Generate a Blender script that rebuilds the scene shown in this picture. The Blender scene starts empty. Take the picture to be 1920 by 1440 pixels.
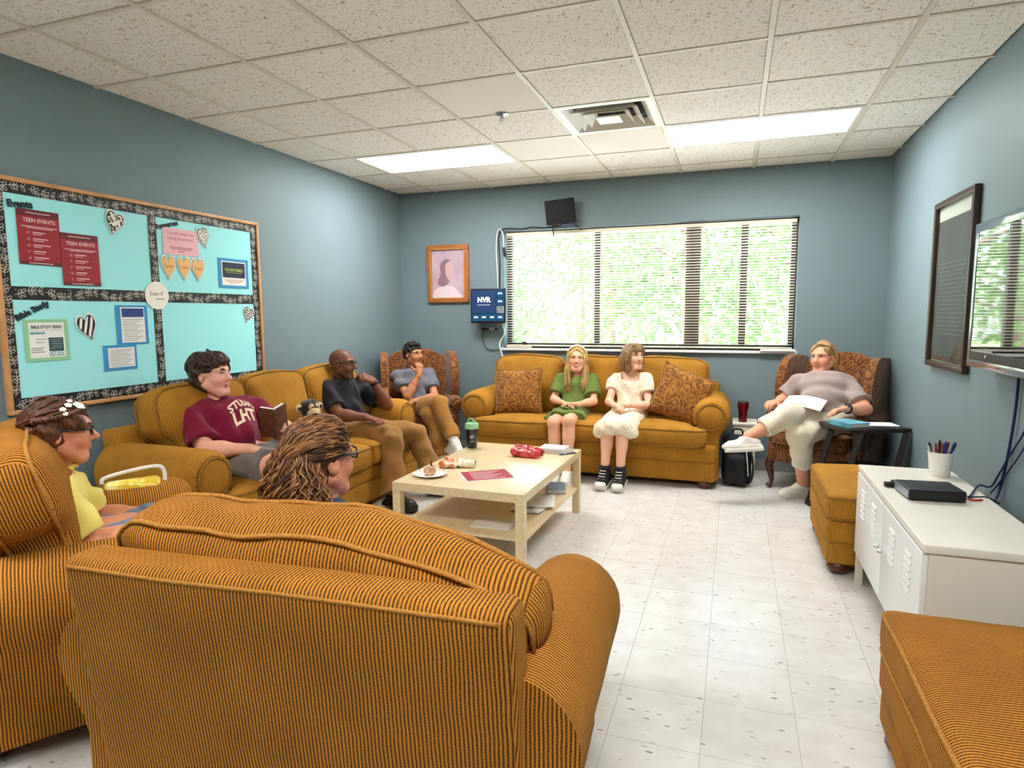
import bpy, bmesh, math, random
import numpy as np
import openvdb
from mathutils import Vector, Matrix, noise
from mathutils.bvhtree import BVHTree

# ------------------------------------------------------------------ camera, world, sun, exposure
scene = bpy.context.scene
COL = scene.collection
PI = math.pi
RW, RD, RH = 4.521, 5.9987, 2.663          # room width, y of the window wall, ceiling height
cam_data = bpy.data.cameras.new('camera')
cam = bpy.data.objects.new('camera', cam_data)
COL.objects.link(cam)
cam_data.sensor_width = 36.0
cam_data.lens = 1181.58 / 1920 * 36.0
cam_data.clip_start = 0.02
cam_data.clip_end = 200
YAW, PIT, ROL = 0.3388, -0.1102, -0.0065
_cf = Vector((-math.sin(YAW) * math.cos(PIT), math.cos(YAW) * math.cos(PIT), math.sin(PIT)))
_cr = Vector((math.cos(YAW), math.sin(YAW), 0))
_cu = _cr.cross(_cf)
_r2 = _cr * math.cos(ROL) + _cu * math.sin(ROL)
_u2 = -_cr * math.sin(ROL) + _cu * math.cos(ROL)
cam.matrix_world = Matrix(((_r2.x, _u2.x, -_cf.x, 3.3517), (_r2.y, _u2.y, -_cf.y, 0.0),
                           (_r2.z, _u2.z, -_cf.z, 1.413), (0, 0, 0, 1)))
scene.camera = cam

world = bpy.data.worlds.new('world')
scene.world = world
world.use_nodes = True
_nt = world.node_tree
_nt.nodes.clear()
_wo = _nt.nodes.new('ShaderNodeOutputWorld')
_bg = _nt.nodes.new('ShaderNodeBackground')
_sky = _nt.nodes.new('ShaderNodeTexSky')
_sky.sky_type = 'NISHITA'
_sky.sun_elevation = math.radians(64)
_sky.sun_rotation = math.radians(207)
_sky.sun_disc = False
_sky.air_density = 1.0
_sky.dust_density = 2.5
_sky.ozone_density = 1.0
_bg.inputs['Strength'].default_value = 1.7
_nt.links.new(_sky.outputs[0], _bg.inputs[0])
_nt.links.new(_bg.outputs[0], _wo.inputs[0])

sun_data = bpy.data.lights.new('sun', 'SUN')
sun_data.energy = 17.0
sun_data.angle = 0.03
sun_data.color = (1.0, 0.98, 0.95)
sun = bpy.data.objects.new('sun', sun_data)
COL.objects.link(sun)
sun.rotation_euler = Vector((0.22, 0.42, -1.0)).to_track_quat('-Z', 'Y').to_euler()   # shines from behind the building on the trees

portal_data = bpy.data.lights.new('window_portal', 'AREA')     # guides sampling of the daylight, gives none itself
portal_data.shape = 'RECTANGLE'
portal_data.size, portal_data.size_y = 2.7, 1.16
portal_data.cycles.is_portal = True
portal = bpy.data.objects.new('window_portal', portal_data)
COL.objects.link(portal)
portal.location = (2.505, RD + 0.19, 1.657)
portal.rotation_euler = (math.radians(-90), 0, 0)

LAMP_STRENGTH = 12.0        # fluorescent ceiling panels
scene.view_settings.view_transform = 'Standard'
scene.view_settings.look = 'None'
scene.view_settings.exposure = 1.28
scene.view_settings.gamma = 1.0
scene.view_settings.use_curve_mapping = False
scene.cycles.max_bounces = 8
scene.cycles.diffuse_bounces = 4
scene.cycles.glossy_bounces = 4
scene.cycles.transparent_max_bounces = 8
scene.cycles.sample_clamp_indirect = 6.0

# ------------------------------------------------------------------ helpers
def lin(c):
    """sRGB 0-255 to linear"""
    out = []
    for v in c[:3]:
        v = v / 255.0
        out.append(v / 12.92 if v <= 0.04045 else ((v + 0.055) / 1.055) ** 2.4)
    return (*out, 1.0)

MATS = {}
def mat(name, rgb, rough=0.6, metal=0.0, spec=0.4, noise_amt=0.0, noise_scale=30.0, bump=0.0, bump_scale=60.0,
        sheen=0.0, trans=0.0, emit=None, coat=0.0, attr=None, alpha=None):
    if name in MATS:
        return MATS[name]
    m = bpy.data.materials.new(name)
    m.use_nodes = True
    nt = m.node_tree
    b = nt.nodes['Principled BSDF']
    c = lin(rgb)
    b.inputs['Base Color'].default_value = c
    b.inputs['Roughness'].default_value = rough
    b.inputs['Metallic'].default_value = metal
    b.inputs['Specular IOR Level'].default_value = spec
    if sheen:
        b.inputs['Sheen Weight'].default_value = sheen
        b.inputs['Sheen Roughness'].default_value = 0.5
    if trans:
        b.inputs['Transmission Weight'].default_value = trans
    if coat:
        b.inputs['Coat Weight'].default_value = coat
    if emit:
        b.inputs['Emission Color'].default_value = lin(emit[0])
        b.inputs['Emission Strength'].default_value = emit[1]
    if alpha is not None:
        b.inputs['Alpha'].default_value = alpha
    tc = None
    if noise_amt or bump:
        tc = nt.nodes.new('ShaderNodeTexCoord')
    col_out = None
    if attr:
        a = nt.nodes.new('ShaderNodeAttribute')
        a.attribute_name = attr
        col_out = a.outputs['Color']
        nt.links.new(col_out, b.inputs['Base Color'])
    if noise_amt:
        n = nt.nodes.new('ShaderNodeTexNoise')
        n.inputs['Scale'].default_value = noise_scale
        n.inputs['Detail'].default_value = 4
        nt.links.new(tc.outputs['Object'], n.inputs['Vector'])
        mr = nt.nodes.new('ShaderNodeMapRange')
        mr.inputs['From Min'].default_value = 0.3
        mr.inputs['From Max'].default_value = 0.7
        mr.inputs['To Min'].default_value = 1 - noise_amt
        mr.inputs['To Max'].default_value = 1 + noise_amt
        nt.links.new(n.outputs['Fac'], mr.inputs['Value'])
        vm = nt.nodes.new('ShaderNodeVectorMath')
        vm.operation = 'SCALE'
        if col_out is None:
            vm.inputs[0].default_value = c[:3]
        else:
            nt.links.new(col_out, vm.inputs[0])
        nt.links.new(mr.outputs[0], vm.inputs['Scale'])
        nt.links.new(vm.outputs[0], b.inputs['Base Color'])
    if bump:
        n2 = nt.nodes.new('ShaderNodeTexNoise')
        n2.inputs['Scale'].default_value = bump_scale
        n2.inputs['Detail'].default_value = 3
        nt.links.new(tc.outputs['Object'], n2.inputs['Vector'])
        bp = nt.nodes.new('ShaderNodeBump')
        bp.inputs['Strength'].default_value = bump
        bp.inputs['Distance'].default_value = 0.004
        nt.links.new(n2.outputs['Fac'], bp.inputs['Height'])
        nt.links.new(bp.outputs[0], b.inputs['Normal'])
    MATS[name] = m
    return m

def link(o, parent=None):
    COL.objects.link(o)
    if parent is not None:
        o.parent = parent
    return o

def tag(o, label=None, cat=None, group=None, kind=None):
    if label: o['label'] = label
    if cat: o['category'] = cat
    if group: o['group'] = group
    if kind: o['kind'] = kind
    return o

def thing(name, label, cat, loc=(0, 0, 0), rotz=0.0, group=None):
    o = bpy.data.objects.new(name, None)
    o.empty_display_size = 0.1
    link(o)
    o.location = loc
    o.rotation_euler = (0, 0, rotz)
    return tag(o, label, cat, group)

def set_smooth(me, angle=None):
    me.polygons.foreach_set('use_smooth', [True] * len(me.polygons))
    if angle is not None:
        try:
            me.set_sharp_from_angle(angle=angle)
        except Exception:
            pass

def mesh_obj(name, verts, faces, m, parent=None, smooth=True, angle=0.7, loc=None, rot=None):
    me = bpy.data.meshes.new(name)
    me.from_pydata([tuple(v) for v in verts], [], [tuple(f) for f in faces])
    me.update()
    if smooth:
        set_smooth(me, angle)
    o = bpy.data.objects.new(name, me)
    if m is not None:
        me.materials.append(m)
    link(o, parent)
    if loc is not None: o.location = loc
    if rot is not None: o.rotation_euler = rot
    return o

class MB:
    """collects shapes of ONE part into one mesh"""
    def __init__(self):
        self.v = []; self.f = []
    def add(self, vs, fs, M=None):
        n = len(self.v)
        if M is not None:
            vs = [M @ Vector(p) for p in vs]
        self.v += [tuple(p) for p in vs]
        self.f += [tuple(i + n for i in f) for f in fs]
        return self
    def box(self, c, s, M=None, r=0.0):
        """centre, full size, optional bevel r"""
        if r > 0:
            vs, fs = rbox_vf((s[0] / 2, s[1] / 2, s[2] / 2), r, 2)
            vs = [(p[0] + c[0], p[1] + c[1], p[2] + c[2]) for p in vs]
            return self.add(vs, fs, M)
        hx, hy, hz = s[0] / 2, s[1] / 2, s[2] / 2
        vs = [(c[0] + a * hx, c[1] + b * hy, c[2] + d * hz) for d in (-1, 1) for b in (-1, 1) for a in (-1, 1)]
        fs = [(0, 2, 3, 1), (4, 5, 7, 6), (0, 1, 5, 4), (2, 6, 7, 3), (0, 4, 6, 2), (1, 3, 7, 5)]
        return self.add(vs, fs, M)
    def bx(self, x0, x1, y0, y1, z0, z1, M=None, r=0.0):
        return self.box(((x0 + x1) / 2, (y0 + y1) / 2, (z0 + z1) / 2), (x1 - x0, y1 - y0, z1 - z0), M, r)
    def lathe(self, prof, seg=24, M=None, cap=True):
        vs = []; fs = []
        n = len(prof)
        for k in range(seg):
            a = 2 * PI * k / seg
            for (r, z) in prof:
                vs.append((r * math.cos(a), r * math.sin(a), z))
        for k in range(seg):
            k2 = (k + 1) % seg
            for i in range(n - 1):
                fs.append((k * n + i, k2 * n + i, k2 * n + i + 1, k * n + i + 1))
        if cap:
            if prof[0][0] > 1e-6: fs.append(tuple(k * n for k in range(seg))[::-1])
            if prof[-1][0] > 1e-6: fs.append(tuple(k * n + n - 1 for k in range(seg)))
        return self.add(vs, fs, M)
    def tube(self, pts, r, seg=8, closed=False, M=None, cap=True):
        pts = [Vector(p) for p in pts]
        n = len(pts)
        rs = r if hasattr(r, '__len__') else [r] * n
        vs = []; fs = []
        up = None
        for i in range(n):
            a = pts[i - 1] if (i > 0 or closed) else pts[i]
            b = pts[(i + 1) % n] if (i < n - 1 or closed) else pts[i]
            t = (b - a)
            t = t.normalized() if t.length > 1e-9 else Vector((0, 0, 1))
            if up is None:
                up = Vector((0, 0, 1)) if abs(t.z) < 0.9 else Vector((1, 0, 0))
            s = t.cross(up)
            if s.length < 1e-6: s = t.orthogonal()
            s.normalize()
            up = s.cross(t).normalized()
            for k in range(seg):
                an = 2 * PI * k / seg
                vs.append(pts[i] + (s * math.cos(an) + up * math.sin(an)) * rs[i])
        m = n if closed else n - 1
        for i in range(m):
            j = (i + 1) % n
            for k in range(seg):
                k2 = (k + 1) % seg
                fs.append((i * seg + k, i * seg + k2, j * seg + k2, j * seg + k))
        if cap and not closed:
            fs.append(tuple(range(seg))[::-1])
            fs.append(tuple((n - 1) * seg + k for k in range(seg)))
        return self.add(vs, fs, M)
    def prism(self, poly, d0, d1, M=None):
        """polygon in xz extruded along y from d0 to d1"""
        n = len(poly)
        vs = [(p[0], d0, p[1]) for p in poly] + [(p[0], d1, p[1]) for p in poly]
        fs = [tuple(range(n)), tuple(range(2 * n - 1, n - 1, -1))]
        fs += [(i, i + n, (i + 1) % n + n, (i + 1) % n) for i in range(n)]
        return self.add(vs, fs, M)
    def grid(self, fn, nu, nv, M=None, wrapu=False):
        vs = [fn(i / (nu if wrapu else nu - 1), j / (nv - 1)) for i in range(nu) for j in range(nv)]
        fs = []
        for i in range(nu if wrapu else nu - 1):
            i2 = (i + 1) % nu
            for j in range(nv - 1):
                fs.append((i * nv + j, i2 * nv + j, i2 * nv + j + 1, i * nv + j + 1))
        return self.add(vs, fs, M)
    def build(self, name, m, parent=None, smooth=False, angle=0.7, loc=None, rot=None):
        return mesh_obj(name, self.v, self.f, m, parent, smooth, angle, loc, rot)

def _rb_samples(h, r, n_in, n_r):
    """coordinates along one axis of a rounded box, dense in the rounded ends"""
    if h - r < 1e-5:
        core = [0.0]
    else:
        core = [-(h - r) + 2 * (h - r) * i / n_in for i in range(n_in + 1)]
    lo = [-h + r * (1 - math.cos(PI / 2 * i / n_r)) for i in range(n_r)] if False else [-h + r * math.tan(PI / 4 * i / n_r) for i in range(n_r)]
    return lo + core + [-x for x in lo[::-1]]

def rbox_vf(h, r, n_r=3, n_in=1, bulge=(0, 0, 0), fn=None):
    """rounded box (half sizes h), optional pillow bulge per axis, optional point function"""
    r = min(r, min(h) * 0.999)
    ax = [_rb_samples(h[k], r, n_in, n_r) for k in range(3)]
    idx = {}; vs = []; fs = []
    def vid(p):
        key = (round(p[0], 6), round(p[1], 6), round(p[2], 6))
        if key in idx: return idx[key]
        q = [0, 0, 0]; inner = [0, 0, 0]
        for k in range(3):
            lim = h[k] - r
            inner[k] = max(-lim, min(lim, p[k]))
            q[k] = p[k] - inner[k]
        L = math.sqrt(q[0] ** 2 + q[1] ** 2 + q[2] ** 2) or 1.0
        s = [inner[k] + q[k] / L * r for k in range(3)]
        if any(bulge):
            t = [max(-1, min(1, s[k] / h[k])) for k in range(3)]
            o = list(s)
            for k in range(3):
                a, b = (k + 1) % 3, (k + 2) % 3
                w = (1 - t[a] ** 2) * (1 - t[b] ** 2)
                o[k] += bulge[k] * w * (t[k] if abs(t[k]) < 1 else math.copysign(1, t[k]))
            s = o
        if fn: s = fn(Vector(s))
        idx[key] = len(vs)
        vs.append(tuple(s))
        return idx[key]
    for k in range(3):
        a, b = (k + 1) % 3, (k + 2) % 3
        for sgn in (-1, 1):
            A, B = ax[a], ax[b]
            for i in range(len(A) - 1):
                for j in range(len(B) - 1):
                    quad = []
                    for (ii, jj) in ((i, j), (i + 1, j), (i + 1, j + 1), (i, j + 1)):
                        p = [0, 0, 0]; p[k] = sgn * h[k]; p[a] = A[ii]; p[b] = B[jj]
                        quad.append(vid(p))
                    if len(set(quad)) < 3: continue
                    fs.append(tuple(quad) if sgn > 0 else tuple(quad[::-1]))
    return vs, fs

def rbox(name, size, r, m, parent, loc=(0, 0, 0), rot=(0, 0, 0), n_r=3, n_in=1, bulge=(0, 0, 0), fn=None):
    vs, fs = rbox_vf((size[0] / 2, size[1] / 2, size[2] / 2), r, n_r, n_in, bulge, fn)
    return mesh_obj(name, vs, fs, m, parent, True, None, loc, rot)

def rot_to(d):
    """matrix turning +Z to direction d"""
    return Vector(d).to_track_quat('Z', 'Y').to_matrix().to_4x4()

def T(x, y, z): return Matrix.Translation((x, y, z))
def RX(a): return Matrix.Rotation(a, 4, 'X')
def RY(a): return Matrix.Rotation(a, 4, 'Y')
def RZ(a): return Matrix.Rotation(a, 4, 'Z')

def spline(pts, n=8, closed=False):
    """Catmull-Rom through pts"""
    P = [Vector(p) for p in pts]
    out = []
    m = len(P)
    rng = range(m if closed else m - 1)
    for i in rng:
        if closed:
            p0, p1, p2, p3 = P[i - 1], P[i], P[(i + 1) % m], P[(i + 2) % m]
        else:
            p0 = P[i - 1] if i > 0 else P[0] * 2 - P[1]
            p1, p2 = P[i], P[i + 1]
            p3 = P[i + 2] if i + 2 < m else P[-1] * 2 - P[-2]
        for k in range(n):
            t = k / n
            out.append(0.5 * ((2 * p1) + (p2 - p0) * t + (2 * p0 - 5 * p1 + 4 * p2 - p3) * t * t + (3 * p1 - p0 - 3 * p2 + p3) * t ** 3))
    if not closed: out.append(P[-1])
    return out

_FONT_CACHE = {}
def text_mesh(s, size, bold=0.0):
    """flat filled text as verts, faces in the xy plane, centred"""
    key = (s, round(size, 5), bold)
    if key in _FONT_CACHE: return _FONT_CACHE[key]
    cu = bpy.data.curves.new('lettering', 'FONT')
    cu.body = s
    cu.size = size
    cu.align_x = 'CENTER'
    cu.align_y = 'CENTER'
    cu.offset = bold
    cu.resolution_u = 2
    o = bpy.data.objects.new('lettering', cu)
    COL.objects.link(o)
    dg = bpy.context.evaluated_depsgraph_get()
    me = bpy.data.meshes.new_from_object(o.evaluated_get(dg))
    vs = [tuple(v.co) for v in me.vertices]
    fs = [tuple(p.vertices) for p in me.polygons]
    bpy.data.objects.remove(o)
    bpy.data.curves.remove(cu)
    bpy.data.meshes.remove(me)
    _FONT_CACHE[key] = (vs, fs)
    return vs, fs
# ------------------------------------------------------------------ setting: shell of the room
YF = -1.75                 # wall behind the camera
GX0, GY0, GT = 0.4206, 5.7045, 0.6096     # ceiling grid

def wall_mat(name, rgb):
    return mat(name, rgb, rough=0.55, spec=0.3, noise_amt=0.025, noise_scale=3.0, bump=0.12, bump_scale=220)
M_WALL = wall_mat('blue_grey_wall_paint', (117, 134, 137))
M_WALLR = M_WALL
M_GRID = mat('ceiling_grid_white', (226, 218, 198), rough=0.5)
M_BASE = mat('vinyl_baseboard', (150, 150, 145), rough=0.5)

def ceiling_tile_mat():
    m = bpy.data.materials.new('fissured_ceiling_tile')
    m.use_nodes = True
    nt = m.node_tree; b = nt.nodes['Principled BSDF']
    b.inputs['Roughness'].default_value = 0.9
    b.inputs['Specular IOR Level'].default_value = 0.15
    tc = nt.nodes.new('ShaderNodeTexCoord')
    n = nt.nodes.new('ShaderNodeTexNoise'); n.inputs['Scale'].default_value = 62; n.inputs['Detail'].default_value = 2.0
    n.inputs['Distortion'].default_value = 1.2
    oi = nt.nodes.new('ShaderNodeObjectInfo')
    add = nt.nodes.new('ShaderNodeVectorMath'); add.operation = 'ADD'
    sc = nt.nodes.new('ShaderNodeVectorMath'); sc.operation = 'SCALE'; sc.inputs['Scale'].default_value = 0.37
    nt.links.new(oi.outputs['Location'], sc.inputs[0])
    nt.links.new(tc.outputs['Object'], add.inputs[0]); nt.links.new(sc.outputs[0], add.inputs[1])
    nt.links.new(add.outputs[0], n.inputs['Vector'])
    cr = nt.nodes.new('ShaderNodeValToRGB')
    cr.color_ramp.elements[0].position = 0.30; cr.color_ramp.elements[0].color = lin((178, 160, 132))
    cr.color_ramp.elements[1].position = 0.42; cr.color_ramp.elements[1].color = lin((248, 242, 230))
    nt.links.new(n.outputs['Fac'], cr.inputs[0])
    hs = nt.nodes.new('ShaderNodeHueSaturation')
    mr = nt.nodes.new('ShaderNodeMapRange'); mr.inputs['To Min'].default_value = 0.95; mr.inputs['To Max'].default_value = 1.03
    nt.links.new(oi.outputs['Random'], mr.inputs['Value'])
    nt.links.new(mr.outputs[0], hs.inputs['Value']); nt.links.new(cr.outputs[0], hs.inputs['Color'])
    nt.links.new(hs.outputs[0], b.inputs['Base Color'])
    bp = nt.nodes.new('ShaderNodeBump'); bp.inputs['Strength'].default_value = 0.5; bp.inputs['Distance'].default_value = 0.003
    nt.links.new(cr.outputs[0], bp.inputs['Height']); nt.links.new(bp.outputs[0], b.inputs['Normal'])
    return m
M_CTILE = ceiling_tile_mat()
M_CPLAIN = mat('plain_ceiling_tile', (240, 234, 219), rough=0.9, spec=0.15, noise_amt=0.02, noise_scale=90)

def floor_tile_mat():
    m = bpy.data.materials.new('speckled_vinyl_tile')
    m.use_nodes = True
    nt = m.node_tree; b = nt.nodes['Principled BSDF']
    b.inputs['Roughness'].default_value = 0.16
    b.inputs['Specular IOR Level'].default_value = 0.30
    b.inputs['Coat Weight'].default_value = 0.06
    b.inputs['Coat IOR'].default_value = 1.6
    b.inputs['Coat Roughness'].default_value = 0.07
    tc = nt.nodes.new('ShaderNodeTexCoord'); oi = nt.nodes.new('ShaderNodeObjectInfo')
    add = nt.nodes.new('ShaderNodeVectorMath'); add.operation = 'ADD'
    nt.links.new(tc.outputs['Object'], add.inputs[0]); nt.links.new(oi.outputs['Location'], add.inputs[1])
    mp = nt.nodes.new('ShaderNodeMapping'); mp.inputs['Scale'].default_value = (22, 75, 22); mp.inputs['Rotation'].default_value = (0, 0, 0.35)
    nt.links.new(add.outputs[0], mp.inputs['Vector'])
    vo = nt.nodes.new('ShaderNodeTexVoronoi'); vo.inputs['Scale'].default_value = 1.0; vo.inputs['Randomness'].default_value = 1.0
    nt.links.new(mp.outputs[0], vo.inputs['Vector'])
    # only some voronoi cells become flecks
    sep = nt.nodes.new('ShaderNodeSeparateColor'); nt.links.new(vo.outputs['Color'], sep.inputs[0])
    gt = nt.nodes.new('ShaderNodeMath'); gt.operation = 'GREATER_THAN'; gt.inputs[1].default_value = 0.80
    nt.links.new(sep.outputs[0], gt.inputs[0])
    lt = nt.nodes.new('ShaderNodeMath'); lt.operation = 'LESS_THAN'; lt.inputs[1].default_value = 0.26
    nt.links.new(vo.outputs['Distance'], lt.inputs[0])
    mul = nt.nodes.new('ShaderNodeMath'); mul.operation = 'MULTIPLY'
    nt.links.new(gt.outputs[0], mul.inputs[0]); nt.links.new(lt.outputs[0], mul.inputs[1])
    mul2 = nt.nodes.new('ShaderNodeMath'); mul2.operation = 'MULTIPLY'
    nt.links.new(mul.outputs[0], mul2.inputs[0]); nt.links.new(sep.outputs[1], mul2.inputs[1])
    n = nt.nodes.new('ShaderNodeTexNoise'); n.inputs['Scale'].default_value = 9; n.inputs['Detail'].default_value = 5
    nt.links.new(add.outputs[0], n.inputs['Vector'])
    cr = nt.nodes.new('ShaderNodeValToRGB')
    cr.color_ramp.elements[0].position = 0.3; cr.color_ramp.elements[0].color = lin((208, 203, 193))
    cr.color_ramp.elements[1].position = 0.7; cr.color_ramp.elements[1].color = lin((219, 215, 207))
    nt.links.new(n.outputs['Fac'], cr.inputs[0])
    mx = nt.nodes.new('ShaderNodeMix'); mx.data_type = 'RGBA'
    mx.inputs['B'].default_value = lin((120, 108, 92))
    nt.links.new(mul2.outputs[0], mx.inputs['Factor']); nt.links.new(cr.outputs[0], mx.inputs['A'])
    hs = nt.nodes.new('ShaderNodeHueSaturation')
    mr = nt.nodes.new('ShaderNodeMapRange'); mr.inputs['To Min'].default_value = 0.97; mr.inputs['To Max'].default_value = 1.02
    nt.links.new(oi.outputs['Random'], mr.inputs['Value']); nt.links.new(mr.outputs[0], hs.inputs['Value'])
    nt.links.new(mx.outputs['Result'], hs.inputs['Color']); nt.links.new(hs.outputs[0], b.inputs['Base Color'])
    nr = nt.nodes.new('ShaderNodeTexNoise'); nr.inputs['Scale'].default_value = 5; nr.inputs['Detail'].default_value = 4
    nt.links.new(add.outputs[0], nr.inputs['Vector'])
    mr2 = nt.nodes.new('ShaderNodeMapRange'); mr2.inputs['To Min'].default_value = 0.12; mr2.inputs['To Max'].default_value = 0.24
    nt.links.new(nr.outputs['Fac'], mr2.inputs['Value']); nt.links.new(mr2.outputs[0], b.inputs['Roughness'])
    bp = nt.nodes.new('ShaderNodeBump'); bp.inputs['Strength'].default_value = 0.08; bp.inputs['Distance'].default_value = 0.004
    n3 = nt.nodes.new('ShaderNodeTexNoise'); n3.inputs['Scale'].default_value = 14; n3.inputs['Detail'].default_value = 2
    nt.links.new(add.outputs[0], n3.inputs['Vector'])
    nt.links.new(n3.outputs['Fac'], bp.inputs['Height']); nt.links.new(bp.outputs[0], b.inputs['Normal'])
    return m
M_FTILE = floor_tile_mat()
M_FSLAB = mat('floor_mastic', (190, 183, 168), rough=0.5)

# floor slab with separate tiles on top
fl = MB().bx(-0.2, RW + 0.2, YF - 0.2, RD + 0.2, -0.15, -0.003).build('floor', M_FSLAB)
tag(fl, 'glossy off-white speckled vinyl tile floor of the room', kind='structure')
FT = 0.3048
_tv, _tf = None, None
def tile_mesh(sx, sy, gap=0.0004):
    hx, hy = sx / 2 - gap, sy / 2 - gap
    b = 0.0006
    vs = [(-hx, -hy, -0.003), (hx, -hy, -0.003), (hx, hy, -0.003), (-hx, hy, -0.003),
          (-hx + b, -hy + b, 0), (hx - b, -hy + b, 0), (hx - b, hy - b, 0), (-hx + b, hy - b, 0)]
    fs = [(4, 5, 6, 7), (0, 1, 5, 4), (1, 2, 6, 5), (2, 3, 7, 6), (3, 0, 4, 7)]
    me = bpy.data.meshes.new('floor_tile')
    me.from_pydata(vs, [], fs); me.update(); me.materials.append(M_FTILE)
    return me
_cache = {}
def add_floor_tile(x0, x1, y0, y1):
    k = (round(x1 - x0, 4), round(y1 - y0, 4))
    if k not in _cache: _cache[k] = tile_mesh(*k)
    o = bpy.data.objects.new('floor_tile', _cache[k]); link(o, fl)
    o.location = ((x0 + x1) / 2, (y0 + y1) / 2, 0)
FX = [0.0] + [2.984 + FT * k for k in range(-9, 6)] + [RW]
FY = [3.197 + FT * k for k in range(-9, 10)] + [RD]
for i in range(len(FX) - 1):
    for j in range(len(FY) - 1):
        add_floor_tile(FX[i], FX[i + 1], FY[j], FY[j + 1])
rest = MB()
yy = FY[0]
while yy > YF:
    y0 = max(yy - FT, YF)
    for i in range(len(FX) - 1):
        g = 0.0007
        rest.add([(FX[i] + g, y0 + g, 0), (FX[i + 1] - g, y0 + g, 0), (FX[i + 1] - g, yy - g, 0), (FX[i] + g, yy - g, 0)], [(0, 1, 2, 3)])
    yy -= FT
tag(rest.build('floor_tiles', M_FTILE, fl), kind='stuff')

# walls
def wall(name, mb, label):
    o = mb.build(name, M_WALL)
    return tag(o, label, kind='structure')
wall('wall_left', MB().bx(-0.2, 0, YF - 0.2, RD + 0.2, 0, RH + 0.25), 'blue-grey painted wall behind the bulletin board')
wall('wall_right', MB().bx(RW, RW + 0.2, YF - 0.2, RD + 0.2, 0, RH + 0.25), 'blue-grey painted wall behind the television')
wall('wall_front', MB().bx(0, RW, YF - 0.2, YF, 0, RH + 0.25), 'blue-grey painted wall facing the window wall')
WX0, WX1, WZ0, WZ1 = 1.160, 3.851, 1.078, 2.236
wb = MB()
wb.bx(0, WX0, RD, RD + 0.2, 0, RH + 0.25); wb.bx(WX1, RW, RD, RD + 0.2, 0, RH + 0.25)
wb.bx(WX0, WX1, RD, RD + 0.2, 0, WZ0); wb.bx(WX0, WX1, RD, RD + 0.2, WZ1, RH + 0.25)
wall('wall_back', wb, 'blue-grey painted wall around the wide window')
for nm, b_ in (('baseboard_left', (0, 0.012, YF, RD)), ('baseboard_right', (RW - 0.012, RW, YF, RD)), ('baseboard_back', (0.012, RW - 0.012, RD - 0.012, RD))):
    x0, x1, y0, y1 = b_
    tag(MB().bx(x0, x1, y0, y1, 0.0, 0.1).build(nm, M_BASE), kind='structure')

# ceiling: slab above, grid bars, tiles one by one
ce = MB().bx(-0.2, RW + 0.2, YF - 0.2, RD + 0.2, RH + 0.06, RH + 0.25).build('ceiling', M_GRID)
tag(ce, 'suspended ceiling of cream fissured tiles in a white grid', kind='structure')
CX = [0.0] + [GX0 + GT * k for k in range(0, 7)] + [RW]
CYs = [RD] + [GY0 - GT * k for k in range(0, 13)]
CYs = [y for y in CYs if y > YF] + [YF]
LIGHTS = [(0, 1), (4, 1), (0, 8), (4, 8)]      # grid column, row of each two-tile-wide light
for i, x in enumerate(CX[1:-1]):
    segs, top = [], RD                     # the long bars stop at the lights that span two tiles
    for (c, r) in sorted(LIGHTS, key=lambda q: q[1]):
        if i == c + 1:
            segs.append((GY0 - GT * r, top)); top = GY0 - GT * (r + 1)
    segs.append((YF, top))
    for (ya, yb) in segs:
        MB().bx(x - 0.012, x + 0.012, ya, yb, RH - 0.004, RH + 0.02).build('grid_bar', M_GRID, ce)
for y in CYs[1:-1]:
    MB().bx(0, RW, y - 0.011, y + 0.011, RH - 0.003, RH + 0.02).build('grid_bar', M_GRID, ce)
VENT = (3, 2)
skip = {}
for (c, r) in LIGHTS:
    skip[(c, r)] = 1; skip[(c + 1, r)] = 1
skip[VENT] = 1
PLAIN = {(2, 3), (2, 1), (3, 1), (2, 0)}
_cc = {}
for i in range(len(CX) - 1):
    for j in range(len(CYs) - 1):
        c, r = i - 1, j - 1        # column c between L_c and L_c+1; row r between R_r and R_r+1
        if (c, r) in skip: continue
        x0, x1, y1, y0 = CX[i], CX[i + 1], CYs[j], CYs[j + 1]
        m = M_CPLAIN if (c, r) in PLAIN else M_CTILE
        k = (round(x1 - x0, 4), round(y1 - y0, 4), m.name)
        if k not in _cc:
            hx, hy = (x1 - x0) / 2 - 0.010, (y1 - y0) / 2 - 0.010
            me = bpy.data.meshes.new('ceiling_tile')
            b = 0.008
            me.from_pydata([(-hx, -hy, 0.008), (hx, -hy, 0.008), (hx, hy, 0.008), (-hx, hy, 0.008),
                            (-hx + b, -hy + b, 0), (hx - b, -hy + b, 0), (hx - b, hy - b, 0), (-hx + b, hy - b, 0)], [],
                           [(7, 6, 5, 4), (4, 5, 1, 0), (5, 6, 2, 1), (6, 7, 3, 2), (7, 4, 0, 3)])
            me.update(); me.materials.append(m); _cc[k] = me
        o = bpy.data.objects.new('ceiling_tile', _cc[k]); link(o, ce)
        o.location = ((x0 + x1) / 2, (y0 + y1) / 2, RH + 0.001)

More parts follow.
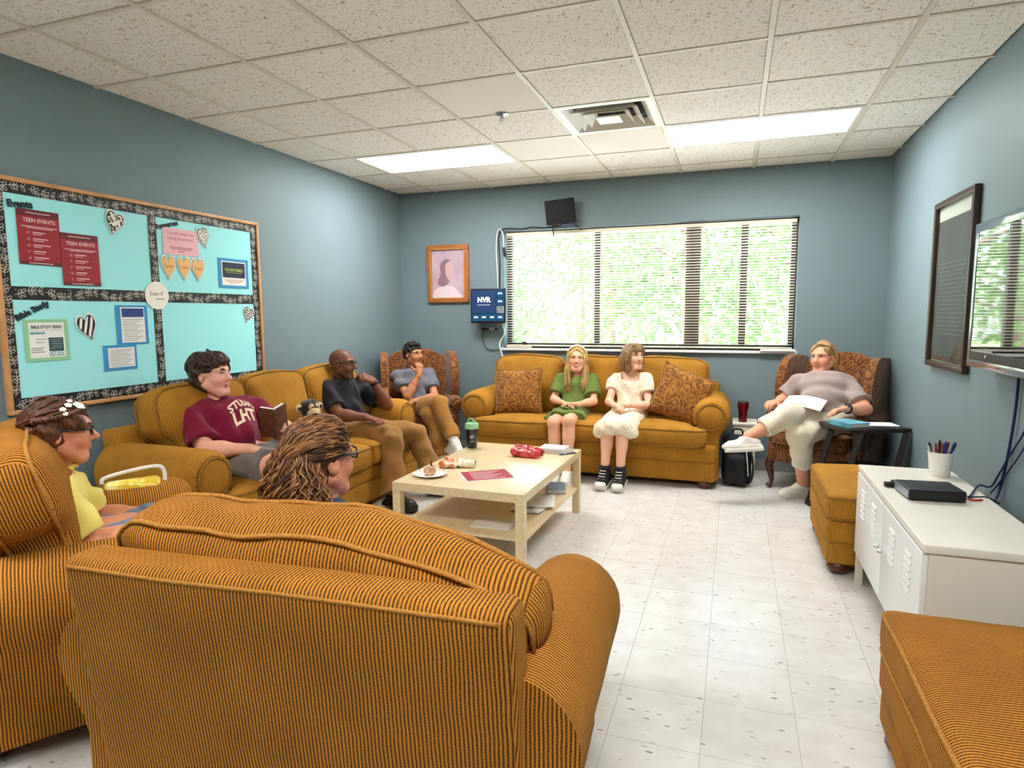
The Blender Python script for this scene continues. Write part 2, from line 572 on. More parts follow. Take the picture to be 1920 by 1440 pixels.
# recessed fluorescent lights
M_LAMP = mat('lit_diffuser', (255, 255, 255), rough=0.4, emit=((250, 251, 255), LAMP_STRENGTH))
M_LFRAME = mat('light_frame_white', (236, 232, 222), rough=0.4)
lab = {(0, 1): 'lit rectangular ceiling light near the bulletin board wall', (4, 1): 'lit rectangular ceiling light near the television wall',
       (0, 8): 'lit rectangular ceiling light behind the viewer, bulletin board side', (4, 8): 'lit rectangular ceiling light behind the viewer, television side'}
for (c, r) in LIGHTS:
    x0, x1 = GX0 + GT * c + 0.012, GX0 + GT * (c + 2) - 0.012
    y1, y0 = GY0 - GT * r - 0.011, GY0 - GT * (r + 1) + 0.011
    t = thing('ceiling_light', lab[(c, r)], 'ceiling light', ((x0 + x1) / 2, (y0 + y1) / 2, RH), group='ceiling lights')
    hx, hy = (x1 - x0) / 2, (y1 - y0) / 2
    f = MB(); w = 0.022
    f.bx(-hx, hx, -hy, -hy + w, -0.004, 0.05); f.bx(-hx, hx, hy - w, hy, -0.004, 0.05)
    f.bx(-hx, -hx + w, -hy + w, hy - w, -0.004, 0.05); f.bx(hx - w, hx, -hy + w, hy - w, -0.004, 0.05)
    f.build('frame', M_LFRAME, t)
    d = MB().bx(-hx + w, hx - w, -hy + w, hy - w, 0.004, 0.012)
    d.build('diffuser', M_LAMP, t)

# air diffuser: nested square cones
M_VENT = mat('vent_white_metal', (222, 216, 200), rough=0.4)
M_VDARK = mat('vent_dark_throat', (30, 28, 24), rough=0.9)
vx, vy = GX0 + GT * 3.5, GY0 - GT * 2.5
t = thing('air_vent', 'square white ceiling air diffuser with nested louvres', 'air vent', (vx, vy, RH))
MB().bx(-0.28, 0.28, -0.28, 0.28, 0.045, 0.05).build('throat', M_VDARK, t)
def sq_ring(a0, z0, a1, z1, th=0.004):
    m = MB()
    v = []
    for (a, z) in ((a0, z0), (a1, z1), (a1, z1 + th), (a0, z0 + th)):
        v += [(-a, -a, z), (a, -a, z), (a, a, z), (-a, a, z)]
    f = []
    for q in range(4):
        for k in range(4):
            k2 = (k + 1) % 4; q2 = (q + 1) % 4
            f.append((q * 4 + k, q * 4 + k2, q2 * 4 + k2, q2 * 4 + k))
    m.add(v, f)
    return m
sq_ring(0.293, -0.003, 0.262, -0.003, 0.02).build('rim', M_VENT, t)
for a0, a1 in ((0.262, 0.215), (0.205, 0.15), (0.145, 0.09)):
    sq_ring(a0, -0.012 if a0 < 0.25 else -0.003, a1, 0.04, 0.004).build('louvre', M_VENT, t)
MB().bx(-0.075, 0.075, -0.075, 0.075, -0.016, -0.008).build('centre_plate', M_VENT, t)

# sprinkler head
M_CHROME = mat('chrome', (200, 200, 200), rough=0.2, metal=1.0)
t = thing('sprinkler', 'small chrome fire sprinkler head on the ceiling beside the vent', 'sprinkler', (1.937, 3.86, RH))
MB().lathe([(0.042, 0.0), (0.040, -0.006), (0.02, -0.012), (0.0, -0.012)], 20).build('escutcheon', M_CHROME, t, True)
b = MB().lathe([(0.009, -0.012), (0.009, -0.026), (0.004, -0.03), (0.004, -0.05), (0.0, -0.05)], 10)
for s in (-1, 1):
    b.tube([(s * 0.009, 0, -0.022), (s * 0.014, 0, -0.035), (s * 0.003, 0, -0.05)], 0.0025, 6)
b.build('body', M_CHROME, t, True)
MB().lathe([(0.0, -0.05), (0.017, -0.05), (0.017, -0.053), (0.0, -0.053)], 14).build('deflector', M_CHROME, t, True)

# ------------------------------------------------------------------ window: frame, mullions, panes, sill
M_BRONZE = mat('bronze_window_frame', (74, 54, 40), rough=0.45)
M_SILL = mat('white_sill', (225, 228, 228), rough=0.35)
def glass_mat():
    m = bpy.data.materials.new('window_glass'); m.use_nodes = True
    nt = m.node_tree; nt.nodes.clear()
    o = nt.nodes.new('ShaderNodeOutputMaterial'); mx = nt.nodes.new('ShaderNodeMixShader')
    tr = nt.nodes.new('ShaderNodeBsdfTransparent'); gl = nt.nodes.new('ShaderNodeBsdfGlossy')
    tr.inputs['Color'].default_value = (0.93, 0.96, 0.95, 1); gl.inputs['Roughness'].default_value = 0.02
    lw = nt.nodes.new('ShaderNodeLayerWeight'); lw.inputs['Blend'].default_value = 0.5
    pw = nt.nodes.new('ShaderNodeMath'); pw.operation = 'POWER'; pw.inputs[1].default_value = 4.0
    fr = nt.nodes.new('ShaderNodeMath'); fr.operation = 'MULTIPLY_ADD'; fr.inputs[1].default_value = 0.5; fr.inputs[2].default_value = 0.02
    nt.links.new(lw.outputs['Facing'], pw.inputs[0]); nt.links.new(pw.outputs[0], fr.inputs[0]); nt.links.new(fr.outputs[0], mx.inputs[0]); nt.links.new(tr.outputs[0], mx.inputs[1]); nt.links.new(gl.outputs[0], mx.inputs[2])
    nt.links.new(mx.outputs[0], o.inputs[0])
    return m
M_GLASS = glass_mat()
win = thing('window_1', 'wide window with bronze mullions behind white blinds', None, ((WX0 + WX1) / 2, RD, WZ0))
win['kind'] = 'structure'
ox = (WX0 + WX1) / 2
def wbx(x0, x1, y0, y1, z0, z1): return MB().bx(x0 - ox, x1 - ox, y0, y1, z0 - WZ0, z1 - WZ0)
fr = MB()
for (a, b_, c, d) in ((WX0, WX1, WZ0, WZ0 + 0.045), (WX0, WX1, WZ1 - 0.045, WZ1), (WX0, WX0 + 0.045, WZ0, WZ1), (WX1 - 0.05, WX1, WZ0, WZ1)):
    fr.bx(a - ox, b_ - ox, 0.11, 0.17, c - WZ0, d - WZ0)
fr.build('window_frame', M_BRONZE, win)
MU = [(2.084, 0.055), (2.975, 0.13), (3.415, 0.06)]
for (x, w) in MU:
    wbx(x - w / 2, x + w / 2, 0.105, 0.175, WZ0 + 0.045, WZ1 - 0.045).build('mullion', M_BRONZE, win)
edges = [WX0 + 0.045] + [v for x, w in MU for v in (x - w / 2, x + w / 2)] + [WX1 - 0.05]
for k in range(0, 8, 2):
    wbx(edges[k], edges[k + 1], 0.138, 0.142, WZ0 + 0.045, WZ1 - 0.045).build('pane', M_GLASS, win)
wbx(WX0 - 0.02, WX1 + 0.02, -0.035, 0.11, WZ0 - 0.022, WZ0).build('sill', M_SILL, win)
# blind
M_SLAT = mat('cream_blind_slat', (232, 226, 205), rough=0.4, spec=0.4)
def slat_translucent():
    nt = M_SLAT.node_tree; b = nt.nodes['Principled BSDF']
    o = [n for n in nt.nodes if n.type == 'OUTPUT_MATERIAL'][0]
    tr = nt.nodes.new('ShaderNodeBsdfTranslucent'); tr.inputs['Color'].default_value = lin((236, 226, 190))
    mx = nt.nodes.new('ShaderNodeMixShader'); mx.inputs[0].default_value = 0.22
    nt.links.new(b.outputs[0], mx.inputs[1]); nt.links.new(tr.outputs[0], mx.inputs[2]); nt.links.new(mx.outputs[0], o.inputs[0])
slat_translucent()
bl = thing('window_blind', 'cream horizontal slat blind covering the wide window', 'window blind', (ox, RD + 0.05, WZ0))
bx0, bx1 = WX0 + 0.022, WX1 - 0.012
hw = (bx1 - bx0) / 2
MB().box((0, 0, WZ1 - WZ0 - 0.035), (2 * hw, 0.035, 0.03), r=0.003).build('head_rail', M_SLAT, bl)
n_sl = 43
zt, zb = WZ1 - WZ0 - 0.065, 0.05
sm = MB(); prof = []
for k in range(6):
    u = -0.0125 + 0.025 * k / 5
    prof.append((u, 0.0022 * (1 - (u / 0.0125) ** 2)))
vs = []; fs = []
for x in (-hw, hw):
    for (u, z) in prof: vs.append((x, u, z))
for k in range(5): fs.append((k, k + 1, 7 + k, 6 + k))
slat_me = bpy.data.meshes.new('slat'); slat_me.from_pydata(vs, [], fs); slat_me.update(); slat_me.materials.append(M_SLAT)
for k in range(n_sl):
    o = bpy.data.objects.new('slat', slat_me); link(o, bl)
    o.location = (0, 0, zb + (zt - zb) * k / (n_sl - 1)); o.rotation_euler = (math.radians(-16), 0, 0)
MB().box((0, 0, 0.022), (2 * hw, 0.026, 0.016), r=0.003).build('bottom_rail', M_SLAT, bl)
for x in (-1.1, -0.38, 0.35, 1.08):
    lc = MB()
    for yy in (-0.013, 0.013): lc.tube([(x, yy, 0.03), (x, yy, zt)], 0.0008, 4)
    lc.build('ladder_cord', M_SLAT, bl)

# ------------------------------------------------------------------ outside: lawn and trees
M_LAWN = mat('lawn', (120, 150, 70), rough=0.9, noise_amt=0.25, noise_scale=4)
tag(MB().bx(-25, 30, RD + 0.2, 45, -0.5, -0.3).build('lawn', M_LAWN), 'sunlit lawn outside the window', kind='structure')
tag(MB().bx(-25, 30, RD + 0.2, 15.5, -0.3, -0.26).build('pavement', mat('pale_concrete', (226, 224, 218), rough=0.9, noise_amt=0.05, noise_scale=3)), 'pale concrete pavement outside the window', kind='structure')
M_TRUNK = mat('tree_bark', (92, 74, 56), rough=0.9, noise_amt=0.3, noise_scale=20)
def leaf_mat(name, rgb):
    m = mat(name, rgb, rough=0.55, noise_amt=0.35, noise_scale=2.5)
    nt = m.node_tree; b = nt.nodes['Principled BSDF']; o = [n for n in nt.nodes if n.type == 'OUTPUT_MATERIAL'][0]
    tr = nt.nodes.new('ShaderNodeBsdfTranslucent'); tr.inputs['Color'].default_value = lin((82, 110, 42))
    mx = nt.nodes.new('ShaderNodeMixShader'); mx.inputs[0].default_value = 0.4
    nt.links.new(b.outputs[0], mx.inputs[1]); nt.links.new(tr.outputs[0], mx.inputs[2]); nt.links.new(mx.outputs[0], o.inputs[0])
    return m
M_LEAF = [leaf_mat('leaf_green', (66, 92, 38)), leaf_mat('leaf_yellow_green', (86, 110, 50)), leaf_mat('leaf_deep_green', (52, 80, 34))]
rng = np.random.default_rng(7)
def tree(x, y, h, rad, m, label, n=2600):
    t = thing('leafy_tree', label, 'tree', (x, y, -0.3), group='trees outside the window')
    tb = MB().tube([(0, 0, 0), (0.05, 0.03, h * 0.3), (-0.04, 0.05, h * 0.6), (0.0, 0, h * 0.9)], [0.13, 0.1, 0.07, 0.02], 8)
    for k in range(6):
        a = k * 1.1; z = h * (0.3 + 0.09 * k)
        tb.tube([(0, 0, z), (math.cos(a) * rad * 0.4, math.sin(a) * rad * 0.4, z + 0.3), (math.cos(a) * rad * 0.8, math.sin(a) * rad * 0.8, z + 0.5)], [0.05, 0.03, 0.01], 6)
    tb.build('trunk', M_TRUNK, t, True)
    cl = rng.normal(size=(26, 3)); cl /= np.linalg.norm(cl, axis=1)[:, None]
    cl *= (rng.random((26, 1)) ** 0.4)
    cl = cl * np.array([rad, rad, h * 0.45]) + np.array([0, 0, h * 0.56])
    ci = rng.integers(0, 26, n)
    P = cl[ci] + rng.normal(size=(n, 3)) * rad * 0.2
    a = rng.normal(size=(n, 3)); a /= np.linalg.norm(a, axis=1)[:, None]
    b = rng.normal(size=(n, 3)); b -= (a * b).sum(1)[:, None] * a; b /= np.linalg.norm(b, axis=1)[:, None]
    s = (0.05 + 0.05 * rng.random((n, 1)))
    V = np.empty((n, 4, 3)); V[:, 0] = P - a * s; V[:, 1] = P + b * s * 0.5; V[:, 2] = P + a * s; V[:, 3] = P - b * s * 0.5
    me = bpy.data.meshes.new('crown')
    me.from_pydata(V.reshape(-1, 3).tolist(), [], np.arange(n * 4).reshape(-1, 4).tolist()); me.update(); me.materials.append(m)
    link(bpy.data.objects.new('crown', me), t)
tree(-1.2, 11.0, 4.6, 1.5, M_LEAF[0], 'green leafy tree outside, seen beyond the picture end of the blind')
tree(0.9, 13.0, 5.4, 1.9, M_LEAF[1], 'yellow-green tree outside behind the widest window pane')
tree(2.6, 10.6, 4.4, 1.5, M_LEAF[0], 'leafy tree outside behind the middle of the blind')
tree(4.4, 12.6, 5.2, 1.8, M_LEAF[1], 'tall bright tree outside behind the narrow panes')
tree(5.9, 10.2, 4.0, 1.4, M_LEAF[2], 'deep green tree outside behind the armchair end of the window')
tree(-3.6, 14.5, 6.0, 2.3, M_LEAF[2], 'large deep green tree farthest toward the picture end outside')
tree(7.8, 15.0, 6.0, 2.4, M_LEAF[1], 'large pale tree farthest toward the television side outside')
tree(2.6, 17.0, 6.6, 2.8, M_LEAF[2], 'broad dark tree standing behind the other trees outside')
tree(-0.9, 18.0, 6.6, 2.8, M_LEAF[0], 'broad green tree standing far behind on the lawn')
# ------------------------------------------------------------------ upholstery materials
def ribbed(name, light, dark, pitch=0.0095, axis='x', weave=0.008, contrast=1.0, nap=0.12):
    """chenille with raised wales; the wales run across the given object axis, on side faces across the other"""
    m = bpy.data.materials.new(name); m.use_nodes = True
    nt = m.node_tree; b = nt.nodes['Principled BSDF']; L = nt.links.new
    b.inputs['Roughness'].default_value = 0.85
    b.inputs['Specular IOR Level'].default_value = 0.15
    b.inputs['Sheen Weight'].default_value = 0.08
    b.inputs['Sheen Roughness'].default_value = 0.45
    b.inputs['Sheen Tint'].default_value = lin((240, 200, 130))
    tc = nt.nodes.new('ShaderNodeTexCoord')
    sp = nt.nodes.new('ShaderNodeSeparateXYZ'); L(tc.outputs['Object'], sp.inputs[0])
    sn = nt.nodes.new('ShaderNodeSeparateXYZ'); L(tc.outputs['Normal'], sn.inputs[0])
    def math_(op, a, bb=None):
        n = nt.nodes.new('ShaderNodeMath'); n.operation = op
        for k, v in enumerate((a, bb)):
            if v is None: continue
            if isinstance(v, (int, float)): n.inputs[k].default_value = v
            else: L(v, n.inputs[k])
        return n.outputs[0]
    main, other = (sp.outputs[0], sp.outputs[1]) if axis == 'x' else (sp.outputs[1], sp.outputs[0])
    nmain = sn.outputs[0] if axis == 'x' else sn.outputs[1]
    side = math_('GREATER_THAN', math_('ABSOLUTE', nmain), 0.74)
    u = math_('ADD', math_('MULTIPLY', main, math_('SUBTRACT', 1.0, side)), math_('MULTIPLY', other, side))
    nz = nt.nodes.new('ShaderNodeTexNoise'); nz.inputs['Scale'].default_value = 9; nz.inputs['Detail'].default_value = 2
    L(tc.outputs['Object'], nz.inputs['Vector'])
    wob = math_('MULTIPLY', math_('SUBTRACT', nz.outputs['Fac'], 0.5), pitch * 0.9)
    ph = math_('MULTIPLY', math_('ADD', u, wob), 2 * PI / pitch)
    rib = math_('ADD', math_('MULTIPLY', math_('SINE', ph), 0.5), 0.5)
    v = math_('ADD', sp.outputs[2], math_('MULTIPLY', math_('ADD', other, main), 0.5))
    wv = math_('ADD', math_('MULTIPLY', math_('SINE', math_('MULTIPLY', v, 2 * PI / weave)), 0.5), 0.5)
    fine = nt.nodes.new('ShaderNodeTexNoise'); fine.inputs['Scale'].default_value = 260; fine.inputs['Detail'].default_value = 2
    L(tc.outputs['Object'], fine.inputs['Vector'])
    h = math_('ADD', math_('MULTIPLY', rib, 0.72), math_('ADD', math_('MULTIPLY', wv, 0.12), math_('MULTIPLY', fine.outputs['Fac'], 0.35)))
    cr = nt.nodes.new('ShaderNodeValToRGB')
    cr.color_ramp.elements[0].position = 0.22; cr.color_ramp.elements[0].color = lin(dark)
    cr.color_ramp.elements[1].position = 0.22 + 0.55 / contrast; cr.color_ramp.elements[1].color = lin(light)
    L(h, cr.inputs[0])
    big = nt.nodes.new('ShaderNodeTexNoise'); big.inputs['Scale'].default_value = 5; big.inputs['Detail'].default_value = 3
    L(tc.outputs['Object'], big.inputs['Vector'])
    mr = nt.nodes.new('ShaderNodeMapRange'); mr.inputs['From Min'].default_value = 0.3; mr.inputs['From Max'].default_value = 0.7
    mr.inputs['To Min'].default_value = 1 - nap; mr.inputs['To Max'].default_value = 1 + nap
    L(big.outputs['Fac'], mr.inputs['Value'])
    vm = nt.nodes.new('ShaderNodeVectorMath'); vm.operation = 'SCALE'
    L(cr.outputs[0], vm.inputs[0]); L(mr.outputs[0], vm.inputs['Scale']); L(vm.outputs[0], b.inputs['Base Color'])
    bp = nt.nodes.new('ShaderNodeBump'); bp.inputs['Strength'].default_value = 0.75; bp.inputs['Distance'].default_value = 0.003
    L(h, bp.inputs['Height']); L(bp.outputs[0], b.inputs['Normal'])
    return m
GOLD_L, GOLD_D = (196, 130, 46), (66, 34, 6)
F_X = ribbed('golden_chenille', GOLD_L, GOLD_D, axis='x')
F_Y = ribbed('golden_chenille_arm', GOLD_L, GOLD_D, axis='y')
F_PIPE = mat('chenille_piping', (176, 122, 54), rough=0.85, spec=0.15, noise_amt=0.3, noise_scale=160, bump=0.6, bump_scale=220)
S_L, S_D = (192, 136, 46), (132, 88, 26)
S_X = ribbed('olive_gold_chenille', S_L, S_D, axis='x', contrast=0.8, nap=0.16)
S_Y = ribbed('olive_gold_chenille_arm', S_L, S_D, axis='y', contrast=0.8, nap=0.16)
S_PIPE = mat('olive_gold_piping', (142, 100, 42), rough=0.85, spec=0.15, noise_amt=0.2, noise_scale=160)
M_BUN = mat('mahogany_foot', (84, 38, 20), rough=0.3, coat=0.3)

def damask(name, light, dark, scale=9.0):
    m = bpy.data.materials.new(name); m.use_nodes = True
    nt = m.node_tree; b = nt.nodes['Principled BSDF']; L = nt.links.new
    b.inputs['Roughness'].default_value = 0.8; b.inputs['Specular IOR Level'].default_value = 0.2
    b.inputs['Sheen Weight'].default_value = 0.2
    tc = nt.nodes.new('ShaderNodeTexCoord')
    n = nt.nodes.new('ShaderNodeTexNoise'); n.inputs['Scale'].default_value = scale; n.inputs['Detail'].default_value = 1.5; n.inputs['Distortion'].default_value = 2.2
    L(tc.outputs['Object'], n.inputs['Vector'])
    s = nt.nodes.new('ShaderNodeMath'); s.operation = 'MULTIPLY'; s.inputs[1].default_value = 42.0; L(n.outputs['Fac'], s.inputs[0])
    q = nt.nodes.new('ShaderNodeMath'); q.operation = 'SINE'; L(s.outputs[0], q.inputs[0])
    cr = nt.nodes.new('ShaderNodeValToRGB'); cr.color_ramp.elements[0].position = 0.25; cr.color_ramp.elements[0].color = lin(dark)
    cr.color_ramp.elements[1].position = 0.75; cr.color_ramp.elements[1].color = lin(light)
    mr = nt.nodes.new('ShaderNodeMapRange'); mr.inputs['From Min'].default_value = -1; L(q.outputs[0], mr.inputs['Value'])
    L(mr.outputs[0], cr.inputs[0]); L(cr.outputs[0], b.inputs['Base Color'])
    bp = nt.nodes.new('ShaderNodeBump'); bp.inputs['Strength'].default_value = 0.35; bp.inputs['Distance'].default_value = 0.003
    L(mr.outputs[0], bp.inputs['Height']); L(bp.outputs[0], b.inputs['Normal'])
    return m
D_WING = damask('brown_paisley', (140, 88, 42), (88, 50, 22), 8.0)
D_PILLOW = damask('bronze_scroll_damask', (160, 106, 40), (108, 66, 22), 6.5)

def nz3(p, s, amp, seed=0.0):
    v = noise.noise_vector(Vector((p[0] * s + seed, p[1] * s + 7.3, p[2] * s - 3.1)))
    return Vector(v) * amp

def cushion(name, size, m, mp, parent, loc, rot=(0, 0, 0), r=0.06, bulge=(0.015, 0.03, 0.03), amp=0.006, seed=0, pipe=True, pax='z', fn2=None, n_in=7, pr=0.007):
    """plump cushion with welt piping around both faces across axis pax"""
    h = (size[0] / 2, size[1] / 2, size[2] / 2)
    def fn(p):
        q = p + nz3(p, 4.0, amp, seed) + nz3(p, 11.0, amp * 0.35, seed + 5)
        return fn2(q) if fn2 else q
    vs, fs = rbox_vf(h, r, 4, n_in, bulge, fn)
    o = mesh_obj(name, vs, fs, m, parent, True, None, loc, rot)
    if pipe:
        k = 'xyz'.index(pax); a, b = (k + 1) % 3, (k + 2) % 3
        for s in (-1, 1):
            pts = []
            ra = r
            loop = []
            for (sa, sb, a0) in ((1, 1, 0), (-1, 1, 90), (-1, -1, 180), (1, -1, 270)):
                for t in range(5):
                    an = math.radians(a0 + t * 22.5)
                    loop.append((sa * (h[a] - ra) + ra * math.cos(an), sb * (h[b] - ra) + ra * math.sin(an)))
            dense = []
            for i in range(len(loop)):
                p0, p1 = loop[i], loop[(i + 1) % len(loop)]
                L = math.hypot(p1[0] - p0[0], p1[1] - p0[1]); n = max(1, int(L / 0.05))
                for t in range(n): dense.append((p0[0] + (p1[0] - p0[0]) * t / n, p0[1] + (p1[1] - p0[1]) * t / n))
            for (pa, pb) in dense:
                p = [0, 0, 0]
                p[k] = s * (h[k] - r * 0.42); p[a] = pa * (1 - 0.29 * r * 0.4 / h[a]); p[b] = pb * (1 - 0.29 * r * 0.4 / h[b])
                # follow the same bulge as the cushion
                t = [max(-1, min(1, p[i] / h[i])) for i in range(3)]
                qv = list(p)
                for i in range(3):
                    i1, i2 = (i + 1) % 3, (i + 2) % 3
                    qv[i] += bulge[i] * (1 - t[i1] ** 2) * (1 - t[i2] ** 2) * t[i]
                pts.append(fn(Vector(qv)))
            mb = MB().tube(pts, pr, 6, closed=True)
            mb.build('piping', mp, o, True, None)
    return o

def arm_profile(rc, cz, inner, outer, zb, n=18):
    pts = [(inner, zb), (inner, cz - rc * 0.45)]
    a0, a1 = math.radians(208), math.radians(-42)
    for k in range(n + 1):
        a = a0 + (a1 - a0) * k / n
        pts.append((rc * math.cos(a), cz + rc * math.sin(a)))
    pts += [(outer + 0.015, cz - rc * 0.95), (outer, cz - rc * 1.3), (outer, zb)]
    return pts

def rolled_arm(parent, cx, side, y0, y1, rc, cz, inner, outer, zb, my, mx, mp, slope=0.0, amp=0.004, seed=0):
    """rolled arm from front y0 to back y1; side=+1 outer toward +x"""
    prof = arm_profile(rc, cz, inner, outer, zb)
    n = len(prof)
    st = [0.0, 0.01, 0.035, 0.08] + [0.08 + (y1 - y0 - 0.08) * k / 14 for k in range(1, 15)]
    vs = []; fs = []
    for i, d in enumerate(st):
        y = y0 + d
        ins = 0.03 * (1 - min(1, d / 0.06)) ** 2
        for (px, pz) in prof:
            dx, dz = px, pz - cz
            L = math.hypot(dx, dz) or 1
            k = max(0.0, (L - ins) / L) if pz > zb + 0.01 else 1.0
            qx, qz = dx * k, cz + dz * k + slope * d * max(0, min(1, (pz - zb) / (cz - zb)))
            v = Vector((cx + side * qx, y, qz))
            v += nz3(v, 5.0, amp, seed)
            vs.append(tuple(v))
    for i in range(len(st) - 1):
        for k in range(n - 1):
            q = (i * n + k, i * n + k + 1, (i + 1) * n + k + 1, (i + 1) * n + k)
            fs.append(q if side > 0 else q[::-1])
    fs.append(tuple(range(n - 1, -1, -1)) if side > 0 else tuple(range(n)))
    e = (len(st) - 1) * n
    fs.append(tuple(e + k for k in range(n)) if side > 0 else tuple(e + k for k in range(n - 1, -1, -1)))
    arm = mesh_obj('arm', vs, fs, my, parent, True, 0.8)
    # scroll panel on the front with its piping ring
    pr = rc * 0.70
    pan = MB()
    M = T(cx, y0 - 0.006, cz) @ RX(PI / 2)
    pan.lathe([(0.0, 0.012), (pr * 0.5, 0.011), (pr * 0.85, 0.006), (pr, -0.004), (pr, -0.02)], 24, M, cap=False)
    so = pan.build('scroll_panel', mx, arm, True, None)
    ring = [(cx + pr * math.cos(2 * PI * k / 28), y0 - 0.006, cz + pr * math.sin(2 * PI * k / 28)) for k in range(28)]
    MB().tube(ring, 0.007, 6, closed=True).build('piping', mp, so, True, None)
    # gathered pleats around the roll
    pl = MB()
    for k in range(13 if my is not F_Y else 0):
        a = math.radians(-20 + 220 * k / 12)
        r0, r1 = rc * 0.76, rc * 0.90
        pl.tube([(cx + r0 * math.cos(a), y0 + 0.0, cz + r0 * math.sin(a)), (cx + r1 * 0.96 * math.cos(a), y0 + 0.006, cz + r1 * 0.96 * math.sin(a))], [0.006, 0.002], 5)
    if pl.v: tag(pl.build('pleats', mx, arm, True, None), kind='stuff')
    return arm

def bun_foot(parent, x, y, m=None, s=1.0):
    MB().lathe([(0.03 * s, 0), (0.045 * s, 0.008), (0.055 * s, 0.03), (0.05 * s, 0.055), (0.035 * s, 0.07)], 16).build('foot', m or M_BUN, parent, True, 0.9, loc=(x, y, 0))

def sofa(name, label, cat, loc, rotz, W, n, seed, mx, my, mp, D=0.86, seat_h=0.50, cush_t=0.16, arm_r=0.15, arm_z=0.575,
         back_h=1.0, back_lean=0.22, arm_w=0.28, arm_setback=0.13, group=None, back_cushion_fn=None, frame_h=0.80, panel_inset=0.0, arm_y1=None):
    """front is local -y. D: seat front to back of frame"""
    t = thing(name, label, cat, loc, rotz, group)
    yf, yb = -D / 2, D / 2
    aw = arm_w
    xi = W / 2 - aw                          # inner face of the arms
    bw = W - 0.20
    # base: two soft bands
    for (z0, z1, nm, ins) in ((0.055, 0.225, 'base_panel', 0.012), (0.215, seat_h - cush_t + 0.012, 'front_rail', 0.0)):
        vs, fs = rbox_vf((bw / 2, (D - 0.20) / 2, (z1 - z0) / 2), 0.028, 3, 4, (0.004, 0.012, 0.0))
        mesh_obj(nm, vs, fs, mx, t, True, None, (0, -0.04 + ins / 2, (z0 + z1) / 2))
    for sx in (-1, 1):
        for yy in (yf + 0.12, yb - 0.12): bun_foot(t, sx * (bw / 2 - 0.09), yy)
    # back frame, leaning
    th = 0.13
    pw = W - 0.20 - panel_inset
    zb0 = 0.07
    lean = back_lean
    def fr_fn(p):
        z = p.z + frame_h / 2 + zb0 / 2
        return Vector((p.x, p.y + lean * max(0, z - 0.2) * 0.55, p.z)) + nz3(p, 3.0, 0.004, seed + 2)
    vs, fs = rbox_vf((pw / 2, th / 2, (frame_h - zb0) / 2), 0.035, 4, 8, (0.0, 0.008, 0.004), fr_fn)
    bf = mesh_obj('back_frame', vs, fs, mx, t, True, None, (0, yb - th / 2 - 0.06, (frame_h + zb0) / 2))
    # seam piping along the top rear edge
    pts = []
    for k in range(33):
        x = -pw / 2 + 0.03 + (pw - 0.06) * k / 32
        pts.append(fr_fn(Vector((x, th / 2 - 0.004, (frame_h - zb0) / 2 - 0.022))))
    MB().tube(pts, 0.0055, 6).build('piping', mp, bf, True, None)
    # arms
    for s in (-1, 1):
        rolled_arm(t, s * (W / 2 - arm_r), s, yf + arm_setback, arm_y1 if arm_y1 is not None else yb - 0.06, arm_r, arm_z, -arm_r * 0.8, arm_r * 0.45, 0.06, my, mx, mp, seed=seed + s)
    # seat cushions (T-shaped at the ends: a front lip passes in front of the arm)
    cw = 2 * xi / n
    for k in range(n):
        x = -xi + cw * (k + 0.5)
        lo = 0.12 if k == 0 else 0.0
        hi = 0.12 if k == n - 1 else 0.0
        def tee(p, lo=lo, hi=hi, cw=cw):
            yy = p.y
            f = max(0.0, min(1.0, (-(yy) - (0.56 / 2 - arm_setback + 0.02)) / 0.05))
            if p.x < 0 and lo: p = p + Vector((-lo * f * min(1, -p.x / (cw / 2)) ** 3, 0, 0))
            if p.x > 0 and hi: p = p + Vector((hi * f * min(1, p.x / (cw / 2)) ** 3, 0, 0))
            return p
        cushion('seat_cushion', (cw - 0.006, 0.62, cush_t), mx, mp, t, (x, yf + 0.31, seat_h - cush_t / 2), (0, 0, 0), 0.05, (0.0, 0.012, 0.026), 0.006, seed + k * 3.1, pax='z', fn2=tee, n_in=9)
    # back cushions
    bc_h = back_h - seat_h + 0.03
    for k in range(n):
        x = -xi + cw * (k + 0.5)
        wide = 0.09 if n > 1 else 0.12
        lo = wide if k == 0 else 0.0
        hi = wide if k == n - 1 else 0.0
        def ears(p, lo=lo, hi=hi, cw=cw, k=k):
            f = max(0.0, min(1.0, (p.z - (-bc_h / 2 + 0.22)) / 0.08))
            if p.x < 0 and lo: p = p + Vector((-lo * f * min(1, -p.x / (cw / 2)) ** 2, 0, 0))
            if p.x > 0 and hi: p = p + Vector((hi * f * min(1, p.x / (cw / 2)) ** 2, 0, 0))
            if back_cushion_fn: p = back_cushion_fn(p, k)
            return p
        cushion('back_cushion', (cw - 0.004, 0.22, bc_h), mx, mp, t, (x, yb - 0.25, seat_h - 0.02 + bc_h / 2), (-lean, 0, 0), 0.085, (0.0, 0.035, 0.03), 0.010, seed + 20 + k * 2.7, pax='y', fn2=ears, n_in=9)
    return t

# the two sofas
sofa('sofa', 'tan chenille three-seat sofa under the window with two patterned pillows', 'sofa', (2.165, 5.545, 0), 0.0, 2.36, 3, 1.0, S_X, S_Y, S_PIPE)
sofa('sofa', 'tan chenille three-seat sofa along the bulletin board wall', 'sofa', (0.525, 3.535, 0), PI / 2, 2.36, 3, 40.0, S_X, S_Y, S_PIPE)

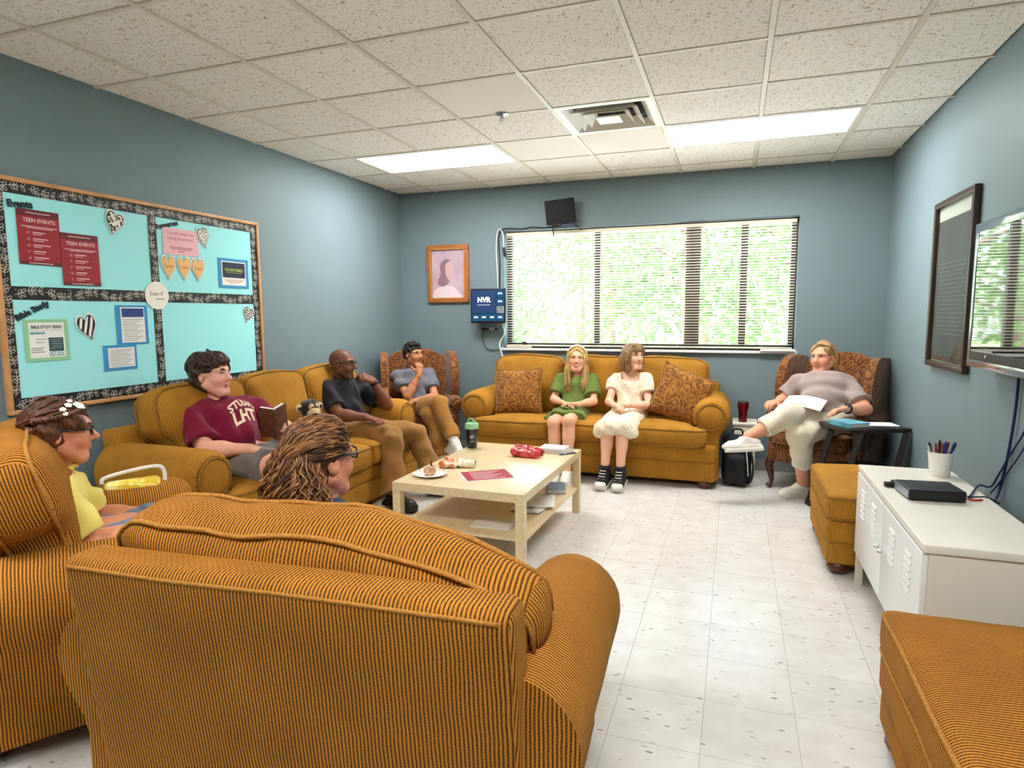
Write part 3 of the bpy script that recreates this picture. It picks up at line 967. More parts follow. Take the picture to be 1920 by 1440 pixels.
# the two wide armchairs
def slump(p, k):
    # rumpled, sagging toward one end
    u = p.x / 0.55
    dz = 0.02 * math.sin(u * 2.2 + 0.5) - 0.10 * max(0, -u - 0.45) ** 1.2 * (1 if p.z > 0 else 0.15)
    return p + Vector((0, 0.012 * math.sin(u * 5), dz)) + nz3(p, 6.5, 0.016, 3.0)
sofa('armchair', 'wide golden chenille armchair seen from behind, nearest the viewer', 'armchair', (2.35, 1.56, 0), PI + 0.055, 1.42, 1, 80.0, F_X, F_Y, F_PIPE,
     D=0.95, seat_h=0.46, arm_r=0.155, arm_z=0.50, back_h=0.883, back_lean=0.24, arm_w=0.23, back_cushion_fn=slump, frame_h=0.828, panel_inset=0.055)
sofa('armchair', 'wide golden chenille armchair below the bulletin board, girl in yellow sitting in it', 'armchair', (1.02, 1.755, 0), math.radians(145), 1.14, 1, 120.0, F_X, F_Y, F_PIPE,
     D=0.95, seat_h=0.48, arm_r=0.155, arm_z=0.50, back_h=0.985, back_lean=0.24, arm_w=0.20, frame_h=0.70, panel_inset=0.02)

# ottomans
def ottoman(label, x0, x1, y0, y1, h, seed, mx, my, mp):
    cx, cy = (x0 + x1) / 2, (y0 + y1) / 2
    t = thing('ottoman', label, 'ottoman', (cx, cy, 0))
    w, d = x1 - x0, y1 - y0
    for sx in (-1, 1):
        for sy in (-1, 1): bun_foot(t, sx * (w / 2 - 0.08), sy * (d / 2 - 0.08), s=1.1)
    def band(nm, z0, z1, ins, bul):
        vs, fs = rbox_vf((w / 2 - ins, d / 2 - ins, (z1 - z0) / 2), 0.025, 3, 5, (bul, bul, 0), lambda p: p + nz3(p, 4, 0.004, seed))
        mesh_obj(nm, vs, fs, my, t, True, None, (0, 0, (z0 + z1) / 2))
    band('base_panel', 0.06, 0.185, 0.012, 0.006)
    band('front_rail', 0.178, h - 0.135, 0.006, 0.010)
    cushion('seat_cushion', (w, d, 0.15), my, mp, t, (0, 0, h - 0.075), (0, 0, 0), 0.045, (0.004, 0.004, 0.028), 0.005, seed + 3, pax='z', n_in=9)
    return t
ottoman('tan chenille ottoman behind the white cabinet, near the wing chair', 3.845, 4.50, 3.64, 4.45, 0.445, 5.0, S_X, S_Y, S_PIPE)
ottoman('golden chenille ottoman in front of the white cabinet, closest to the viewer', 3.83, 4.505, 1.42, 2.27, 0.455, 9.0, F_X, F_Y, F_PIPE)

# wing chairs
M_CAB = mat('dark_walnut_leg', (78, 42, 24), rough=0.35, coat=0.2)
def wing_chair(label, loc, rotz, seed):
    t = thing('wing_chair', label, 'armchair', loc, rotz, 'paisley wing chairs')
    W, D = 0.76, 0.74
    # seat frame and cushion; front is local -y
    rbox('seat_frame', (0.66, 0.60, 0.16), 0.03, D_WING, t, (0, -0.02, 0.30), n_r=3, n_in=3, bulge=(0, 0.01, 0))
    cushion('seat_cushion', (0.56, 0.60, 0.13), D_WING, D_WING, t, (0, -0.05, 0.43), r=0.045, bulge=(0, 0.01, 0.03), amp=0.004, seed=seed, n_in=7)
    # curved back with arched top
    def back(u, v):
        x = (u - 0.5) * 0.64
        top = 1.085 - 0.55 * (abs(u - 0.5) ** 2.2)
        z = 0.34 + (top - 0.34) * v
        y = 0.22 + 0.16 * (z - 0.34) + 0.10 * (1 - (2 * u - 1) ** 2) * 0.4
        return x, y, z
    bm_ = MB()
    bm_.grid(lambda u, v: (lambda q: (q[0], q[1] - 0.055 - 0.02 * math.sin(PI * v), q[2]))(back(u, v)), 17, 17)
    n0 = len(bm_.v)
    bm_.grid(lambda u, v: (lambda q: (q[0], q[1] + 0.055, q[2]))(back(1 - u, v)), 17, 17)
    # stitch the rim
    def vid(side, i, j): return (i * 17 + j) if side == 0 else n0 + ((16 - i) * 17 + j)
    for j in range(16):
        for i in (0, 16):
            q = (vid(0, i, j), vid(0, i, j + 1), vid(1, i, j + 1), vid(1, i, j))
            bm_.f.append(q if i == 0 else q[::-1])
    for i in range(16):
        bm_.f.append((vid(0, i, 16), vid(0, i + 1, 16), vid(1, i + 1, 16), vid(1, i, 16)))
    bo = bm_.build('backrest', D_WING, t, True, 1.3)
    bo.modifiers.new('round', 'BEVEL').width = 0.02
    bo.modifiers['round'].segments = 3
    # wings
    for s in (-1, 1):
        wing = [(0.22, 0.52), (-0.04, 0.60), (-0.12, 0.74), (-0.10, 0.92), (0.02, 1.045), (0.24, 1.05), (0.36, 0.98), (0.33, 0.52)]
        outl = spline([(p[0], 0, p[1]) for p in wing], 5, closed=True)
        m_ = MB(); n = len(outl)
        vs = []
        for k, off in enumerate((-0.035, -0.028, 0.028, 0.035)):
            sc = 0.93 if k in (0, 3) else 1.0
            cy, cz = 0.10, 0.8
            for p in outl:
                yy, zz = cy + (p.x - cy) * sc, cz + (p.z - cz) * sc
                flare = 0.05 * max(0, 0.2 - yy)
                vs.append((s * (0.315 + flare) + off * s, yy, zz))
        fs = []
        for q in range(3):
            for k in range(n):
                k2 = (k + 1) % n
                f = (q * n + k, q * n + k2, (q + 1) * n + k2, (q + 1) * n + k)
                fs.append(f if s > 0 else f[::-1])
        fs.append(tuple(range(n))[::-1] if s > 0 else tuple(range(n)))
        fs.append(tuple(3 * n + k for k in range(n)) if s > 0 else tuple(3 * n + k for k in range(n - 1, -1, -1)))
        wo = mesh_obj('wing', vs, fs, D_WING, t, True, 1.0)
        rim = [(s * (0.315 + 0.05 * max(0, 0.2 - p.x)) + s * 0.03, p.x, p.z) for p in outl]
        MB().tube(rim, 0.006, 5, closed=True).build('piping', D_WING, wo, True, None)
    # rolled arms
    for s in (-1, 1):
        rolled_arm(t, s * 0.320, s, -0.25, 0.26, 0.065, 0.585, -0.05, 0.03, 0.24, D_WING, D_WING, D_WING, seed=seed)
    # legs: cabriole in front, raked behind
    for s in (-1, 1):
        pts = spline([(s * 0.29, -0.27, 0.26), (s * 0.315, -0.30, 0.20), (s * 0.30, -0.29, 0.11), (s * 0.295, -0.285, 0.05), (s * 0.31, -0.31, 0.012)], 5)
        n = len(pts)
        rr = [0.042 + (0.016 - 0.042) * min(1, k / (n * 0.72)) for k in range(n)]
        rr[-4:] = [0.018, 0.022, 0.026, 0.024]
        MB().tube(pts, rr, 10).build('leg', M_CAB, t, True, None)
        MB().tube([(s * 0.27, 0.22, 0.26), (s * 0.28, 0.27, 0.1), (s * 0.285, 0.30, 0.0)], [0.028, 0.022, 0.018], 8).build('leg', M_CAB, t, True, None)
    return t
wing_chair('brown paisley wing chair in the corner nearest the television, woman seated in it', (4.065, 5.55, 0), math.radians(-27), 2.0)
wing_chair('brown paisley wing chair in the corner between the two sofas', (0.52, 5.37, 0), math.radians(33), 6.0)
# ------------------------------------------------------------------ people: bodies grown as one smooth surface
def A3(v): return np.array((v[0], v[1], v[2]), dtype=np.float32)
def nrm(v):
    v = np.asarray(v, dtype=np.float32); return v / (np.linalg.norm(v) + 1e-9)

class Vox:
    def __init__(self, lo, hi, h):
        self.h = h
        self.lo = np.asarray(lo, dtype=np.float32)
        self.n = np.maximum(4, np.ceil((np.asarray(hi) - self.lo) / h).astype(int) + 1)
        self.f = np.full(tuple(self.n), 0.5, dtype=np.float32)
        self.ax = [self.lo[k] + h * np.arange(self.n[k], dtype=np.float32) for k in range(3)]
    def win(self, lo, hi):
        a = np.clip(np.floor((np.asarray(lo) - self.lo) / self.h).astype(int), 0, self.n)
        b = np.clip(np.ceil((np.asarray(hi) - self.lo) / self.h).astype(int) + 1, 0, self.n)
        if np.any(b - a < 1): return None
        sl = tuple(slice(a[k], b[k]) for k in range(3))
        X = self.ax[0][sl[0]][:, None, None]; Y = self.ax[1][sl[1]][None, :, None]; Z = self.ax[2][sl[2]][None, None, :]
        return sl, X, Y, Z
    def op(self, prim, k=0.02, mode='add'):
        fn, lo, hi = prim
        m = k + 2.5 * self.h
        w = self.win(lo - m, hi + m)
        if w is None: return
        sl, X, Y, Z = w
        d = fn(X, Y, Z)
        a = self.f[sl]
        if mode == 'add':
            t = np.clip(0.5 + 0.5 * (a - d) / k, 0, 1)
            self.f[sl] = a + (d - a) * t - k * t * (1 - t)
        else:
            d = -d
            t = np.clip(0.5 + 0.5 * (d - a) / k, 0, 1)
            self.f[sl] = a + (d - a) * t + k * t * (1 - t)
    def ripple(self, amp, freq, seed, n=4):
        r = np.random.default_rng(seed)
        X = self.ax[0][:, None, None]; Y = self.ax[1][None, :, None]; Z = self.ax[2][None, None, :]
        for i in range(n):
            w = r.normal(size=3); w = w / np.linalg.norm(w) * freq * (0.6 + 0.9 * r.random())
            w2 = r.normal(size=3); w2 = w2 / np.linalg.norm(w2) * freq * 0.35
            ph = np.sin(X * w2[0] + Y * w2[1] + Z * w2[2] + 6 * r.random()) * 1.3
            self.f += (amp / n * 1.6) * np.sin(X * w[0] + Y * w[1] + Z * w[2] + ph + 6 * r.random()).astype(np.float32)
    def mesh(self, adapt=0.0):
        g = openvdb.FloatGrid(background=3 * self.h)
        b = 3 * self.h
        g.copyFromArray(np.clip(self.f, -b, b))
        if adapt > 0:
            v, t, q = g.convertToPolygons(0.0, adapt)
            faces = [tuple(x) for x in q[:, ::-1].tolist()] + [tuple(x) for x in t[:, ::-1].tolist()]
        else:
            v, q = g.convertToQuads(0.0)
            faces = q[:, ::-1]
        return v * self.h + self.lo, faces

def cone(a, b, ra, rb=None, flat=None):
    """round cone; flat=(axis, factor) squeezes it along axis (factor < 1 thinner)"""
    a, b = A3(a), A3(b); rb = ra if rb is None else rb
    ba = b - a; L2 = float(ba @ ba) + 1e-12
    def fn(X, Y, Z):
        x, y, z = X - a[0], Y - a[1], Z - a[2]
        if flat:
            w, s = nrm(flat[0]), flat[1]
            q = (x * w[0] + y * w[1] + z * w[2])
            bq = float(ba @ w)
            t = np.clip((x * ba[0] + y * ba[1] + z * ba[2]) / L2, 0, 1)
            e = (q - bq * t) * (1 / s - 1)
            dx, dy, dz = x - ba[0] * t + e * w[0], y - ba[1] * t + e * w[1], z - ba[2] * t + e * w[2]
            d = np.sqrt(dx * dx + dy * dy + dz * dz)
            r = ra + (rb - ra) * t
            # approximate true distance
            qq = np.abs(q - bq * t)
            g = 1.0 - (1 - s) * np.clip(qq / (s * r + 1e-6), 0, 1) ** 2
            return (d - r) * g
        t = np.clip((x * ba[0] + y * ba[1] + z * ba[2]) / L2, 0, 1)
        return np.sqrt((x - ba[0] * t) ** 2 + (y - ba[1] * t) ** 2 + (z - ba[2] * t) ** 2) - (ra + (rb - ra) * t)
    R = max(ra, rb)
    return fn, np.minimum(a, b) - R, np.maximum(a, b) + R

def ell(c, r, R=None):
    """ellipsoid with radii r along the rows of R"""
    c = A3(c); r = np.asarray(r, dtype=np.float32)
    R = np.eye(3, dtype=np.float32) if R is None else np.asarray(R, dtype=np.float32)
    def fn(X, Y, Z):
        x, y, z = X - c[0], Y - c[1], Z - c[2]
        k0 = 0; k1 = 0
        for i in range(3):
            q = (R[i, 0] * x + R[i, 1] * y + R[i, 2] * z) / r[i]
            k0 = k0 + q * q; k1 = k1 + (q / r[i]) ** 2
        k0 = np.sqrt(k0); k1 = np.sqrt(k1)
        return k0 * (k0 - 1.0) / (k1 + 1e-9)
    e = np.sqrt(((R * r[:, None]) ** 2).sum(0))
    return fn, c - e, c + e

def rboxp(c, h, R, rad):
    c = A3(c); h = np.asarray(h, dtype=np.float32); R = np.asarray(R, dtype=np.float32)
    def fn(X, Y, Z):
        x, y, z = X - c[0], Y - c[1], Z - c[2]
        s = 0; mx = None
        for i in range(3):
            q = np.abs(R[i, 0] * x + R[i, 1] * y + R[i, 2] * z) - (h[i] - rad)
            s = s + np.maximum(q, 0) ** 2
            mx = q if mx is None else np.maximum(mx, q)
        return np.sqrt(s) + np.minimum(mx, 0) - rad
    e = np.abs(R * h[:, None]).sum(0)
    return fn, c - e, c + e

def slab_cut(p, n, reach):
    """half space beyond plane (p, n), limited to a ball of radius reach around p: for cutting hems"""
    p = A3(p); n = nrm(n)
    def fn(X, Y, Z):
        d = -((X - p[0]) * n[0] + (Y - p[1]) * n[1] + (Z - p[2]) * n[2])
        s = np.sqrt((X - p[0]) ** 2 + (Y - p[1]) ** 2 + (Z - p[2]) ** 2) - reach
        return np.maximum(d, s)
    return fn, p - reach, p + reach

def vox_of(prims, h, pad=0.03):
    flat_ = []
    for p in prims: flat_ += p[0] if p[2] == 'group' else [p]
    adds = [p for p in flat_ if p[2] == 'add']
    lo = np.min([p[0][1] for p in adds], axis=0) - pad
    hi = np.max([p[0][2] for p in adds], axis=0) + pad
    v = Vox(lo, hi, h)
    for (prim, k, mode) in prims:
        if mode == 'group':              # a limb with its own hem, joined afterwards
            g = Vox(lo, hi, h)
            for (q, kk, mm) in prim: g.op(q, kk, mm)
            t = np.clip(0.5 + 0.5 * (v.f - g.f) / k, 0, 1)
            v.f = v.f + (g.f - v.f) * t - k * t * (1 - t)
        else: v.op(prim, k, mode)
    return v

def fast_mesh(name, v, faces, m, parent, col=None, smooth=True):
    me = bpy.data.meshes.new(name)
    if isinstance(faces, np.ndarray):
        nf = len(faces)
        me.vertices.add(len(v)); me.vertices.foreach_set('co', np.ascontiguousarray(v, dtype=np.float32).ravel())
        me.loops.add(nf * 4); me.loops.foreach_set('vertex_index', np.ascontiguousarray(faces, dtype=np.int32).ravel())
        me.polygons.add(nf); me.polygons.foreach_set('loop_start', np.arange(0, nf * 4, 4, dtype=np.int32))
        me.update(calc_edges=True)
    else:
        me.from_pydata(v.tolist(), [], faces); me.update()
    if smooth: me.polygons.foreach_set('use_smooth', np.ones(len(me.polygons), dtype=bool))
    if col is not None:
        a = me.color_attributes.new('tint', 'FLOAT_COLOR', 'POINT')
        c = np.ones((len(v), 4), dtype=np.float32); c[:, :3] = col
        a.data.foreach_set('color', c.ravel())
    if m is not None: me.materials.append(m)
    o = bpy.data.objects.new(name, me); link(o, parent)
    return o

def skin_mat(name, rough=0.5):
    m = mat(name, (220, 170, 140), rough=rough, spec=0.35, attr='tint', noise_amt=0.05, noise_scale=60)
    b = m.node_tree.nodes['Principled BSDF']
    b.inputs['Subsurface Weight'].default_value = 0.08
    b.inputs['Subsurface Radius'].default_value = (0.012, 0.005, 0.003)
    return m
M_SKIN = skin_mat('skin')
M_EYE = mat('eye', (240, 240, 240), rough=0.2, attr='tint')
M_TEETH = mat('teeth', (238, 230, 218), rough=0.3)

def cloth(name, rgb, amt=0.06, scale=40, rough=0.85, bump=0.25):
    return mat(name, rgb, rough=rough, spec=0.15, noise_amt=amt, noise_scale=scale, bump=bump, bump_scale=300, sheen=0.15)

class Person:
    def __init__(self, label, base, skin, h=0.005):
        self.root = thing('person', label, 'person', (base[0], base[1], 0))
        self.off = np.array((base[0], base[1], 0), dtype=np.float32)
        self.skin = np.array(lin(skin)[:3]); self.h = h
        self.body = []; self.tints = []
    def add(self, lst, prim, k=0.02, mode='add'): lst.append((prim, k, mode))
    # ---- skeleton
    def torso(self, pelvis, neck, head, fwd, sw=0.17, bulk=1.0, belly=0.0, chest=1.0, hipw=1.0, sdrop=0.045, shoulders=None):
        self.P, self.N, self.H = A3(pelvis), A3(neck), A3(head)
        f = nrm((fwd[0], fwd[1], 0)); self.F = f
        self.U = nrm(self.N - self.P)                     # spine direction
        self.R = nrm(np.cross(f, self.U)); self.FF = nrm(np.cross(self.U, self.R))
        L = float(np.linalg.norm(self.N - self.P)); self.L = L
        s = L / 0.52; self.s = s; self.bulk = bulk; self.belly = belly; self.chestk = chest; self.hipw = hipw
        if shoulders is None:
            shoulders = [self.N - self.U * sdrop + self.R * sw * sg for sg in (-1, 1)]   # [left, right] of the person
        self.S = [A3(q) for q in shoulders]
        self.torso_prims(self.body, -0.009)
        self.add(self.body, cone(self.N - self.U * 0.03, self.H - (self.H - self.N) * 0.28, 0.054 * self.nk, 0.050 * self.nk), 0.03)
    nk = 1.0
    def torso_prims(self, lst, e, k=0.05):
        s, b = self.s, self.bulk
        fr = np.array([self.R, self.FF, self.U])
        P, U, F = self.P, self.U, self.FF
        self.add(lst, ell(P + U * 0.02 * s, (0.165 * b * self.hipw * s + e, 0.115 * b * s + e, 0.12 * s + e), fr), k)
        self.add(lst, ell(P + U * 0.17 * s + F * (0.01 + 0.5 * self.belly), (0.138 * b * s + e, 0.098 * b * s + e + self.belly, 0.15 * s + e), fr), k)
        self.add(lst, ell(P + U * 0.36 * s + F * 0.012, (0.152 * b * s + e, (0.102 * b * s) * self.chestk + e, 0.155 * s + e), fr), k)
        for sh in self.S:
            self.add(lst, cone(self.N - U * 0.055 * s, sh - U * 0.012 * s + (self.P - self.N) * 0.0, 0.055 * s * b ** 0.5 + e, 0.054 * s * b ** 0.5 + e), k)
    def arm(self, i, elbow, wrist, ru=0.045, rf=0.037, rw=0.026):
        e, w = A3(elbow), A3(wrist)
        if not hasattr(self, 'E'): self.E = [None, None]; self.W = [None, None]
        self.E[i], self.W[i] = e, w
        self.add(self.body, cone(self.S[i], e, ru * 1.08, rf * 1.02), 0.03)
        self.add(self.body, cone(e, w, rf, rw), 0.018)
        self.add(self.body, ell(e + (w - e) * 0.3, (rf * 1.12, rf * 1.12, float(np.linalg.norm(w - e)) * 0.33), frame_z(w - e)), 0.02)
        self.ar = getattr(self, 'ar', {}); self.ar[i] = (ru, rf, rw)
    def hand(self, i, d, n, size=1.0, curl=(0.5, 0.5, 0.4), spread=0.02, thumb=(0.6, 0.75, 0.35), thumb_side=None):
        """d finger direction, n palm-facing direction"""
        w = self.W[i]; d = nrm(d); n = np.asarray(n, dtype=np.float32); n = nrm(n - d * float(n @ d)); a = np.cross(d, n)
        # thumb side: for a right hand with palm facing n and fingers along d the thumb points to n x d
        ts = (1 if i == 1 else -1) if thumb_side is None else thumb_side
        s = size
        fr = np.array([a, d, n])
        self.add(self.body, cone(w, w + d * 0.03 * s, 0.026 * s, 0.028 * s, (n, 0.7)), 0.014)
        self.add(self.body, rboxp(w + d * 0.055 * s, (0.039 * s, 0.045 * s, 0.0145 * s), fr, 0.013 * s), 0.014)
        lens = (0.072, 0.080, 0.075, 0.058)
        for q in range(4):
            off = (-0.0295 + 0.0197 * q)            # index ... little
            base = w + d * (0.094 - 0.006 * abs(q - 1.2)) * s + a * (-off * ts) * s * 1.0
            dirv = nrm(d + a * (-off * ts) * spread * 30)
            nn = n
            p = base; r = 0.0092 * s
            for j in range(3):
                an = curl[j]
                dirv, nn = nrm(dirv * math.cos(an) + nn * math.sin(an)), nrm(nn * math.cos(an) - dirv * math.sin(an))
                L = lens[q] * (0.45, 0.31, 0.24)[j] * s
                p2 = p + dirv * L
                self.add(self.body, cone(p, p2, r, r * 0.92), 0.004)
                p = p2; r *= 0.92
        tb = w + d * 0.028 * s + a * ts * 0.028 * s + n * 0.006 * s
        td = nrm(d * thumb[0] + a * ts * thumb[1] + n * thumb[2])
        t1 = tb + td * 0.042 * s
        td2 = nrm(td + d * 0.5 + n * 0.25)
        t2 = t1 + td2 * 0.03 * s
        self.add(self.body, cone(tb, t1, 0.0145 * s, 0.011 * s), 0.010)
        self.add(self.body, cone(t1, t2, 0.011 * s, 0.0085 * s), 0.004)
    def leg(self, i, knee, ankle, rt=0.078, rk=0.054, ra=0.036, calf=1.0):
        k, a = A3(knee), A3(ankle)
        if not hasattr(self, 'K'): self.K = [None, None]; self.A = [None, None]; self.lr = {}
        sg = (-1, 1)[i]
        hip = self.P + self.R * 0.085 * self.s * self.hipw * sg
        self.K[i], self.A[i] = k, a; self.lr[i] = (rt, rk, ra)
        if not hasattr(self, 'HJ'): self.HJ = [None, None]
        self.HJ[i] = hip
        self.add(self.body, cone(hip, k, rt, rk), 0.03)
        self.add(self.body, cone(k, a, rk * 0.96, ra), 0.02)
        dirv = nrm(a - k)
        back = nrm(np.cross(np.cross(k - hip, dirv), dirv)) if np.linalg.norm(np.cross(k - hip, dirv)) > 1e-3 else -self.F
        if float(back @ (k - hip)) > 0: back = -back
        Lk = float(np.linalg.norm(a - k))
        self.add(self.body, ell(k + (a - k) * 0.32 + back * rk * 0.32, (rk * 0.92 * calf, rk * 0.92 * calf, Lk * 0.3), frame_z(dirv)), 0.03)
        self.add(self.body, ell(k + nrm(k - hip) * rk * 0.18, (rk * 0.8,) * 3), 0.03)
    def foot(self, i, toe_dir, L=0.24):
        d = nrm(toe_dir); a = self.A[i]
        down = nrm(a - self.K[i]); down = nrm(down - d * float(down @ d))
        if getattr(self, 'FD', None) is None: self.FD = {}
        self.FD[i] = (d, down, L)
        self.add(self.body, cone(a + down * 0.045 - d * 0.025, a + down * 0.062 + d * (L - 0.11), 0.030, 0.018), 0.015)
    # ---- head
    def head_frame(self, yaw, pitch=0.0, roll=0.0, scale=1.0):
        """yaw: world heading of the face, pitch up positive, roll toward the person's right"""
        f = np.array((math.cos(yaw) * math.cos(pitch), math.sin(yaw) * math.cos(pitch), math.sin(pitch)), dtype=np.float32)
        r = np.array((math.sin(yaw), -math.cos(yaw), 0), dtype=np.float32)
        u = np.cross(r, f)
        r, u = r * math.cos(roll) - u * math.sin(roll), u * math.cos(roll) + r * math.sin(roll)
        self.hr, self.hf, self.hu, self.hs = r, f, u, scale
    def hp(self, x, y, z): return self.H + (self.hr * x + self.hf * y + self.hu * z) * self.hs
    def head(self, jaw=1.0, cheek=1.0, nose=1.0, chin=1.0, smile=0.0, lips=(178, 96, 88), brow=(90, 64, 44), iris=(70, 58, 46), lid=0.0, ears=True, blush=0.25, mouth_open=0.0, wide=1.0):
        s = self.hs; fr = np.array([self.hr, self.hf, self.hu]); A = self.body; hp = self.hp
        def E(x, y, z, rx, ry, rz, k=0.02, mode='add'): self.add(A, ell(hp(x, y, z), (rx * s, ry * s, rz * s), fr), k * s, mode)
        E(0, -0.012, 0.034, 0.076 * wide, 0.096, 0.084, 0.03)              # cranium
        E(0, 0.028, 0.0, 0.064 * wide, 0.068, 0.075, 0.03)                  # mid face
        E(0, 0.030, -0.052, 0.052 * jaw, 0.058, 0.055, 0.03)         # jaw
        self.add(A, cone(hp(-0.02 * jaw, 0.066, -0.098), hp(0.02 * jaw, 0.066, -0.098), 0.018 * chin * s), 0.022 * s)
        for q in (-1, 1):
            self.add(A, cone(hp(q * 0.056 * jaw, 0.0, -0.052), hp(q * 0.022, 0.06, -0.095), 0.017 * s, 0.015 * s), 0.03 * s)
            E(q * 0.036, 0.062, -0.026 + 0.006 * smile, 0.026 * cheek, 0.022 * cheek, 0.024 * cheek, 0.022)     # cheeks
            self.add(A, cone(hp(q * 0.014, 0.089, 0.034), hp(q * 0.05, 0.070, 0.034), 0.009 * s, 0.009 * s), 0.018 * s)   # brow ridge
            E(q * 0.0315, 0.097, 0.014, 0.017, 0.013, 0.0115, 0.012, 'sub')    # eye socket
        self.add(A, cone(hp(0, 0.086, 0.022), hp(0, 0.108 + 0.004 * nose, -0.018), 0.0085 * s * nose, 0.0125 * s * nose), 0.010 * s)
        E(0, 0.111 + 0.004 * nose, -0.021, 0.0125 * nose, 0.0115, 0.0105, 0.008)
        for q in (-1, 1): E(q * 0.0125 * nose, 0.098, -0.025, 0.0085, 0.010, 0.008, 0.008)
        # lips
        w = 0.026 + 0.007 * smile
        for (z, ry, rz) in ((-0.0535 + 0.001 * smile, 0.0095, 0.0055), (-0.0635 - mouth_open * 0.006, 0.0095, 0.0062)):
            self.add(A, cone(hp(-w * 0.75, 0.0835 - 0.003 * smile, z + 0.005 * smile), hp(0, 0.0905, z), 0.0042 * s, rz * 0.92 * s), 0.006 * s)
            self.add(A, cone(hp(w * 0.75, 0.0835 - 0.003 * smile, z + 0.005 * smile), hp(0, 0.0905, z), 0.0042 * s, rz * 0.92 * s), 0.006 * s)
        if ears:
            for q in (-1, 1):
                R_ = np.array([nrm(self.hr * q * 0.9 - self.hf * 0.45), nrm(self.hf * 0.9 + self.hr * q * 0.45), self.hu])
                self.add(A, ell(hp(q * 0.080 * wide, -0.012, -0.002), (0.009 * s, 0.020 * s, 0.032 * s), R_), 0.008 * s)
                self.add(A, ell(hp(q * 0.090 * wide, -0.006, 0.004), (0.008 * s, 0.010 * s, 0.018 * s), R_), 0.006 * s, 'sub')
        lipc = np.array(lin(lips)[:3])
        self.face = dict(lip=lipc, w=w, blush=blush, smile=smile, brow=brow, iris=iris, lid=lid, mo=mouth_open)
    def to_head(self, v):
        q = (v - self.H) / self.hs
        return q @ self.hr, q @ self.hf, q @ self.hu
    def build_body(self, tint_fn=None):
        vx = vox_of(self.body, self.h)
        v, f = vx.mesh()
        col = np.tile(self.skin, (len(v), 1))
        x, y, z = self.to_head(v)
        F_ = self.face
        near = (y > 0.02) & (np.abs(x) < 0.09) & (np.abs(z) < 0.13)
        zz = z + 0.0585 + 0.003 * F_['mo'] - 0.004 * F_['smile'] * (np.abs(x) / F_['w']) ** 2 * 1.5
        lip = near & (np.abs(x) < F_['w'] * 0.98) & (np.abs(zz) < (0.0105 + 0.003 * F_['mo']) * np.sqrt(np.clip(1 - (x / F_['w']) ** 2, 0.05, 1))) & (y > 0.072)
        bl = np.exp(-(((np.abs(x) - 0.04) / 0.022) ** 2 + ((z + 0.028) / 0.022) ** 2)) * near * F_['blush']
        nosee = np.exp(-((x / 0.018) ** 2 + ((z + 0.02) / 0.018) ** 2)) * near * F_['blush'] * 0.6
        b = (bl + nosee)[:, None]
        col = col * (1 - b * np.array([0.0, 0.30, 0.28]))
        col[lip] = F_['lip']
        if tint_fn is not None: col = tint_fn(v, col, x, y, z)
        fast_mesh('body', v - self.off, f, M_SKIN, self.root, np.clip(col, 0, 1))
        # eyes, brows, lashes
        er = MB(); s = self.hs
        for q in (-1, 1):
            self.eye(q)
        for q in (-1, 1):
            pts = [self.hp(q * xx, yy, zz_) - self.off for (xx, yy, zz_) in ((0.014, 0.0955, 0.030), (0.028, 0.0925, 0.0355), (0.042, 0.083, 0.0345), (0.052, 0.071, 0.029))]
            pts = spline([tuple(p) for p in pts], 3)
            n = len(pts)
            MB().tube(pts, [0.0042 * s * (0.6 + 0.7 * math.sin(PI * min(1, (k + 1.5) / n))) for k in range(n)], 6).build('eyebrow', mat('brow_%d_%d_%d' % tuple(F_['brow']), F_['brow'], rough=0.9), self.root, True, None)
    def eye(self, q):
        s = self.hs; lid = self.face['lid']
        c = self.hp(q * 0.0315, 0.0785, 0.0135)
        R_ = np.array([self.hr, self.hf, self.hu])
        vs, fs, cols = [], [], []
        nu, nv = 16, 10
        ir = np.array(lin(self.face['iris'])[:3]); wh = np.array(lin((214, 206, 200))[:3])
        for i in range(nu):
            for j in range(nv + 1):
                th = PI * j / nv; ph = 2 * PI * i / nu
                d = np.array([math.sin(th) * math.cos(ph), math.cos(th), math.sin(th) * math.sin(ph)])
                p = c + (self.hr * d[0] * 0.0150 + self.hf * d[1] * 0.0105 + self.hu * d[2] * 0.0078 * (1 - lid)) * s
                vs.append(tuple(p - self.off))
                ang = math.hypot(d[0], d[2] * 0.55)
                cols.append(ir * 0.15 if ang < 0.19 else ir if ang < 0.43 else wh)
        for i in range(nu):
            i2 = (i + 1) % nu
            for j in range(nv): fs.append((i * (nv + 1) + j, i * (nv + 1) + j + 1, i2 * (nv + 1) + j + 1, i2 * (nv + 1) + j))
        fast_mesh('eye', np.array(vs), fs, M_EYE, self.root, np.array(cols))
        pts = [self.hp(q * (0.0315 + xx), 0.0785 + 0.0105 * math.sqrt(max(0, 1 - (xx / 0.0165) ** 2)) * 0.85 + 0.0015, 0.0135 + 0.0082 * (1 - lid) * math.sqrt(max(0, 1 - (xx / 0.0168) ** 2))) - self.off for xx in (-0.0165, -0.011, -0.004, 0.004, 0.011, 0.0165)]
        MB().tube([tuple(p) for p in pts], 0.0016 * s, 5).build('eyelash', mat('lash', (52, 36, 28), rough=0.8), self.root, True, None)
    def garment(self, name, prims, m, h=0.0065, ripple=0.004, freq=45, seed=1, col=None, parent=None):
        vx = vox_of(prims, h)
        if ripple: vx.ripple(ripple * (1.7 if ripple < 0.0085 and h > 0.006 else 1.0), freq, seed)
        v, f = vx.mesh()
        c = col(v) if col is not None else None
        o = fast_mesh(name, v - self.off, f, m, parent or self.root, c)
        return o
    def tube_part(self, name, pts, r, m, seg=6, closed=False):
        mb = MB().tube([tuple(np.asarray(p) - self.off) for p in pts], r, seg, closed=closed)
        return mb.build(name, m, self.root, True, None)
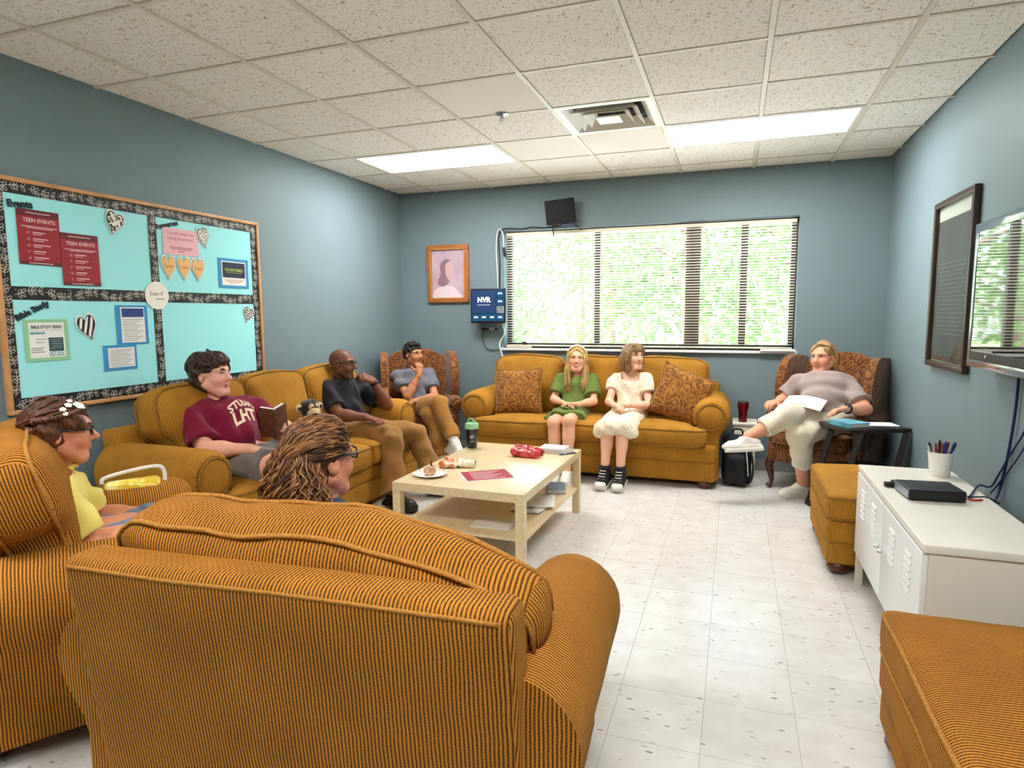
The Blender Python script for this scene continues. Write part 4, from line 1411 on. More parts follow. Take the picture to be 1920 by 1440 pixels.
    def shirt_prims(self, e=0.012, sleeve=0.6, hem=-0.02, loose=0.014, puff=None):
        """torso plus sleeves to the given fraction of the upper arm; hem: along spine from pelvis"""
        L = []
        self.torso_prims(L, e, 0.05)
        for i in (0, 1):
            if self.E[i] is None: continue
            ru, rf, rw = self.ar[i]
            end = self.S[i] + (self.E[i] - self.S[i]) * (sleeve + 0.12)
            G = [(cone(self.S[i], end, ru * 1.1 + e, ru * 0.98 + loose + e * 0.6), 0.035, 'add')]
            if puff: G.append((ell(self.S[i] + (self.E[i] - self.S[i]) * puff[1], (puff[0],) * 3), 0.03, 'add'))
            G.append((slab_cut(self.S[i] + (self.E[i] - self.S[i]) * sleeve, self.E[i] - self.S[i], 0.3), 0.006, 'sub'))
            L.append((G, 0.035, 'group'))
        L.insert(0, None)
        L = [q for q in L if q is not None]
        L.append((slab_cut(self.P + self.U * hem, -self.U, 0.18), 0.008, 'sub'))
        return L
    def pants_prims(self, e=0.014, cuff=0.95, wide=0.012, waist=0.10, knees=True, shorts=None):
        L = []
        s, b = self.s, self.bulk
        fr = np.array([self.R, self.FF, self.U])
        L.append((ell(self.P + self.U * 0.02 * s, (0.165 * b * self.hipw * s + e, 0.115 * b * s + e, 0.12 * s + e), fr), 0.05, 'add'))
        for i in (0, 1):
            rt, rk, ra = self.lr[i]
            hip, k, a = self.HJ[i], self.K[i], self.A[i]
            G = [(cone(hip, k, rt + e, rk + e + wide * 0.5), 0.03, 'add')]
            if shorts is None:
                G.append((ell(k + nrm(k - hip) * rk * 0.15, (rk * 0.85 + e,) * 3), 0.03, 'add'))
                G.append((cone(k, k + (a - k) * (cuff + 0.1), rk + e * 0.8 + wide * 0.4, ra + e + wide), 0.025, 'add'))
                G.append((slab_cut(k + (a - k) * cuff, a - k, 0.3), 0.005, 'sub'))
            else:
                G.append((slab_cut(hip + (k - hip) * shorts, k - hip, 0.3), 0.006, 'sub'))
            L.append((G, 0.02, 'group'))
        L.append((slab_cut(self.P + self.U * waist, self.U, 0.3), 0.01, 'sub'))
        return L
    def shoe(self, i, m, msole, toe_len=0.245, width=0.043, high=False, sole_t=0.018, laces=None, tongue=None, cap=None):
        d, down, L0 = self.FD[i]
        a = self.A[i]; side = np.cross(d, down); fr = np.array([side, d, -down])
        heel = a + down * 0.055 - d * 0.045
        wf = width; mid = toe_len * 0.5 - 0.045
        L = []
        L.append((cone(heel + d * 0.01, heel + d * (toe_len - 0.085), 0.041, 0.034), 0.02, 'add'))
        L.append((ell(heel + d * (toe_len - 0.105) + down * 0.008, (wf, 0.085, 0.034), fr), 0.02, 'add'))
        L.append((ell(heel + d * 0.02 - down * 0.015, (0.041, 0.055, 0.05), fr), 0.02, 'add'))
        L.append((cone(a + d * 0.005, heel + d * 0.125 - down * 0.004, 0.043, 0.032), 0.02, 'add'))
        L.append((rboxp(heel + d * mid + down * 0.022, (wf * 0.96, toe_len * 0.49, 0.016), fr, 0.014), 0.015, 'add'))
        if high: L.append((cone(a - down * 0.06, a + down * 0.03, 0.046, 0.046), 0.02, 'add'))
        top = a - down * (0.055 if high else -0.006)
        L.append((slab_cut(top, -down + d * (0.0 if high else -0.25), 0.12), 0.004, 'sub'))
        L.append((slab_cut(heel + down * 0.032, down, 0.4), 0.003, 'sub'))
        o = self.garment('shoe', L, m, h=0.004, ripple=0)
        S = [(rboxp(heel + d * mid + down * (0.030 + sole_t / 2 - 0.004), (wf * 0.97 + 0.003, toe_len * 0.5, sole_t / 2 + 0.005), fr, min(0.012, sole_t / 2 + 0.004)), 0.01, 'add')]
        S.append((slab_cut(heel + down * (0.026 + sole_t), down, 0.4), 0.002, 'sub'))
        self.garment('sole', S, msole, h=0.004, ripple=0, parent=o)
        if cap is not None:
            self.garment('toe_cap', [(ell(heel + d * (toe_len - 0.075) + down * 0.012, (width + 0.003, 0.062, 0.036), fr), 0.01, 'add'),
                                     (slab_cut(heel + d * (toe_len - 0.07), -d, 0.2), 0.004, 'sub'), (slab_cut(heel + down * 0.032, down, 0.2), 0.003, 'sub')], cap, h=0.004, ripple=0, parent=o)
        if laces is not None:
            z0 = 0.045 if high else 0.03
            for k in range(5 if high else 4):
                t = k / 4
                c = (a - down * (0.035 if high else -0.005)) * (1 - t) + (heel + d * 0.145 - down * 0.022) * t + d * 0.036 * (1 - t * 0.6) - down * 0.006
                pts = [c + side * x + d * (0.006 * (1 - (x / 0.024) ** 2)) for x in (-0.026, -0.012, 0, 0.012, 0.026)]
                mb = MB().tube([tuple(p - self.off) for p in pts], 0.0036, 5)
                mb.build('lace', laces, o, True, None)
        return o

def frame_z(z):
    """3 rows with the last along z"""
    z = nrm(z); x = np.cross(z, (0, 0, 1)) if abs(z[2]) < 0.95 else np.cross(z, (1, 0, 0))
    x = nrm(x); y = np.cross(z, x)
    return np.array([x, y, z])

def hair_mat(name, c1, c2, scale=(60, 60, 9), rough=0.45, bump=0.6):
    m = bpy.data.materials.new(name); m.use_nodes = True
    nt = m.node_tree; b = nt.nodes['Principled BSDF']; L = nt.links.new
    b.inputs['Roughness'].default_value = rough; b.inputs['Specular IOR Level'].default_value = 0.35
    tc = nt.nodes.new('ShaderNodeTexCoord'); mp = nt.nodes.new('ShaderNodeMapping'); mp.inputs['Scale'].default_value = scale
    n = nt.nodes.new('ShaderNodeTexNoise'); n.inputs['Scale'].default_value = 2.0; n.inputs['Detail'].default_value = 4; n.inputs['Distortion'].default_value = 0.6
    L(tc.outputs['Object'], mp.inputs[0]); L(mp.outputs[0], n.inputs['Vector'])
    cr = nt.nodes.new('ShaderNodeValToRGB'); cr.color_ramp.elements[0].position = 0.32; cr.color_ramp.elements[0].color = lin(c1)
    cr.color_ramp.elements[1].position = 0.68; cr.color_ramp.elements[1].color = lin(c2)
    L(n.outputs['Fac'], cr.inputs[0]); L(cr.outputs[0], b.inputs['Base Color'])
    bp = nt.nodes.new('ShaderNodeBump'); bp.inputs['Strength'].default_value = bump; bp.inputs['Distance'].default_value = 0.004
    L(n.outputs['Fac'], bp.inputs['Height']); L(bp.outputs[0], b.inputs['Normal'])
    return m

def glasses(p, m, lens=True, w=0.024, hgt=0.017, th=0.0022, z=0.012, y=0.104):
    """spectacles on a person's face"""
    off = p.off
    def P(x, yy, zz): return tuple(p.hp(x, yy, zz) - off)
    mb = MB()
    for q in (-1, 1):
        ring = []
        for k in range(20):
            a = 2 * PI * k / 20
            ring.append(P(q * 0.033 + w * abs(math.cos(a)) ** 0.7 * math.copysign(1, math.cos(a)), y - 0.004 * abs(math.cos(a)) - (0.004 if math.cos(a) * q > 0.5 else 0), z + hgt * abs(math.sin(a)) ** 0.7 * math.copysign(1, math.sin(a))))
        mb.tube(ring, th, 6, closed=True)
        mb.tube([P(q * 0.057, y - 0.006, z + 0.006), P(q * 0.079, 0.06, z + 0.008), P(q * 0.083, 0.0, z + 0.008), P(q * 0.083, -0.02, z - 0.004)], th * 1.5, 6)
    mb.tube([P(-0.010, y, z + 0.003), P(0, y + 0.003, z + 0.005), P(0.010, y, z + 0.003)], th, 6)
    return mb.build('glasses', m, p.root, True, None)
def D(a): return math.radians(a)
M_BLACKF = mat('black_frame_plastic', (24, 20, 20), rough=0.3)
M_WHITESOLE = mat('white_rubber', (228, 222, 208), rough=0.5)
M_WHITESHOE = mat('white_leather', (226, 220, 204), rough=0.5, noise_amt=0.04)
M_LACE = mat('white_lace', (236, 230, 218), rough=0.8)
M_BLKCANVAS = mat('black_canvas', (30, 28, 28), rough=0.85, noise_amt=0.1)
M_BLKSHOE = mat('black_leather', (26, 24, 24), rough=0.35)
M_SOCK = mat('white_sock', (224, 220, 210), rough=0.9, bump=0.3)

def cap_prims(p, t=0.012, face=(0.062, 0.085, 0.085), face_c=(0, 0.115, -0.035), nape=-0.075, oval=False):
    """hair over the skull, open at the face"""
    fr = np.array([p.hr, p.hf, p.hu]); s = p.hs
    L = [(ell(p.hp(0, -0.014, 0.036), ((0.077 + t) * s, (0.097 + t) * s, (0.085 + t) * s), fr), 0.02, 'add'),
         (ell(p.hp(0, -0.045, -0.02), ((0.066 + t) * s, (0.058 + t) * s, (0.075 + t) * s), fr), 0.03, 'add'),
         ((ell(p.hp(*face_c), [q * s for q in face], fr) if oval else rboxp(p.hp(*face_c), [q * s for q in face], fr, 0.04 * s)), 0.015, 'sub'),
         (slab_cut(p.hp(0, -0.05, nape), -p.hu, 0.16), 0.015, 'sub')]
    return L
def ear_cut(p, L, r=(0.03, 0.028, 0.045), y=0.0, z=-0.02):
    fr = np.array([p.hr, p.hf, p.hu])
    for q in (-1, 1): L.append((ell(p.hp(q * 0.09, y + 0.01, z), [v * p.hs for v in r], fr), 0.01, 'sub'))
    L.append((rboxp(p.hp(0, 0.115, -0.065), (0.12 * p.hs, 0.093 * p.hs, 0.085 * p.hs), fr, 0.03), 0.012, 'sub'))
def locks(p, paths, r, m, parent, name='locks', seg=5, taper=True):
    mb = MB()
    for P_ in paths:
        pts = spline([tuple(np.asarray(q) - p.off) for q in P_], 4)
        n = len(pts)
        rr = [r * (1.0 if not taper else (0.55 + 0.6 * math.sin(PI * min(0.95, (k + 1) / (n + 1))))) for k in range(n)]
        mb.tube(pts, rr, seg)
    o = mb.build(name, m, parent, True, None)
    o['kind'] = 'stuff'
    return o

# ---------------------------------------------------------------- girl in the green dress
def girl_green():
    p = Person('girl with long blonde hair in a green dress on the window sofa', (2.0, 5.45), (232, 172, 138), 0.005)
    p.nk = 0.88
    p.torso((2.0, 5.50, 0.51), (2.018, 5.60, 0.865), (2.02, 5.545, 1.008), (0.05, -1), bulk=1.10,
            shoulders=[(2.150, 5.585, 0.812), (1.872, 5.585, 0.812)])
    p.arm(1, (1.825, 5.47, 0.645), (1.945, 5.305, 0.640), 0.036, 0.032, 0.023)
    p.arm(0, (2.195, 5.46, 0.640), (2.085, 5.295, 0.632), 0.036, 0.032, 0.023)
    p.hand(1, (0.85, -0.40, -0.08), (0, -0.25, -1), 0.85, (0.2, 0.35, 0.3))
    p.hand(0, (-0.85, -0.3, 0.1), (0, -0.2, -1), 0.85, (0.3, 0.4, 0.3))
    p.leg(1, (1.93, 5.09, 0.500), (1.955, 5.06, 0.105), 0.072, 0.053, 0.034)
    p.leg(0, (2.062, 5.09, 0.520), (2.06, 5.05, 0.105), 0.072, 0.053, 0.034)
    p.foot(1, (0, -1, -0.05), 0.23); p.foot(0, (0.05, -1, -0.05), 0.23)
    p.head_frame(D(-78), 0.02, -0.04, 0.93)
    p.head(jaw=0.95, smile=1.0, mouth_open=0.6, lips=(200, 118, 108), brow=(170, 130, 90), iris=(70, 60, 55), lid=0.45, cheek=1.05, blush=0.45)
    p.build_body()
    p.tube_part('teeth', [p.hp(x, 0.0962 - 8 * x * x, -0.0585 + 6 * x * x) for x in (-0.017, -0.009, 0, 0.009, 0.017)], 0.0042, M_TEETH)
    # dress
    green = cloth('olive_green_cotton', (104, 122, 58), 0.10, 25)
    L = p.shirt_prims(e=0.016, sleeve=0.70, hem=0.0, loose=0.030, puff=(0.062, 0.35))
    L.append((ell(p.N + p.FF * 0.055 + p.U * 0.01, (0.045, 0.05, 0.075), np.array([p.R, p.FF, p.U])), 0.01, 'sub'))
    p.garment('dress_top', L, green, seed=3, ripple=0.005)
    S = [(ell(p.P + p.U * 0.06, (0.140, 0.105, 0.12), np.array([p.R, p.FF, p.U])), 0.04, 'add')]
    for i in (0, 1): S.append((cone(p.HJ[i], p.K[i] * 0.95 + p.HJ[i] * 0.05, 0.092, 0.070), 0.05, 'add'))
    S.append((cone(p.HJ[0], p.K[0] + np.array((0.07, 0.06, 0)), 0.07, 0.055), 0.05, 'add')); S.append((cone(p.HJ[1], p.K[1] + np.array((-0.07, 0.06, 0)), 0.07, 0.055), 0.05, 'add'))
    S.append((slab_cut((2.0, 5.19, 0.54), (0, -1, -0.15), 0.4), 0.006, 'sub')); S.append((slab_cut(p.P + p.U * 0.17, p.U, 0.3), 0.01, 'sub'))
    p.garment('skirt', S, green, seed=4, ripple=0.005, freq=55)
    # hair
    hm = hair_mat('blonde_hair', (150, 106, 48), (232, 198, 128), (70, 70, 7))
    L = cap_prims(p, 0.016, (0.064, 0.105, 0.120), (0, 0.115, -0.022), nape=-0.11, oval=True)
    for q in (-1, 1):
        L.append((cone(p.hp(q * 0.076, 0.02, 0.02), p.hp(q * 0.080, 0.012, -0.11), 0.026, 0.03, (p.hr, 0.75)), 0.03, 'add'))
        L.append((cone(p.hp(q * 0.080, 0.012, -0.11), p.hp(q * 0.072, 0.055, -0.29), 0.034, 0.020, (p.hf, 0.75)), 0.03, 'add'))
    o = p.garment('hair', L, hm, h=0.0045, ripple=0.004, freq=90)
    r = np.random.default_rng(5); paths = []
    for k in range(110):
        q = -1 if k % 2 else 1
        a = r.random(); b = r.normal() * 0.012; c = r.random()
        paths.append([p.hp(q * 0.006, 0.070 - 0.12 * c, 0.126 - 0.006 * c), p.hp(q * (0.074 + 0.01 * c), 0.045 - 0.08 * c, 0.088), p.hp(q * (0.096), 0.035 - 0.055 * c, 0.0 + b), p.hp(q * (0.070 + 0.045 * a), 0.03 + b, -0.12), p.hp(q * (0.045 + 0.06 * a), 0.080 + b * 0.7, -0.24 - 0.08 * r.random())])
    locks(p, paths, 0.0042, hm, o)
    p.tube_part('rim_light_band', [p.hp(0.090 * math.sin(a), 0.018, 0.034 + 0.101 * math.cos(a)) for a in np.linspace(-1.75, 1.75, 17)], 0.0085, mat('rim_light_white', (226, 224, 220), rough=0.6))  # white band over the crown stands in for window rim light on the hair
    for i in (0, 1): p.shoe(i, M_WHITESHOE, M_WHITESOLE, 0.23, laces=M_LACE)
girl_green()

# ---------------------------------------------------------------- girl in the floral dress
def floral_mat():
    m = bpy.data.materials.new('cream_floral_cotton'); m.use_nodes = True
    nt = m.node_tree; b = nt.nodes['Principled BSDF']; Lk = nt.links.new
    b.inputs['Roughness'].default_value = 0.85; b.inputs['Specular IOR Level'].default_value = 0.15
    tc = nt.nodes.new('ShaderNodeTexCoord'); v = nt.nodes.new('ShaderNodeTexVoronoi'); v.inputs['Scale'].default_value = 62
    n = nt.nodes.new('ShaderNodeTexNoise'); n.inputs['Scale'].default_value = 45; n.inputs['Detail'].default_value = 3
    Lk(tc.outputs['Object'], v.inputs['Vector']); Lk(tc.outputs['Object'], n.inputs['Vector'])
    cr = nt.nodes.new('ShaderNodeValToRGB'); cr.color_ramp.elements[0].position = 0.25; cr.color_ramp.elements[0].color = lin((176, 122, 82))
    cr.color_ramp.elements[1].position = 0.42; cr.color_ramp.elements[1].color = lin((238, 224, 194))
    e = cr.color_ramp.elements.new(0.36); e.color = lin((214, 176, 132))
    ad = nt.nodes.new('ShaderNodeMath'); ad.operation = 'MULTIPLY_ADD'; ad.inputs[1].default_value = 0.7
    ms = nt.nodes.new('ShaderNodeMath'); ms.operation = 'MULTIPLY'; ms.inputs[1].default_value = 0.42; Lk(n.outputs['Fac'], ms.inputs[0])
    Lk(v.outputs['Distance'], ad.inputs[0]); Lk(ms.outputs[0], ad.inputs[2]); Lk(ad.outputs[0], cr.inputs[0]); Lk(cr.outputs[0], b.inputs['Base Color'])
    return m
def girl_floral():
    p = Person('girl with a brown bob in a cream floral dress and black high-top sneakers', (2.5, 5.45), (236, 180, 150), 0.005)
    p.nk = 0.85
    p.torso((2.50, 5.50, 0.52), (2.508, 5.57, 0.890), (2.525, 5.525, 1.036), (0.02, -1), bulk=1.05,
            shoulders=[(2.635, 5.56, 0.838), (2.372, 5.56, 0.838)])
    p.arm(1, (2.335, 5.43, 0.650), (2.400, 5.27, 0.650), 0.035, 0.031, 0.022)
    p.arm(0, (2.680, 5.43, 0.632), (2.530, 5.265, 0.645), 0.035, 0.031, 0.022)
    p.hand(1, (0.75, -0.55, -0.1), (0.2, -0.1, -1), 0.85, (0.4, 0.5, 0.4))
    p.hand(0, (-0.95, -0.1, 0.0), (0, -0.35, -1), 0.85, (0.35, 0.5, 0.4))
    p.leg(1, (2.395, 5.075, 0.500), (2.385, 5.02, 0.130), 0.070, 0.052, 0.034)
    p.leg(0, (2.515, 5.075, 0.505), (2.512, 5.01, 0.130), 0.070, 0.052, 0.034)
    p.foot(1, (-0.08, -1, -0.12), 0.24); p.foot(0, (0.0, -1, -0.12), 0.24)
    p.head_frame(D(-42), 0.06, 0.0, 0.92)
    p.head(jaw=0.92, smile=0.5, lips=(222, 150, 136), brow=(150, 112, 82), iris=(80, 66, 56), blush=0.3)
    p.build_body()
    fl_ = floral_mat()
    L = p.shirt_prims(e=0.012, sleeve=0.52, hem=0.0, loose=0.02, puff=(0.066, 0.26))
    L.append((rboxp(p.N + p.FF * 0.07 + p.U * 0.01, (0.082, 0.06, 0.085), np.array([p.R, p.FF, p.U]), 0.02), 0.01, 'sub'))
    p.garment('dress_top', L, fl_, seed=8, ripple=0.005)
    S = [(ell(p.P + p.U * 0.06, (0.135, 0.105, 0.12), np.array([p.R, p.FF, p.U])), 0.04, 'add')]
    for i in (0, 1): S.append((cone(p.HJ[i], p.K[i] + np.array((0, -0.01, -0.01)), 0.094, 0.076), 0.05, 'add'))
    for sg, i in ((1, 0), (-1, 1)): S.append((cone(p.HJ[i], p.K[i] + np.array((sg * 0.06, 0.02, -0.05)), 0.075, 0.065), 0.05, 'add'))
    S.append((slab_cut((2.46, 5.0, 0.43), (0, -0.45, -1), 0.4), 0.006, 'sub')); S.append((slab_cut(p.P + p.U * 0.17, p.U, 0.3), 0.01, 'sub'))
    p.garment('skirt', S, fl_, seed=9, ripple=0.0046, freq=52)
    hm = hair_mat('light_brown_hair', (92, 62, 36), (172, 134, 92), (70, 70, 7))
    L = cap_prims(p, 0.018, (0.060, 0.085, 0.094), (0.006, 0.120, -0.040), nape=-0.13)
    for q in (-1, 1):
        L.append((cone(p.hp(q * 0.076, 0.0, 0.03), p.hp(q * 0.078, 0.012, -0.105), 0.032, 0.028, (p.hr, 0.7)), 0.03, 'add'))
    L.append((cone(p.hp(-0.05, -0.06, -0.02), p.hp(-0.05, -0.05, -0.10), 0.045, 0.04), 0.03, 'add')); L.append((cone(p.hp(0.05, -0.06, -0.02), p.hp(0.05, -0.05, -0.10), 0.045, 0.04), 0.03, 'add'))
    o = p.garment('hair', L, hm, h=0.0045, ripple=0.003, freq=90)
    r = np.random.default_rng(6); paths = []
    for k in range(120):
        q = -1 if k % 2 else 1; c = r.random(); b = r.normal() * 0.01
        paths.append([p.hp(q * 0.008, 0.075 - 0.14 * c, 0.126 - 0.008 * c), p.hp(q * (0.07), 0.060 - 0.12 * c, 0.088), p.hp(q * 0.098, 0.042 - 0.10 * c, 0.0 + b), p.hp(q * (0.092 + b), 0.04 - 0.10 * c, -0.07), p.hp(q * (0.078 + b), 0.045 - 0.10 * c, -0.118 - 0.02 * r.random())])
    for k in range(26):
        x = -0.05 + 0.1 * k / 25
        paths.append([p.hp(x * 0.3, 0.06, 0.124), p.hp(x * 0.8, 0.095, 0.10), p.hp(x * 1.05, 0.102, 0.066), p.hp(x * 1.25, 0.096, 0.046 - 0.012 * abs(x) / 0.05)])
    locks(p, paths, 0.0042, hm, o)
    for i in (0, 1): p.shoe(i, M_BLKCANVAS, M_WHITESOLE, 0.25, 0.046, True, 0.030, laces=M_LACE, cap=M_WHITESOLE)
    b = MB()
    d = nrm(p.W[0] - p.E[0]); fr = frame_z(d)
    c = p.W[0] - d * 0.012
    b.tube([tuple(c + (fr[0] * math.cos(a) + fr[1] * math.sin(a)) * 0.0255 - p.off) for a in np.linspace(0, 2 * PI, 17)[:-1]], 0.002, 5, closed=True)
    b.build('bracelet', mat('gold_bracelet', (200, 160, 90), rough=0.3, metal=0.8), p.root, True, None)
girl_floral()

# ---------------------------------------------------------------- woman in the wing chair
def lady():
    p = Person('woman in a taupe t-shirt and cream capri trousers, legs crossed, in the wing chair', (4.02, 5.35), (222, 156, 122), 0.0055)
    p.nk = 1.05
    p.torso((4.03, 5.33, 0.58), (4.045, 5.52, 0.93), (4.015, 5.46, 1.060), (-0.42, -0.9), bulk=1.6, belly=0.05, hipw=1.1, chest=1.3,
            shoulders=[(4.205, 5.42, 0.845), (3.850, 5.51, 0.850)])
    p.arm(1, (3.745, 5.52, 0.705), (3.69, 5.415, 0.700), 0.050, 0.042, 0.028)
    p.arm(0, (4.285, 5.215, 0.695), (4.135, 5.075, 0.715), 0.054, 0.044, 0.029)
    p.hand(1, (-0.55, -0.8, 0.0), (-0.1, 0.1, -1), 0.95, (0.35, 0.5, 0.4))
    p.hand(0, (-0.85, -0.4, -0.12), (0, -0.3, -1), 0.95, (0.35, 0.4, 0.3))
    # right leg crossed over, left foot on the floor
    p.leg(1, (3.745, 5.02, 0.665), (3.475, 4.90, 0.500), 0.105, 0.072, 0.042)
    p.leg(0, (3.835, 5.03, 0.520), (3.885, 5.19, 0.105), 0.105, 0.072, 0.043)
    p.foot(1, (-0.93, -0.25, -0.05), 0.24); p.foot(0, (-0.83, -0.52, -0.05), 0.24)
    p.head_frame(D(-126), -0.05, 0.03, 0.98)
    p.head(jaw=1.15, cheek=1.15, chin=1.1, lips=(196, 116, 102), brow=(150, 112, 80), iris=(66, 56, 50), mouth_open=0.5, blush=0.5, lid=0.1, wide=1.03)
    p.build_body()
    taupe = cloth('taupe_jersey', (160, 142, 134), 0.05, 18)
    L = p.shirt_prims(e=0.012, sleeve=0.72, hem=-0.02, loose=0.022)
    L.append((ell(p.N + p.FF * 0.05 + p.U * 0.025, (0.062, 0.05, 0.05), np.array([p.R, p.FF, p.U])), 0.01, 'sub'))
    p.garment('t_shirt', L, taupe, seed=12, ripple=0.007, freq=38)
    cream = cloth('cream_denim', (226, 214, 188), 0.03, 30)
    L = p.pants_prims(0.012, 0.62, 0.014, 0.08)
    p.garment('capri_trousers', L, cream, seed=13, ripple=0.005)
    hm = hair_mat('ash_blonde_hair', (110, 76, 44), (190, 148, 98), (50, 50, 12))
    L = cap_prims(p, 0.014, (0.080, 0.105, 0.120), (0, 0.118, -0.014), nape=-0.07, oval=True)
    L.append((cone(p.hp(0.07, -0.03, 0.0), p.hp(0.06, -0.05, -0.10), 0.04, 0.03), 0.03, 'add')); L.append((cone(p.hp(-0.07, -0.03, 0.0), p.hp(-0.06, -0.05, -0.10), 0.04, 0.03), 0.03, 'add'))
    ear_cut(p, L, z=-0.03)
    o = p.garment('hair', L, hm, h=0.0045, ripple=0.006, freq=80)
    r = np.random.default_rng(7); paths = []
    for k in range(90):
        a = -1.4 + 2.8 * k / 89; j = r.normal() * 0.006
        paths.append([p.hp(0.080 * math.sin(a), 0.060 * math.cos(a) + 0.004, 0.080 + 0.030 * math.cos(a)), p.hp(0.088 * math.sin(a) + j, 0.0, 0.115 - 0.06 * abs(math.sin(a))), p.hp(0.085 * math.sin(a) + j, -0.08, 0.07 - 0.05 * abs(math.sin(a))), p.hp(0.06 * math.sin(a) + j, -0.115, 0.0)])
    locks(p, paths, 0.004, hm, o)
    for i in (0, 1): p.shoe(i, M_WHITESHOE, M_WHITESOLE, 0.265, 0.047, False, 0.024, laces=M_LACE)
    d = nrm(p.W[0] - p.E[0]); fr = frame_z(d); c = p.W[0] - d * 0.015
    band = MB().tube([tuple(c + (fr[0] * math.cos(a) + fr[1] * math.sin(a)) * 0.0325 - p.off) for a in np.linspace(0, 2 * PI, 19)[:-1]], 0.008, 6, closed=True).build('watch', M_BLACKF, p.root, True, None)
    q = c + np.array((-0.2, -0.55, 0.8)) * 0.034
    MB().box((0, 0, 0), (0.034, 0.034, 0.012), T(*(q - p.off)) @ rot_to((-0.2, -0.55, 0.8)), r=0.005).build('watch_face', M_BLACKF, band, True, None)
    MB().lathe([(0.0, 0.004), (0.004, 0.0), (0.0, -0.004)], 8, T(*(p.hp(-0.088, -0.01, -0.045) - p.off))).build('earring', M_CHROME, p.root, True, None)
    MB().lathe([(0.0, 0.004), (0.004, 0.0), (0.0, -0.004)], 8, T(*(p.hp(0.088, -0.01, -0.045) - p.off))).build('earring', M_CHROME, p.root, True, None)
lady()

# ---------------------------------------------------------------- man in the black clerical shirt
def clergyman():
    p = Person('bald man with glasses in a black clerical shirt, hand raised to his mouth', (0.5, 4.15), (128, 78, 50), 0.005)
    p.nk = 1.1
    p.torso((0.53, 4.17, 0.53), (0.415, 4.20, 0.905), (0.480, 4.175, 1.035), (1, 0.05), bulk=1.25, belly=0.02,
            shoulders=[(0.445, 4.405, 0.835), (0.425, 4.010, 0.850)])
    p.arm(1, (0.575, 3.975, 0.672), (0.775, 4.025, 0.655), 0.050, 0.042, 0.029)
    p.arm(0, (0.715, 4.440, 0.690), (0.655, 4.330, 0.895), 0.050, 0.041, 0.029)
    p.hand(1, (0.95, -0.05, -0.16), (0.1, 0, -1), 1.0, (0.12, 0.3, 0.4), spread=0.05)
    p.hand(0, (-0.35, -0.85, 0.42), (-0.7, 0.1, -0.55), 1.0, (0.7, 0.9, 0.6))
    p.leg(1, (0.990, 4.02, 0.515), (1.05, 3.955, 0.120), 0.084, 0.062, 0.044)
    p.leg(0, (1.015, 4.335, 0.490), (1.20, 4.34, 0.120), 0.084, 0.062, 0.044)
    p.foot(1, (0.95, -0.2, -0.05), 0.27); p.foot(0, (0.95, 0.1, -0.05), 0.27)
    p.head_frame(D(12), -0.06, 0.0, 0.97)
    p.head(jaw=1.05, nose=1.15, chin=1.1, lips=(120, 66, 54), brow=(30, 22, 18), iris=(40, 30, 24), blush=0.0)
    stub = np.array(lin((52, 36, 28))[:3])
    def tint(v, col, x, y, z):
        hd = (np.abs(x) < 0.1) & (y > -0.13) & (y < 0.13) & (z > -0.13) & (z < 0.14)
        scalp = hd & (z > 0.055 - 0.45 * (0.03 - y).clip(0, 0.2)) & (y < 0.062) & (z > -0.05)
        beard = hd & (z < -0.04) & (z > -0.125) & (y > 0.0) & (y > 0.03 - 0.4 * np.abs(x))
        must = hd & (z < -0.030) & (z > -0.052) & (y > 0.08) & (np.abs(x) < 0.03)
        col[scalp] = col[scalp] * 0.72 + stub * 0.28
        lipm = hd & (np.abs(x) < 0.02) & (np.abs(z + 0.0585) < 0.010) & (y > 0.082)
        for m_ in (beard & ~lipm, must & ~lipm): col[m_] = col[m_] * 0.45 + stub * 0.55
        return col
    p.build_body(tint)
    blk = cloth('black_shirt_cotton', (36, 34, 38), 0.15, 20)
    L = p.shirt_prims(e=0.014, sleeve=0.72, hem=0.0, loose=0.024)
    L.append((cone(p.N - p.U * 0.01, p.N + (p.H - p.N) * 0.38, 0.072, 0.066), 0.015, 'add'))
    L.append((slab_cut(p.N + (p.H - p.N) * 0.36 + p.FF * 0.02, (p.H - p.N) * 1.0 - p.FF * 0.02, 0.12), 0.004, 'sub'))
    p.garment('clerical_shirt', L, blk, seed=21, ripple=0.006, freq=42)
    # white collar tab
    c = p.N + (p.H - p.N) * 0.30
    ang = [-0.1, 0.15, 0.4, 0.6, 0.75]
    c = p.N + (p.H - p.N) * 0.22; f = p.FF; rr_ = p.R
    p.tube_part('collar_tab', [c + (f * math.cos(a) + rr_ * math.sin(a)) * 0.084 for a in ang], 0.012, mat('white_collar', (236, 236, 234), rough=0.5))
    khaki = cloth('khaki_twill', (150, 108, 56), 0.06, 26)
    p.garment('trousers', p.pants_prims(0.014, 0.93, 0.022, 0.06), khaki, seed=22, ripple=0.006, freq=40)
    glasses(p, M_BLACKF)
    for i in (0, 1): p.shoe(i, M_BLKSHOE, M_BLKSHOE, 0.28, 0.046, False, 0.02)
    d = nrm(p.W[0] - p.E[0]); fr = frame_z(d); c = p.W[0] - d * 0.02
    MB().tube([tuple(c + (fr[0] * math.cos(a) + fr[1] * math.sin(a)) * 0.032 - p.off) for a in np.linspace(0, 2 * PI, 19)[:-1]], 0.009, 6, closed=True).build('watch', M_BLACKF, p.root, True, None)
    MB().lathe([(0.009, 0.002), (0.0115, 0.0), (0.009, -0.002)], 14, T(*(p.W[0] + nrm((-0.35, -0.85, 0.42)) * 0.105 + np.array((0.006, 0, 0.0)) - p.off)) @ rot_to((-0.6, -0.6, 0.3)), cap=False).build('ring', mat('silver', (210, 210, 210), rough=0.2, metal=1), p.root, True, None)
clergyman()

